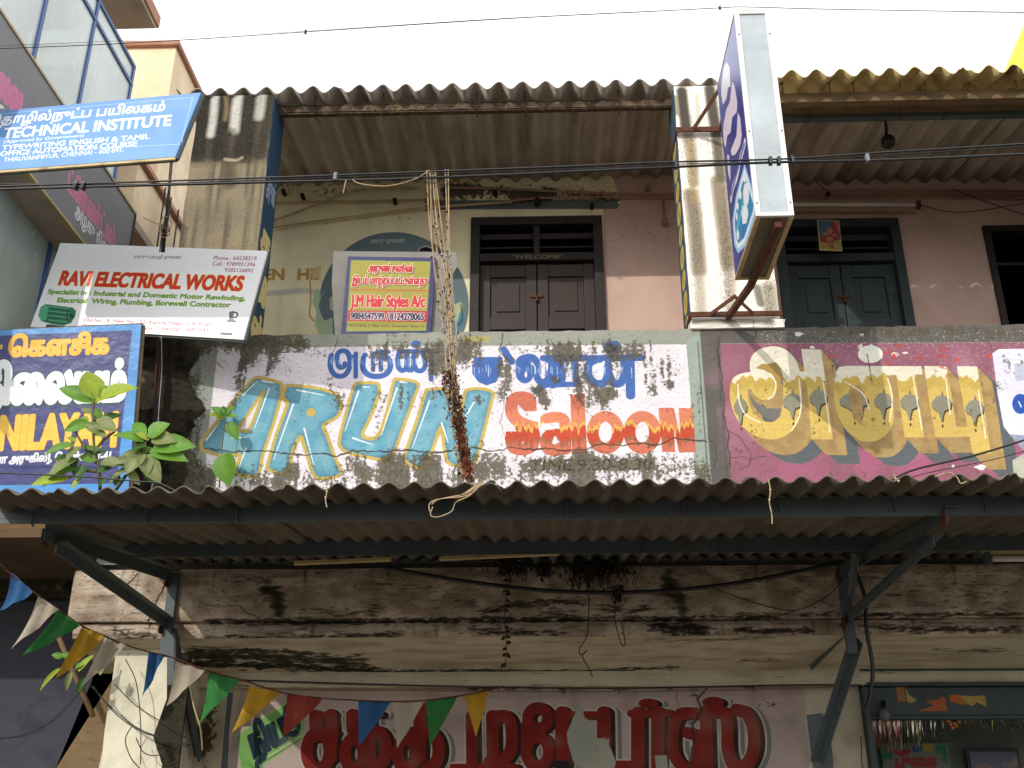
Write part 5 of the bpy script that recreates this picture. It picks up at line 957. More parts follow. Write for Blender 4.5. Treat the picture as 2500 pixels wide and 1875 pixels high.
fr = MB(); fr.box(bx0-.004, bx0+t, by0+.017, by1, bz0-.006, bz0+.008); fr.build('trim_bottom', M_pipey, lb, bev=.002); MB().box(bx0-.004, bx1+.004, by0-.004, by1+.002, bz1, bz1+.008).build('trim_top', M_alut, lb, bev=.002); MB().box(bx0+t, bx1-t, by1-.03, by1, bz0-.005, bz0+.007).build('trim_bottom', M_pipey, lb, bev=.002)
fr = MB(); fr.box(bx1-t, bx1+.004, by0+.017, by1, bz0-.006, bz0+.008)
fr.build('trim_bottom', M_pipey, lb, bev=.002); MB().box(bx0+t+.001, bx1-t-.001, by0+.018, by1-.031, bz0+.002, bz0+.012).build('underside_panel', M_alub, lb)
for z in (4.54, 4.98, 5.62):
    for x in (bx0+.008, bx1-.008): MB().ball((x, by0-.005, z), .005, .003, .005, 8, 4).build('screw', M_rust, lb)
for y in (4.70, 5.12):
    for x in (bx0+.010, bx1-.010): MB().ball((x, y, bz0-.007), .005, .005, .003, 8, 4).build('screw', M_rust, lb)
MB().bar(((bx0+bx1)/2+.02, 4.63, bz0-.028), ((bx0+bx1)/2-.005, 5.29, bz0-.026), .035, .035).bar(((bx0+bx1)/2-.005, 5.28, bz0-.028), ((bx0+bx1)/2-.01, 5.98, 4.59), .034, .034).build('support_bar', M_rust, lb, bev=.002)
q = W(1605, 692, 5.985); 
MB().box(p2a-.012, p2b+.012, 5.985, 5.998, 4.60, 4.635).build('pillar_strap', M_rust, lb, bev=.002); MB().box(p2a-.012, p2a-.004, 5.999, 6.33, 4.60, 4.635).build('pillar_strap', M_rust, lb)
MB().bar((1.17, 5.72, 4.60), (p2a+.12, 5.99, 4.62), .03, .006, (0, 1, 0)).bar((1.17, 5.72, 4.60), (1.33, 5.99, 4.62), .03, .006, (0, 1, 0)).build('support_brace', M_rust, lb)
zb_ = at(*Z4([(1480, 345)])[0], 5.985)[2]
MB().box(p2a-.012, p2b+.012, 5.985, 5.998, zb_-.02, zb_+.02).build('pillar_strap', M_rust, lb, bev=.002); MB().box(p2a-.012, p2a-.004, 5.999, 6.33, zb_-.02, zb_+.02).build('pillar_strap', M_rust, lb)
MB().bar((1.24, 5.98, zb_), (1.22, 5.24, zb_+.04), .03, .03).bar((1.05, 5.985, zb_), (1.17, 5.62, zb_+.03), .03, .006, (0, 1, 0)).build('support_bar', M_rust, lb)
MB().tube([((bx0+bx1)/2-.02, by0+.1, bz1+.008), ((bx0+bx1)/2-.02, by0+.1, bz1+.07)], .014, 8).build('cable_knob', M_wire, lb)

# ================================================================== hanging signboards on the left
def rectcorners(*c): return [np.array(p, float) for p in c]
# technical institute board
TL_, TR_, BR_, BL_ = rectcorners((-3.930, 5.097, 5.539), (-1.869, 4.686, 5.375), (-1.924, 4.603, 4.893), (-3.986, 5.014, 5.056))
TL_ = TR_+(TL_-TR_)*.66; BL_ = BR_+(BL_-BR_)*.66
w_, h_ = np.linalg.norm(TR_-TL_), np.linalg.norm(BL_-TL_)
tc_ = Canvas(TL_, TR_-TL_, BL_-TL_, w_, h_, 1000, (104, 150, 208))
tc_.put(np.clip(smoothnoise(tc_.H, tc_.W, 90, 3)*1.4-.4, 0, 1), (130, 170, 216), .5)
for q in (Z1([(-60, 748), (1258, 636), (1180, 940), (-60, 1006)]),): tc_.put(tc_.line(tc_.m(q), 1.4), (206, 222, 240), .9)
def tt(t, a, b, tp, **k): tc_.text(t, Z1([a])[0], Z1([b])[0], Z1([tp])[0], (238, 242, 248), **k)
tt('ெதாழில்நுட்ப பயிலகம்', (-75, 815), (1072, 722), (-60, 772), bold=2.8, cap='ப'); tt('TECHNICAL INSTITUTE', (18, 903), (1112, 818), (36, 838), bold=3.6); tt('(Approved by Government)', (22, 935), (545, 893), (30, 914), bold=.2)
tt('TYPEWRITING ENGLISH & TAMIL', (12, 980), (975, 905), (20, 950), bold=1.3); tt('OFFICE AUTOMATION COURSE', (0, 1020), (893, 953), (8, 988), bold=1.3); tt('THIRUVANMIYUR, CHENNAI - 600 041.', (20, 1058), (805, 990), (28, 1030), bold=.4)
M_ti = mat('institute print', (0, 0, 0), .4, (), ((2.2, (1, 1, 1), .3, .03),), tc_.image('institute print'), spec=.5, var=.04)
N_ = np.cross(TR_-TL_, BL_-TL_); N_ /= np.linalg.norm(N_); N_ = N_ if N_[1] > 0 else -N_
ib = board(tc_, MB(), [TL_, TR_, BR_, BL_], N_*.012).build('signboard', M_ti, None, origin=BL_); tag(ib, 'light blue technical institute board hanging tilted at the upper left', 'sign')
fr = MB()
for a, b in ((TL_, TR_), (TR_, BR_), (BR_, BL_), (BL_, TL_)): fr.bar(a+N_*.022, b+N_*.022, .018, .018, N_)
fr.build('frame', M_steel, ib); MB().bar(BR_+N_*.006+(BR_-TR_)*.02, BL_+N_*.006+(BR_-TR_)*.02, .016, .010, N_).build('edge_trim', M_pipey, ib)
# electrical works board
TL_, TR_, BR_, BL_ = rectcorners((-3.077, 5.781, 5.088), (-1.667, 5.557, 4.873), (-1.757, 5.561, 4.279), (-3.167, 5.785, 4.494))
w_, h_ = np.linalg.norm(TR_-TL_), np.linalg.norm(BL_-TL_)
rc = Canvas(TL_, TR_-TL_, BL_-TL_, w_, h_, 900, (250, 250, 250))
def rt(t, a, b, tp, c, **k): rc.text(t, Z2([a])[0], Z2([b])[0], Z2([tp])[0], c, **k)
rt('சகுரு பகவதி துைண', (775, 166), (1045, 170), (778, 152), (110, 110, 122), bold=.2, cap='ப'); rt('Phone : 64538319', (1235, 176), (1482, 180), (1240, 153), (176, 110, 146), bold=.7); rt('Cell : 9789921396', (1228, 209), (1474, 214), (1233, 187), (176, 110, 146), bold=.7, cap='C'); rt('9282126892', (1298, 244), (1462, 248), (1303, 224), (176, 110, 146), bold=.7)
rt('RAVI ELECTRICAL WORKS', (340, 319), (1394, 353), (366, 243), (218, 54, 38), bold=5, outline=(2.5, (232, 214, 60)), cap='I')
rt('Specialist in : Industrial and Domestic Motor Rewinding,', (275, 371), (1415, 411), (283, 346), (112, 160, 34), bold=2.2, cap='S'); rt('Electrical  Wiring, Plumbing, Borewell Contractor', (330, 421), (1332, 450), (337, 395), (112, 160, 34), bold=2.2, cap='E')
rt('Old No : 8, New No : 22, Kamraj Nagar, L.B. Road,', (478, 532), (1230, 558), (483, 513), (184, 120, 140), bold=.9, cap='O'); rt('(Near', (470, 562), (560, 564), (474, 545), (184, 120, 140), bold=.9, cap='N'); rt('Thiruvanmiyur, Chennai - 600 041.', (655, 574), (1215, 592), (660, 555), (184, 120, 140), bold=.9, cap='T')
rc.poly(Z2([(222, 500), (235, 450), (262, 432), (420, 452), (440, 470), (436, 500), (412, 540), (370, 556), (300, 548), (240, 530)]), (40, 120, 84)); rc.poly(Z2([(222, 500), (236, 452), (262, 434), (282, 450), (270, 520), (240, 532)]), (84, 176, 130))
for i in range(7): rc.stroke(Z2([(280, 445+i*13), (400, 458+i*13)]), .9, (24, 84, 60) if i % 2 else (120, 196, 156), smooth=False)
rc.poly(Z2([(270, 548), (390, 560), (400, 575), (262, 575)]), (60, 60, 64)); rc.stroke(Z2([(400, 470), (385, 500), (395, 535)]), 1.6, (20, 70, 50)); rc.poly(Z2(rc.ell((412, 500), 13, 16, 14)), (24, 70, 54))
rc.poly(Z2([(1328, 475), (1352, 472), (1350, 520), (1366, 530), (1312, 530), (1326, 515)]), (120, 120, 132)); rc.stroke(Z2([(1350, 478), (1372, 485), (1370, 505), (1352, 512)]), 1.7, (60, 60, 74)); rc.stroke(Z2([(1312, 530), (1366, 532)]), 1.6, (40, 40, 52)); rc.poly(Z2([(1318, 536), (1350, 538), (1346, 600), (1290, 596)]), (222, 222, 228)); rc.poly(Z2([(1276, 596), (1346, 600), (1342, 612), (1274, 608)]), (84, 62, 74)); rc.stroke(Z2([(1330, 480), (1332, 515)]), 1.4, (60, 60, 74))
M_rv = mat('white printed board', (0, 0, 0), .4, (), ((2.6, (1, 1, 1), .12, .02),), rc.image('electrical print'), spec=.4, var=.02)
N_ = np.cross(TR_-TL_, BL_-TL_); N_ /= np.linalg.norm(N_); N_ = N_ if N_[1] > 0 else -N_
rb = board(rc, MB(), [TL_, TR_, BR_, BL_], N_*.014).build('signboard', M_rv, None, origin=BL_); tag(rb, 'white electrical works board with red heading, hung in front of the grey pillar', 'sign')
fr = MB()
for a, b in ((TL_, TR_), (TR_, BR_), (BR_, BL_), (BL_, TL_)): fr.bar(a+N_*.024, b+N_*.024, .018, .018, N_)
fr.build('frame', M_steel, rb)
# nilayam board
P4 = [at(-220*S, 722*S, 5.38), at(*Z2([(817, 548)])[0], 5.38), at(*Z2([(742, 1520)])[0], 5.52), at(-250*S, 1085*S, 5.52)]
U_ = P4[1]-P4[0]; V_ = P4[3]-P4[0]; N_ = np.cross(U_, V_); N_ /= np.linalg.norm(N_); N_ = N_ if N_[1] > 0 else -N_
Vv = np.cross(U_/np.linalg.norm(U_), N_); Vv = Vv if Vv[2] < 0 else -Vv
nc = Canvas(P4[0]-U_/np.linalg.norm(U_)*.05-Vv*.06, U_, Vv, 1.5, 1.15, 700, (78, 152, 216))
P4 = [nc.O+nc.U*np.dot(p-nc.O, nc.U)+nc.V*np.dot(p-nc.O, nc.V) for p in P4]
def np_(p, c, **k): nc.poly(Z2(p), c, **k)
def nt(t, a, b, tp, c, **k): nc.text(t, Z2([a])[0], Z2([b])[0], Z2([tp])[0], c, **k)
np_([(-600, 640), (764, 584), (674, 1468), (-600, 1490)], (54, 60, 118)); nc.put(np.clip(smoothnoise(nc.H, nc.W, 120, 6)*1.5-.6, 0, 1), (70, 74, 130), .3)
nt('ெகளசிக', (52, 732), (622, 714), (60, 652), (236, 186, 60), bold=6.5, cap='க', outline=(1.5, (120, 60, 60))); np_([(0, 668), (16, 666), (12, 692), (0, 694)], (236, 186, 60))
nt('நிைலயம்', (-110, 1008), (716, 985), (-95, 838), (240, 242, 244), bold=11, cap='ல', outline=(3, (26, 60, 66)), shadow=((-3, 7), (24, 66, 70), 4))
nt('NILAYAM', (-6, 1272), (662, 1250), (14, 1084), (240, 196, 66), bold=8, outline=(1.6, (150, 50, 50)))
nt('பா அருகில்], ெசன்ைன-41', (-30, 1352), (636, 1328), (-24, 1318), (236, 238, 244), bold=2.4, cap='ப')
M_nl = mat('navy printed flex board', (0, 0, 0), .35, (), ((3, (1, 1, 1), .35, .04),), nc.image('nilayam print'), spec=.5, var=.04)
nb = board(nc, MB(), P4, N_*.012).build('signboard', M_nl, None, origin=P4[3]); tag(nb, 'navy flex board edged in bright blue with yellow NILAYAM lettering', 'sign')
fr = MB()
for a, b in zip(P4, P4[1:]+P4[:1]): fr.bar(a+N_*.026, b+N_*.026, .022, .022, N_)
fr.build('frame', M_wood, nb)
# ================================================================== neighbouring buildings on the left
GX = -3.25
nbg = thing('glass_fronted_building', 'glazed shop building with blue window frames and grey fascia at the far left', 'building', (-3.8, 5.6, 0))
ys = [4.70, 5.337, 5.992, 6.72]; zt0, zt1 = 6.114, 7.110
for i in range(len(ys)-1):
    MB().box(GX-.012, GX-.006, ys[i]+.014, ys[i+1]-.014, zt0, zt1-.014).build('pane', M_glass, nbg)
    MB().box(GX-.012, GX-.006, ys[i]+.014, ys[i+1]-.014, zt1+.014, 7.267).build('pane', M_glass, nbg)
    MB().box(GX-.03, GX+.006, ys[i+1]-.018, ys[i+1]+.018, 5.64, 7.301).build('mullion', M_frameb, nbg, bev=.002)
for z in (zt1, 7.284): MB().box(GX-.028, GX+.008, 4.7, 6.738, z-.016, z+.016).build('frame_rail', M_frameb, nbg, bev=.002)
MB().box(GX-1, GX-.03, 6.705, 6.735, zt1-.016, zt1+.016).build('frame_rail', M_frameb, nbg); MB().box(GX-1, GX-.03, 6.705, 6.735, 7.268, 7.30).build('frame_rail', M_frameb, nbg)
MB().box(GX-1, GX-.03, 6.716, 6.723, zt0, 7.267).build('pane', M_glass, nbg)
MB().box(-5.4, GX-.02, 4.7, 6.70, 5.97, 6.08).build('floor_slab', M_soff, nbg)
for z in (6.47, 6.73, 6.98): MB().box(GX-.66, GX-.64, 4.7, 6.69, z-.013, z+.013).build('inner_rail', M_frameb, nbg)
for y in np.arange(4.8, 6.7, .47): MB().box(GX-.66, GX-.64, y-.009, y+.009, 6.08, 6.98).build('inner_rail', M_frameb, nbg)
MB().box(-5.4, GX-.85, 4.7, 6.6, 6.08, 7.52).build('inner_wall', M_cream, nbg)
# lower glazing, set back under the fascia
G2 = -3.42; z_l = atx(*Z1([(40, 1175)])[0], G2)[2]
ys = [4.7, atx(127, 585, G2)[1], 6.72]
for i in range(2):
    MB().box(G2-.012, G2-.006, ys[i]+.022, ys[i+1]-.022, 4.05, z_l-.022).build('pane', M_glass2, nbg); MB().box(G2-.04, G2+.006, ys[i+1]-.024, ys[i+1]+.024, 4.0, z_l+.022).build('mullion', M_frameb, nbg, bev=.002)
MB().box(G2-.04, G2+.008, 4.7, 6.75, z_l-.022, z_l+.022).build('frame_rail', M_frameb, nbg, bev=.002); MB().box(G2-.04, G2+.004, 4.7, 6.74, 4.33, 4.365).build('frame_rail', M_frameb, nbg, bev=.002)
MB().box(-5.4, -3.22, 4.7, 6.70, z_l+.023, 5.40).build('soffit', M_soff, nbg); MB().box(-5.4, G2-.55, 4.7, 6.6, 4.0, z_l).build('inner_wall', M_soff, nbg)
for z in (4.45, 4.75): MB().box(G2-.36, G2-.34, 4.7, 6.6, z-.015, z+.015).build('inner_rail', M_frameb, nbg)
for y in np.arange(4.9, 6.6, .6): MB().box(G2-.36, G2-.34, y-.011, y+.011, 4.0, 4.75).build('inner_rail', M_frameb, nbg)
MB().box(-5.4, -3.12, 4.7, 6.77, 7.715, 7.83).build('roof_slab', M_cop, nbg, bev=.01); MB().box(-5.4, -3.14, 4.72, 6.74, 7.69, 7.714).build('roof_soffit', M_soff, nbg)
# grey fascia sign with pink lettering
bnC = Canvas((-3.19, 4.37, 6.091), (0, 1, 0), (0, 0, -1), 2.7, .683, 380, (128, 128, 132)); PK = (212, 124, 164)
def bt(t, a, b, tp, c, **k): bnC.text(t, Z1([a])[0], Z1([b])[0], Z1([tp])[0], c, **k)
bt('ாெலவ', (-150, 480), (130, 760), (-130, 330), PK, bold=6, cap='வ'); bt('ட்ெரண்ட்ஸ்', (440, 1235), (742, 1625), (452, 1130), PK, bold=3.6, cap='ட'); bt('அழகு நிைலயம்', (490, 1400), (800, 1800), (494, 1330), (232, 232, 236), bold=1.1, cap='ந')
bnC.poly(Z1([(-60, 640), (20, 690), (30, 710), (-60, 700)]), (228, 228, 232)); bnC.poly(Z1([(385, 1085), (415, 1075), (412, 1130), (398, 1110)]), (90, 180, 90))
M_bn = mat('grey fascia print', (0, 0, 0), .5, (), (), bnC.image('grey fascia print'), var=.04)
o = board(bnC, MB(), [(-3.19, 4.6, 6.091), (-3.19, 7.03, 6.091), (-3.19, 7.03, 5.408), (-3.19, 4.6, 5.408)], (-.022, 0, 0)).build('fascia_sign', M_bn, nbg); tag(o, 'grey fascia board with pink and white Tamil lettering')
fr = MB(); fr.box(-3.215, -3.182, 4.6, 7.045, 6.092, 6.11).build('fascia_edge', M_pipey, nbg); MB().box(-3.215, -3.182, 4.6, 7.045, 5.39, 5.407).build('fascia_edge', M_pipey, nbg); MB().box(-3.215, -3.182, 7.032, 7.048, 5.408, 6.091).build('fascia_edge', M_wire, nbg)
# cream building
cb = thing('cream_building', 'cream rendered building with pink coping between the glazed shop and the grey pillar', 'building', (-4.0, 8.4, 0))
MB().box(-5.8, -3.25, 7.44, 11.2, 6.70, 8.10).build('upper_storey', M_cream, cb); MB().box(-5.85, -3.215, 7.40, 11.25, 8.10, 8.155).build('coping', M_cop, cb, bev=.01)
MB().box(-5.8, -3.225, 7.09, 11.2, 6.65, 6.70).build('coping', M_cop, cb, bev=.006); MB().box(-5.8, -3.27, 7.12, 11.2, 6.15, 6.65).build('balcony_wall', M_cream, cb); MB().box(-5.8, -3.25, 7.10, 11.2, 6.08, 6.15).build('balcony_soffit', M_soff, cb)
MB().box(-5.8, -3.38, 7.73, 11.2, 0, 6.08).build('lower_storey', M_peach, cb)
for y in (8.2, 9.2): MB().box(-3.25, -3.235, y, y+.55, 7.1, 7.7).build('window', M_frameb, cb)
for y in (7.6, 7.75, 7.95): MB().tube([(-3.22, y, 6.72), (-3.22, y+.02, 5.2)], .007, 5).build('down_wire', M_wire, cb)
# yellow board far right
q = [at(*p, 9.0) for p in ((2440, 212), (2520, 20), (2900, 20), (2900, 260), (2440, 260))]
o = MB().prism(q, (0, .15, 0)).build('yellow_hoarding', M_yel, None, origin=(q[0][0], 9, 0)); tag(o, 'yellow slanting hoarding edge above the roof at the far right', 'hoarding')
# dark lane at the lower left
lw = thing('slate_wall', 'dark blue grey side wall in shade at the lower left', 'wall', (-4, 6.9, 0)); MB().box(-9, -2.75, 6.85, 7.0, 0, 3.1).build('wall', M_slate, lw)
cn = thing('flat_canopy', 'flat brown canopy of the neighbouring shop at lower left', 'canopy', (-4, 5.5, 2.9)); z = W(100, 1240, 6.6)[2]
MB().box(-9, -2.72, 5.7, 6.84, z, z+.05).build('canopy_board', M_brown, cn); MB().box(-9, -2.72, 6.74, 6.84, z-.12, z-.001).build('canopy_beam', M_dirt, cn)
a, b = W(100, 1665, 5.6), W(310, 1290, 6.3); ln = MB().prism([W(95, 1700, 6.35), W(300, 1380, 6.35), W(240, 1290+60, 6.35), W(262, 1440, 6.35), W(250, 1700, 6.35)], (0, .05, 0)).build('leaning_board', M_wood, None, origin=W(200, 1700, 6.35)); tag(ln, 'tan board leaning between the dark wall and the lower pillar', 'board')
pl = thing('bamboo_pole', 'thin dark pole leaning beside the lower pillar', 'pole', W(225, 1520, 6.2)); MB().tube([at(*Z, 6.25) for Z in ZL([(300, 860), (400, 1100), (520, 1370)])], .016, 8).build('pole', M_wood, pl, smooth=True)

# ================================================================== cables
def cable(name, label, pts, Y, r, m, group=None, n=6, cat='cable'):
    P = spline([at(x*S, y*S, Y if not isinstance(Y, (list, tuple)) else Y[i]) for i, (x, y) in enumerate(pts)], 6)
    o = MB().tube(P, r, n).build(name, m, None, smooth=True, origin=P[0]); tag(o, label, cat, group); return o, P
C1, P1 = cable('overhead_cable', 'thicker lower black cable crossing the whole front', [(-1500, 440), (-300, 422), (0, 409), (170, 404), (600, 393), (925, 384), (1450, 361), (1660, 351), (1900, 346), (2212, 333), (2500, 318), (3300, 250), (4200, 150)], 4.0, .0062, M_black, 'black cables crossing in front of the verandah')
C2, P2 = cable('overhead_cable', 'upper black cable crossing the whole front', [(-1500, 425), (-300, 410), (0, 402), (170, 397), (600, 383), (925, 371), (1240, 359), (1450, 350), (1700, 343), (1900, 330), (2212, 311), (2500, 290), (3300, 215), (4200, 110)], 4.0, .0046, M_black, 'black cables crossing in front of the verandah')
C3, P3 = cable('overhead_cable', 'thin black wire running between the two thick cables', [(-1500, 418), (-300, 402), (0, 397), (170, 399), (300, 398), (600, 388), (925, 376), (1300, 363), (1450, 355), (1700, 348), (1900, 336), (2212, 317), (2500, 297), (3300, 224), (4200, 120)], 4.01, .0024, M_black, 'black cables crossing in front of the verandah')
C4, P4_ = cable('overhead_wire', 'thin wire drawn across the white sky to the top of the light box', [(-200, 112), (0, 105), (300, 92), (660, 69), (1100, 40), (1400, 25), (1555, 17), (1610, 15), (1800, 20), (2212, 27), (2600, 36), (4200, 80)], 4.62, .0026, M_wire, 'wires across the sky')
C5, P5 = cable('overhead_wire', 'finer upper wire across the sky at the left', [(-200, 104), (0, 99), (300, 86), (660, 67), (1100, 39), (1560, 17)], 4.60, .0012, M_wire, 'wires across the sky')
C6, P6 = cable('overhead_wire', 'faint second wire right of the light box', [(1612, 18), (1900, 25), (2212, 29), (2600, 34), (4200, 90)], 4.63, .0010, M_wire, 'wires across the sky')
for i, (px, py, lab) in enumerate(((165, 402, 'left of the pair of clamps near the institute board'), (181, 402, 'right of the pair of clamps near the institute board'), (725, 382, 'pale clip on the black cables above the yellow wall'), (1460, 356, 'clip on the black cables in front of the white pillar'), (1873, 342, 'pale clip on the black cables right of the light box'), (1664, 348, 'leftmost clip on the cables across the light box'), (1682, 348, 'middle clip on the cables across the light box'), (1712, 345, 'rightmost clip on the cables at the light box edge'))):
    p = W(px, py, 4.0); o = MB().box(p[0]-.0075, p[0]+.0075, 3.988, 4.012, p[2]-.019, p[2]+.019).tube([p+np.array([0, -.012, .006]), p+np.array([0, -.012, -.024])], .008, 8).build('cable_clamp', M_clip if i in (2, 4) else M_black, None, bev=.002, origin=p); tag(o, lab if 'clip' in lab else 'black cable clamp, '+lab, 'cable clamp', 'clamps on the black cables')
p = W(660, 69, 4.62); o = MB().tube([p+np.array([0, 0, -.012]), p+np.array([0, 0, .012])], .007, 8).build('cable_clamp', M_wire, None, origin=p); tag(o, 'small knot on the sky wire left of centre', 'cable clamp')
p = W(1555, 17, 4.62); o = MB().tube([p+np.array([0, 0, -.010]), p+np.array([0, 0, .010])], .007, 8).build('cable_clamp', M_wire, None, origin=p); tag(o, 'small knot on the sky wire just left of the light box', 'cable clamp')
# bundles behind and below the boards
bd = thing('cable_bundle', 'tangled black cable bundle hanging between the institute board and the white board', 'cable', W(372, 345, 5.3))
for k in range(6):
    o_ = rnd.uniform(-4, 4); P = [W(372+o_, 338, 5.32), W(368+o_*.5+rnd.uniform(-3, 3), 400, 5.33), W(362+o_, 460, 5.34), W(356+o_*1.4, 500, 5.35), W(352+o_*2, 545, 5.4)]
    MB().tube(spline(P, 5), .006 if k < 3 else .003, 6).build('cable', M_black if k % 2 else M_wire, bd, smooth=True)
for k in range(7):
    c = (355+rnd.uniform(-9, 9), 492+rnd.uniform(-9, 9)); rr = rnd.uniform(6, 17); P = [W(c[0]+rr*cos(t)*(.8+rnd.uniform(-.1, .1)), c[1]+rr*sin(t), 5.3+.03*sin(t*2)) for t in np.linspace(rnd.uniform(0, 3), rnd.uniform(5, 8), 12)]
    MB().tube(spline(P, 3), .0028, 5).build('loop', M_wire if k % 2 else M_dry, bd, smooth=True)
MB().tube(spline([W(310, 470, 5.3), W(335, 482, 5.3), W(352, 486, 5.3)], 4), .003, 5).build('loop', M_dry, bd)
bd2 = thing('cable_bundle', 'dark cables dropping beside the mouldy end of the parapet', 'cable', W(335, 735, 5.6))
for k in range(7):
    o_ = rnd.uniform(-5, 5); P = [W(346+o_*.4, 728, 5.5), W(344+o_, 800, 5.7), W(338+o_, 880, 5.75), W(330+o_*1.6, 960, 5.8), W(318+o_*2.5, 1040, 5.85), W(300+o_*3, 1100, 5.86)]
    MB().tube(spline(P, 5), rnd.uniform(.003, .0055), 5).build('cable', M_wire if k % 3 else M_alu, bd2, smooth=True)
sp_ = thing('sign_post', 'rusty post carrying the hanging boards in front of the grey pillar', 'post', W(372, 560, 5.9)); MB().tube([W(378, 560, 5.9), W(344, 730, 5.9), W(333, 1100, 5.9)], .018, 10).build('post', M_rust, sp_, smooth=True)
cable('drooping_cable', 'thick black cable sagging under the awning in front of the limewashed beam', [(830, 1225), (1000, 1255), (1200, 1277), (1400, 1278), (1600, 1258), (1830, 1212)], [5.7, 5.75, 5.8, 5.8, 5.8, 5.8], .011, M_black)
cable('drooping_wire', 'thin wire sagging across the limewashed beam towards the right bracket', [(1540, 1270), (1640, 1305), (1720, 1318), (1790, 1285), (1822, 1250)], 5.86, .0028, M_wire, cat='wire')
cable('down_cable', 'black cable curling down behind the right bracket', [(1845, 1228), (1868, 1290), (1872, 1360), (1885, 1440), (1880, 1500), (1872, 1530)], 5.84, .011, M_black)
cable('wall_wire', 'pair of wires run along the foot of the cornice', [(480, 1468), (700, 1475), (1000, 1483), (1300, 1487), (1500, 1484), (1700, 1480), (1860, 1480)], 6.35, .005, M_black)
cable('wall_wire', 'brown wire sagging under the cornice above the red letters', [(500, 1478), (640, 1490), (900, 1492), (1200, 1494), (1600, 1490), (1840, 1482)], 6.33, .0035, M_wood)
cable('roof_wire', 'dark wire slanting across the mauve sign from the awning', [(1900, 1056), (1965, 1018), (2100, 985), (2212, 951), (2400, 890), (3600, 400)], 5.0, .0052, M_wire, 'wires slanting over the mauve sign', cat='wire'); cable('roof_wire', 'fine wire below the dark slanting wire on the mauve sign', [(1900, 1060), (1980, 1028), (2060, 1010), (2130, 996), (2212, 975), (2400, 920), (3600, 480)], 5.0, .0022, M_wire, 'wires slanting over the mauve sign', cat='wire')
cable('fallen_wire', 'black wire lying along the awning edge through the leafy plant', [(-60, 1020), (60, 1024), (180, 1030), (300, 1040), (350, 1046), (420, 1085)], [4.3]*6, .0035, M_black, cat='wire')
for i, (q, r, lab) in enumerate((([(0, 1490), (140, 1470), (300, 1390), (380, 1310), (470, 1200), (540, 1060)], .0035, 'wire looping down from the plant across the dark wall'), ([(0, 1500), (200, 1460), (330, 1350), (370, 1310)], .0025, 'second wire looping across the dark wall'), ([(500, 1190), (600, 1300), (760, 1430), (930, 1500), (1050, 1540)], .003, 'upper wire of three swagged across the lower pillar'), ([(520, 1200), (640, 1350), (780, 1450), (900, 1490), (1060, 1530)], .003, 'middle wire of three swagged across the lower pillar'),
      ([(640, 1190), (760, 1310), (900, 1400), (1040, 1490)], .0028, 'steep wire crossing the top of the lower pillar'), ([(700, 1050), (760, 1180), (785, 1400), (785, 1640)], .0028, 'vertical wire hanging down the lower pillar'), ([(740, 1420), (700, 1500), (730, 1600), (780, 1660)], .003, 'wire curling at the foot of the lower pillar'), ([(760, 1490), (800, 1570), (870, 1590), (930, 1560)], .003, 'loop of wire on the right of the lower pillar'), ([(1060, 1180), (1080, 1300), (1120, 1440), (1130, 1560)], .005, 'pale wire beside the left bracket brace'))):
    P = spline([at(x, y, 5.98) for x, y in ZL(q)], 6); o = MB().tube(P, r, 5).build('loose_wire', M_wire if i != 8 else M_pipey, None, smooth=True, origin=P[0]); tag(o, lab, 'wire', 'loose wires round the lower pillar')

# ================================================================== dry creeper hanging from the cables
cr = thing('dried_creeper', 'dried creeper strands with withered leaves hanging from the cables to the awning', 'creeper', W(1000, 1040, 4.06))
def leaf_mesh(name, L, wd, m, curl=.3, seed=0, n=4):
    r = random.Random(seed); V = []; F = []
    for i in range(n+1):
        t = i/n; w = wd*sin(pi*min(1, t**.8*.97+.03))**.75*(1 if t < .5 else 1.05); w = max(w, wd*.03); z = -curl*L*t*t
        V += [(-w, L*t, z+w*.35), (-w*.5, L*t, z+w*.10), (0, L*t, z), (w*.5, L*t, z+w*.10), (w, L*t, z+w*.35)]
    for i in range(n):
        for k in range(4): a = i*5+k; F.append((a, a+1, a+6, a+5))
    me = bpy.data.meshes.new(name); me.from_pydata(V, [], F); me.materials.append(m); me.polygons.foreach_set('use_smooth', [True]*len(F)); me.update(); return me
from mathutils import Matrix, Euler
def place_leaf(me, p, d, up, s, parent, name='leaf', label=None):
    d = Vector(d).normalized(); up = Vector(up); x = d.cross(up).normalized(); z = x.cross(d)
    o = link(bpy.data.objects.new(name, me)); R = Matrix((x, d, z)).transposed().to_4x4(); o.parent = parent
    o.matrix_local = Matrix.Translation(Vector([float(c) for c in p])-world_loc(parent)) @ R @ Matrix.Scale(s, 4)
    if label: o['label'] = label
    return o
dead = [leaf_mesh('dead_leaf', .02, .008, m, .5, i, 2) for i, m in enumerate((M_dead, M_deadr, M_dry))]
strands = [([(922, 368), (928, 470), (938, 560), (950, 640), (955, 700), (968, 800), (985, 900), (1005, 1038)], .0035), ([(928, 368), (936, 470), (948, 560), (960, 640), (968, 700), (975, 800), (992, 900), (1010, 1038)], .0035),
 ([(934, 369), (941, 470), (955, 560), (965, 640), (975, 720), (980, 830), (985, 930), (1012, 1036)], .0035), ([(938, 369), (946, 470), (957, 560), (972, 650), (978, 720), (982, 820), (1000, 900), (1015, 1036)], .0032), ([(941, 370), (950, 470), (962, 560), (968, 640), (975, 720), (975, 850), (980, 960), (1003, 1036)], .003),
 ([(963, 366), (965, 470), (968, 560), (972, 640), (975, 720), (985, 820), (1000, 920), (1018, 1036)], .0034), ([(967, 366), (969, 470), (972, 560), (980, 640), (985, 720), (985, 800), (995, 900), (1020, 1036)], .0034), ([(930, 370), (933, 500), (943, 620), (960, 740), (965, 860), (985, 960), (1000, 1036)], .003)]
nl = 0
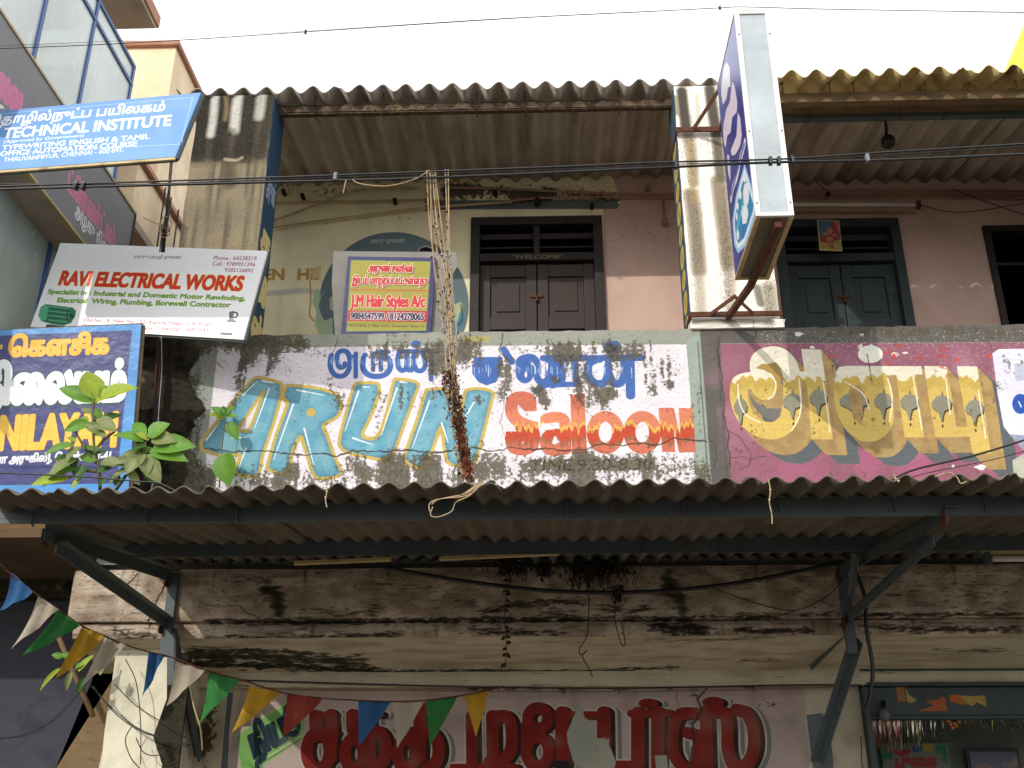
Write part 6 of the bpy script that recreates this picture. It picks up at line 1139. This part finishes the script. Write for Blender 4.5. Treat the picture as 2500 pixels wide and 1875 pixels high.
for k, (q, r) in enumerate(strands):
    P = spline([W(x+rnd.uniform(-1.5, 1.5), y, 4.02+.02*rnd.random()) for x, y in q], 5); MB().tube(P, r*.85, 5).build('stem', M_dry, cr, smooth=True)
    for i in range(0, len(P)-1):
        for rep in range(1):
            if nl >= 200: break
            if rnd.random() < .62:
                a = rnd.uniform(0, 6.28); me = dead[rnd.choice((0, 0, 2, 1))]; place_leaf(me, P[i]+(P[i+1]-P[i])*rnd.random(), (cos(a), sin(a), rnd.uniform(-.6, .3)), (0, .1, 1), rnd.uniform(.6, 1.2), cr, 'withered_leaf'); nl += 1
# dense withered clump near the bottom
mb = MB(); mb2 = MB()
for i in range(1500):
    t = rnd.random()**.8; cx = 968+46*t+rnd.gauss(0, 9*(1.25-.8*t)); cyy = 800+235*t+rnd.gauss(0, 8); p = Vector([float(c) for c in W(cx, cyy, 4.03+rnd.gauss(0, .022))]); s_ = rnd.uniform(.005, .0115); M3 = Euler((rnd.uniform(0, 6), rnd.uniform(0, 6), rnd.uniform(0, 6))).to_matrix()
    v = [p+M3 @ Vector(c)*s_ for c in ((-1, 0, 0), (0, -.5, .2), (1, 0, 0), (0, .5, .2))]; (mb2 if (rnd.random() < .2+.5*(t > .55)) else mb).add(v, [(0, 1, 2, 3)])
tag(mb.build('withered_foliage', M_dead, cr), kind='stuff'); tag(mb2.build('withered_foliage', M_deadr, cr), kind='stuff')
MB().tube(spline([W(925, 370, 3.99), W(900, 385, 3.99), (W(860, 398, 3.99)), W(820, 402, 3.99), W(775, 396, 3.99), W(762, 388, 3.99)], 5), .003, 5).build('stem', M_dry, cr, smooth=True); MB().tube(spline([W(748, 388, 3.99), W(745, 400, 3.99), W(741, 418, 3.99)], 4), .0025, 5).build('stem', M_dry, cr)
ds = thing('dry_grass_wisp', 'wisp of dry straw looped over the awning edge at centre', 'straw', W(1030, 1045, 3.86))
for q in ([(1045, 1038), (1010, 1065), (965, 1075), (930, 1085), (928, 1105)], [(1045, 1040), (1015, 1070), (985, 1085), (975, 1105), (945, 1117), (930, 1112), (935, 1095)], [(1042, 1042), (1010, 1070), (950, 1078), (932, 1090)], [(1048, 1036), (1020, 1056), (1005, 1068)], [(1040, 1038), (1012, 1060), (1000, 1066)]):
    MB().tube(spline([W(x, y, 3.85) for x, y in q], 6), .0022, 5).build('straw', M_dry, ds, smooth=True)
for q, lab in (([(704, 1046), (706, 1062), (703, 1078), (706, 1096)], 'short knotted string hanging from the awning edge at left of centre'), ([(1659, 1032), (1664, 1058), (1662, 1085), (1667, 1110), (1668, 1132)], 'long frayed string hanging from the awning edge under the mauve sign'), ([(2020, 1030), (2038, 1024), (2055, 1022), (2068, 1032), (2075, 1044), (2088, 1040)], 'white frayed string curled over the awning edge at right'), ([(1930, 1022), (1935, 1034), (1942, 1040)], 'tiny white string end on the awning edge')):
    P = spline([W(x, y, 3.86) for x, y in q], 5); mb = MB().tube(P, .0022, 5)
    for i in (5, 9):
        if i < len(P): mb.ball(P[i], .005, .005, .005, 6, 4)
    o = mb.build('string', M_dry, None, origin=P[0]); tag(o, lab, 'string', 'strings caught on the awning edge')

# ================================================================== roots and nest rubbish in the gap
def roots(name, label, cx, cy, wx, n, drop, seed, Y=5.82):
    r = random.Random(seed); th_ = thing(name, label, 'roots', W(cx, cy, Y)); mb = MB(); 
    for i in range(n):
        x = cx+r.gauss(0, wx); y = cy-14+r.uniform(-8, 10); P = [(x, y)]
        for k in range(5): x += r.gauss(0, 6); y += r.uniform(.05, .3)*drop; P.append((x, y))
        mb.tube([W(a, b, Y+r.gauss(0, .02)) for a, b in P], r.uniform(.001, .0028), 4, cap=False)
    tag(mb.build('tangle', M_root, th_), kind='stuff'); mb = MB()
    for i in range(n*9):
        p = Vector([float(c) for c in W(cx+r.gauss(0, wx*.8), cy+r.gauss(0, 9), Y+r.gauss(0, .03))]); s_ = r.uniform(.006, .02); M3 = Euler((r.uniform(0, 6), r.uniform(0, 6), r.uniform(0, 6))).to_matrix(); mb.add([p+M3 @ Vector(c)*s_ for c in ((-1, 0, 0), (0, -.6, 0), (1, 0, 0), (0, .6, 0))], [(0, 1, 2, 3)])
    tag(mb.build('debris', M_root, th_), kind='stuff'); return th_
roots('dry_roots', 'dark dry roots tangled in the gap below the hanging creeper', 1105, 1222, 22, 34, 40, 1)
roots('dry_roots', 'larger clump of dark roots in the gap right of the batten joint', 1290, 1228, 38, 60, 60, 2); roots('dry_roots', 'small dark root tuft between the two bigger root clumps', 1175, 1232, 9, 14, 34, 3); roots('dry_roots', 'small ball of dry roots hanging below the sagging cable', 1335, 1282, 7, 12, 16, 4)
vn = thing('hanging_vine', 'thin dark vine with tiny leaves hanging in front of the beam at centre', 'vine', W(1090, 1230, 5.8)); P = [W(1092+2*sin(i*.9), 1225+i*20, 5.8) for i in range(12)]; MB().tube(P, .0025, 5).build('stem', M_root, vn, smooth=True)
dl = leaf_mesh('vine_leaf', .03, .011, M_root, .3, 5, 3)
for i in range(22): place_leaf(dl, P[rnd.randrange(1, 12)]+np.array([0, 0, rnd.uniform(-.03, .03)]), (rnd.choice((-1, 1)), rnd.uniform(-.4, .4), rnd.uniform(-.6, .1)), (0, -1, .3), rnd.uniform(.7, 1.1), vn)
for q, lab in (([(1268, 1225), (1272, 1300), (1268, 1370), (1252, 1400), (1255, 1415), (1268, 1405), (1258, 1418), (1270, 1440), (1280, 1462)], 'long hooked root dangling in front of the cornice'), ([(1330, 1270), (1328, 1330), (1335, 1370), (1345, 1395), (1350, 1385), (1342, 1345)], 'shorter looped root dangling right of the hooked one'), ([(1860, 1590), (1862, 1650), (1870, 1665)], 'root fibre on the right lower wall')):
    P = spline([W(x, y, 5.82) for x, y in q[:]], 6); o = MB().tube(P, .003, 5).build('dangling_root', M_root, None, smooth=True, origin=P[0]); tag(o, lab, 'root', 'dangling roots')

# ================================================================== leafy plants
lm = [leaf_mesh('leaf', 1.0, .30, m, c, i, 6) for i, (m, c) in enumerate(((M_lf[0], .25), (M_lf[1], .15), (M_lf[2], .35), (M_lf[3], .3)))]
def plant(name, label, Y, stems, leaves, base, sr):
    t = thing(name, label, 'plant', at(*base, Y))
    for q in stems: MB().tube(spline([at(*p, Y+dy) for p, dy in q], 5), [sr*(1.1-.6*i/(5*(len(q)-1))) for i in range(5*(len(q)-1)+1)], 7).build('stem', M_stem, t, smooth=True)
    for (a, b, w, k, dy) in leaves:                 # base px, tip px, width factor, kind, forward lean
        p = at(*a, Y); q = at(*b, Y+dy); L = np.linalg.norm(q-p); up = Vector((rnd.uniform(-.5, .5), -1.0, rnd.uniform(.2, .9)))
        o = place_leaf(lm[k], p, q-p, up, L, t); o.scale = (L*w, L, L)
    return t
z2 = lambda x, y: Z2([(x, y)])[0]
big = [((545, 980), (510, 812), 1.35, 1, -.03), ((540, 1000), (345, 892), .8, 0, -.06), ((550, 1000), (775, 890), 1.0, 1, -.05), ((575, 975), (700, 905), 1.1, 0, .05), ((530, 1060), (470, 1030), 1.2, 2, -.02), ((545, 1040), (590, 1090), 1.0, 0, 0),
 ((560, 1110), (650, 1135), 1.1, 2, -.05), ((590, 1110), (700, 1050), .9, 3, .03), ((560, 1100), (570, 1060), 1.0, 0, .03), ((520, 1120), (370, 1150), .9, 0, -.05), ((510, 1120), (460, 1085), 1.0, 1, .02), ((540, 1190), (600, 1170), 1.1, 2, -.05), ((600, 1180), (480, 1110), .8, 2, -.04),
 ((430, 1250), (250, 1275), .75, 0, -.06), ((440, 1230), (390, 1195), .9, 1, 0), ((470, 1260), (370, 1310), 1.0, 2, -.05), ((500, 1290), (540, 1240), 1.1, 0, .02), ((450, 1330), (260, 1390), 1.0, 2, -.06), ((440, 1390), (265, 1420), .8, 0, -.04), ((450, 1320), (405, 1410), 1.1, 3, 0),
 ((500, 1370), (430, 1440), 1.3, 3, -.03), ((400, 1440), (175, 1460), .7, 1, -.05), ((470, 1440), (410, 1495), 1.0, 1, -.02), ((330, 1450), (240, 1480), .9, 1, -.03), ((560, 1340), (460, 1290), 1.2, 0, 0), ((585, 1350), (700, 1335), .8, 2, -.05), ((560, 1400), (640, 1370), .9, 3, 0), ((380, 1340), (300, 1300), 1.0, 3, .03),
 ((830, 1230), (665, 1160), .95, 0, -.05), ((840, 1200), (765, 1098), .8, 0, .02), ((860, 1200), (960, 1110), 1.4, 0, -.03), ((860, 1220), (790, 1170), 1.0, 1, -.02), ((850, 1250), (760, 1260), 1.0, 3, -.05), ((880, 1210), (990, 1200), 1.1, 2, -.05), ((890, 1260), (1105, 1225), .95, 0, -.04), ((870, 1280), (1065, 1305), .8, 0, -.05),
 ((900, 1250), (985, 1175), .9, 1, .03), ((830, 1290), (720, 1380), 1.2, 2, -.06), ((830, 1300), (850, 1390), 1.1, 2, -.05), ((820, 1300), (700, 1290), .8, 2, -.03), ((850, 1320), (905, 1440), 1.0, 2, -.04), ((780, 1340), (590, 1340), .55, 2, -.04), ((760, 1380), (610, 1440), .6, 2, -.03), ((840, 1370), (890, 1470), .8, 3, 0), ((800, 1300), (880, 1250), 1.0, 0, .02),
 ((690, 1420), (660, 1480), 1.0, 3, 0), ((750, 1400), (800, 1470), .9, 2, 0), ((620, 1440), (560, 1480), .9, 3, 0)]
for i in range(16):
    a0 = rnd.choice(((545, 1010), (545, 1120), (560, 1300), (500, 1280), (855, 1210), (820, 1290), (470, 1400), (760, 1385))); an = rnd.uniform(0, 6.28); l0 = rnd.uniform(28, 70); big.append(((a0[0]+rnd.uniform(-12, 12), a0[1]), (a0[0]+l0*cos(an), a0[1]-abs(l0*sin(an))*.8), rnd.uniform(.8, 1.2), rnd.choice((0, 1, 2, 3)), rnd.uniform(-.05, .05)))
plant('rubber_fig_sapling', 'fig sapling with broad green leaves growing on the awning before the navy board', 4.62,
      [[(z2(580, 1560), .1), (z2(575, 1400), .02), (z2(545, 1250), 0), (z2(540, 1120), 0), (z2(545, 985), 0)], [(z2(640, 1550), .1), (z2(760, 1380), 0), (z2(820, 1290), 0), (z2(855, 1200), 0)], [(z2(570, 1360), .02), (z2(500, 1280), 0), (z2(430, 1160), 0)], [(z2(560, 1400), .02), (z2(470, 1400), 0), (z2(400, 1440), 0)], [(z2(550, 1280), 0), (z2(600, 1220), 0), (z2(690, 1150), .02)]],
      [(z2(*a), z2(*b), w, k, dy) for a, b, w, k, dy in big], z2(590, 1560), .008)
z6 = lambda x, y: Z6([(x, y)])[0]
plant('small_fig_seedling', 'small fig seedling with one long leaf in front of the letter A', 5.9, [[(z6(270, 1300), .05), (z6(290, 1000), 0), (z6(305, 880), 0), (z6(318, 770), 0)]],
      [(z6(*a), z6(*b), w, k, dy) for a, b, w, k, dy in (((318, 745), (210, 660), .8, 0, -.03), ((318, 745), (300, 655), 1.1, 3, 0), ((318, 740), (380, 655), .9, 0, 0), ((318, 752), (185, 718), .75, 1, -.03), ((320, 752), (410, 730), .8, 0, -.03), ((322, 745), (345, 680), 1.0, 0, -.02), ((318, 760), (250, 750), .8, 1, -.03), ((345, 795), (405, 918), .9, 0, -.02), ((315, 1030), (312, 1262), 1.35, 0, -.02))], z6(270, 1300), .0045)
zl = lambda x, y: ZL([(x, y)])[0]
plant('wall_sprig', 'drooping leafy sprig growing from the wall beside the lower pillar', 5.9, [[(zl(610, 1060), .1), (zl(500, 1090), .02), (zl(420, 1110), 0), (zl(330, 1120), 0)]],
      [(zl(*a), zl(*b), w, k, dy) for a, b, w, k, dy in (((350, 1040), (288, 1020), 1.0, 0, -.02), ((420, 1050), (335, 1015), .8, 0, -.03), ((440, 1120), (515, 1020), .7, 1, 0), ((420, 1100), (480, 1060), .8, 0, 0), ((350, 1100), (210, 1215), .38, 1, -.05), ((560, 1140), (575, 1070), .9, 2, 0), ((400, 1120), (360, 1220), .6, 2, -.02), ((480, 1150), (420, 1240), .7, 3, 0), ((380, 1060), (440, 1000), .8, 2, 0))], zl(610, 1060), .005)
# ================================================================== bunting
bun = thing('bunting', 'string of faded triangular pennants strung under the awning to the left', 'bunting', at(*zl(0, 520), 4.9))
zz = lambda F, *p: [F([q])[0] for q in p]
SP = [(zl(-80, 430), 4.85), (zl(0, 520), 4.9), (zl(60, 575), 4.95), (zl(200, 685), 5.0), (zl(330, 775), 5.1), (zl(450, 860), 5.2), (zl(580, 920), 5.3), (zl(700, 970), 5.38), (zl(835, 1010), 5.46), (zl(960, 1040), 5.52), (zl(1150, 1112), 5.58), (zl(1345, 1165), 5.62)]
ze = lambda x, y: ZE([(x, y)])[0]
SP += [(ze(560, 150), 5.7), (ze(850, 190), 5.76), (ze(1100, 205), 5.8), (ze(1340, 214), 5.84), (ze(1580, 205), 5.88), (ze(1820, 175), 5.94), (ze(2050, 130), 6.0), (ze(2150, 105), 6.2)]
P = spline([at(*p, Y) for p, Y in SP], 5); MB().tube(P, .0042, 5).build('string', M_rust, bun, smooth=True)
fl_ = [(zl(62, 562), zl(192, 682), zl(-4, 778), 4.95, 'blue'), (zl(205, 692), zl(328, 772), zl(62, 1000), 5.02, 'cream'), (zl(325, 775), zl(445, 858), zl(140, 1036), 5.12, 'green'), (zl(460, 866), zl(582, 922), zl(314, 1160), 5.24, 'yellow'), (zl(585, 926), zl(706, 972), zl(440, 1200), 5.33, 'cream'), (zl(835, 1010), zl(920, 1022), zl(785, 1262), 5.47, 'blue'),
       (zl(985, 1062), zl(1152, 1112), zl(928, 1312), 5.55, 'cream'), (zl(1162, 1118), zl(1345, 1165), zl(1115, 1410), 5.6, 'green'), (ze(322, 105), ze(548, 148), ze(203, 446), 5.66, 'yellow'), (ze(597, 155), ze(852, 192), ze(566, 470), 5.72, 'red'), (ze(1104, 200), ze(1342, 214), ze(1105, 534), 5.82, 'blue'),
       (ze(1358, 214), ze(1582, 205), ze(1380, 548), 5.86, 'cream'), (ze(1594, 204), ze(1822, 175), ze(1616, 536), 5.92, 'green'), (ze(1862, 168), ze(2050, 130), ze(1952, 468), 5.98, 'yellow')]
for i, (a, b, c, Y, col) in enumerate(fl_):
    A, B_, C_ = at(*a, Y), at(*b, Y+.03), at(*c, Y-.02); n = 7; V = []; idx = {}; F = []
    for j in range(n+1):
        for k in range(n+1-j):
            u, v = k/n, j/n; p = A*(1-u-v)+B_*u+C_*v; p = p+np.array([0, .022*sin(5*u+3*v+i)*(v*.8+.3)+.012*sin(11*u+i*2), 0])
            w_ = v*(1-v)*.10; p = p+(A-B_)*0+np.array([w_*(.22 if i < 6 else .08), 0, -w_*.25]); idx[(j, k)] = len(V); V.append(p)
    for j in range(n):
        for k in range(n-j):
            F.append((idx[(j, k)], idx[(j, k+1)], idx[(j+1, k)]))
            if k < n-j-1: F.append((idx[(j, k+1)], idx[(j+1, k+1)], idx[(j+1, k)]))
    o = MB().add(V, F).build('pennant', M_cl[col], bun, smooth=True); o['label'] = col.replace('cream', 'off-white')+' triangular pennant'
# ================================================================== tinsel fringe, pictures, lamp in the lower doorway
fg = thing('tinsel_fringe', 'pink and silver tinsel fringe hanging under the green door head', 'decoration', at(*ZD([(300, 735)])[0], 6.43))
M_tin = [mat('pink tinsel', (190, 130, 130), .3, metal=.6, var=0), mat('gold tinsel', (170, 150, 90), .3, metal=.6, var=0), mat('dark tinsel', (60, 58, 52), .35, metal=.5, var=0), mat('silver tinsel', (190, 186, 178), .25, metal=.7, var=0)]
for i in range(290):
    t = rnd.random(); x = 300+t*1900 if i > 160 else 300+rnd.random()*620; L = (430 if x < 950 else (300 if x < 1250 else 190))*rnd.uniform(.6, 1.05)
    k = rnd.choice((0, 0, 0, 3, 2, 1)) if x < 720 else (rnd.choice((1, 2, 2, 3)) if x < 950 else rnd.choice((2, 2, 2, 1, 3))); sw = rnd.gauss(18, 20) if x < 1300 else rnd.gauss(70, 40); Y = 6.44+rnd.uniform(0, .03)
    P = [at(*ZD([(x+sw*q*q+rnd.uniform(-2, 2), 725+L*q)])[0], Y) for q in (0, .33, .66, 1)]; w_ = rnd.uniform(.002, .0045); mb = MB(); V = []
    for q, p in enumerate(P): a = rnd.uniform(-.6, .6)+q*.5; V += [p+np.array([w_*cos(a), w_*sin(a), 0]), p-np.array([w_*cos(a), w_*sin(a), 0])]
    mb.add(V, [(0, 1, 3, 2), (2, 3, 5, 4), (4, 5, 7, 6)]).build('tinsel_strip', M_tin[k], fg)
gl = thing('marigold_garland', 'small orange garland hanging in the middle of the tinsel', 'garland', at(*ZD([(1360, 780)])[0], 6.42)); M_or = mat('faded orange flowers', (170, 100, 30), .8)
for x, y in ((1280, 745), (1300, 790), (1330, 830), (1355, 870), (1400, 850), (1435, 800), (1465, 755), (1380, 820)): p = at(*ZD([(x, y)])[0], 6.42); MB().ball(p, .010, .010, .010, 8, 5).build('flower', M_or, gl)
bl_ = thing('lamp_holder', 'round grey lamp holder fixed to the left of the green door head', 'lamp', at(*ZD([(545, 700)])[0], 6.36)); p = at(*ZD([(540, 715)])[0], 6.33)
MB().tube([at(*ZD([(525, 560)])[0], 6.39), at(*ZD([(530, 640)])[0], 6.35), p], .014, 8).build('arm', M_black, bl_, smooth=True); MB().ball(p, .034, .034, .036, 14, 8).build('globe', M_steel, bl_, smooth=True)
sgn = Canvas(at(*ZD([(480, 1040)])[0], 7.36), (1, 0, 0), (0, 0, -1), .62, .5, 420, (112, 120, 108))
for q, c in (([(640, 1110), (700, 1150), (850, 1110), (850, 1180), (760, 1215), (660, 1180)], (150, 50, 70)), ([(870, 1080), (990, 1075), (985, 1150), (880, 1165)], (40, 80, 140)), ([(1000, 1060), (1130, 1060), (1120, 1150), (1010, 1160)], (160, 140, 60)), ([(500, 1080), (640, 1180), (640, 1250), (560, 1240), (510, 1320), (490, 1200)], (50, 120, 80)), ([(1150, 1070), (1280, 1080), (1300, 1290), (1250, 1280), (1240, 1180), (1160, 1160)], (50, 120, 80))): sgn.poly(ZD(q), c)
sgn.text('புைக', ZD([(680, 1340)])[0], ZD([(1160, 1330)])[0], ZD([(685, 1240)])[0], (140, 60, 60), bold=3, cap='ப')
q = [at(*ZD([p])[0], 7.37) for p in ((480, 1050), (1300, 1050), (1320, 1700), (480, 1700))]; q0 = q[0]; q = [np.array([q[0][0], 7.37, q[0][2]]), np.array([q[1][0], 7.37, q[0][2]]), np.array([q[1][0], 7.37, q[0][2]-.45]), np.array([q[0][0], 7.37, q[0][2]-.45])]
M_sg = mat('painted inner sign', (0, 0, 0), .7, (), (), sgn.image('inner sign')); o = board(sgn, MB(), q, (0, .015, 0)).build('painted_board', M_sg, None, origin=q[3]); tag(o, 'pale board painted with leaves and colours inside the green doorway', 'board')
q = [at(*ZD([p])[0], 7.34) for p in ((1500, 1120), (2140, 1120), (2170, 1700), (1510, 1700))]; zt_ = q[0][2]
pf = thing('framed_picture', 'dark framed picture hung inside the green doorway', 'picture', (q[0][0], 7.34, zt_-.4)); MB().box(q[0][0], q[1][0], 7.335, 7.36, zt_-.42, zt_).build('frame', M_doorb, pf, bev=.004)
M_pd = mat('dark picture print', (28, 36, 62), .3, ((9, (1, 1, 1), .55, .62, (120, 80, 40), .6),), spec=.5); MB().box(q[0][0]+.02, q[1][0]-.02, 7.328, 7.334, zt_-.40, zt_-.02).build('print', M_pd, pf)
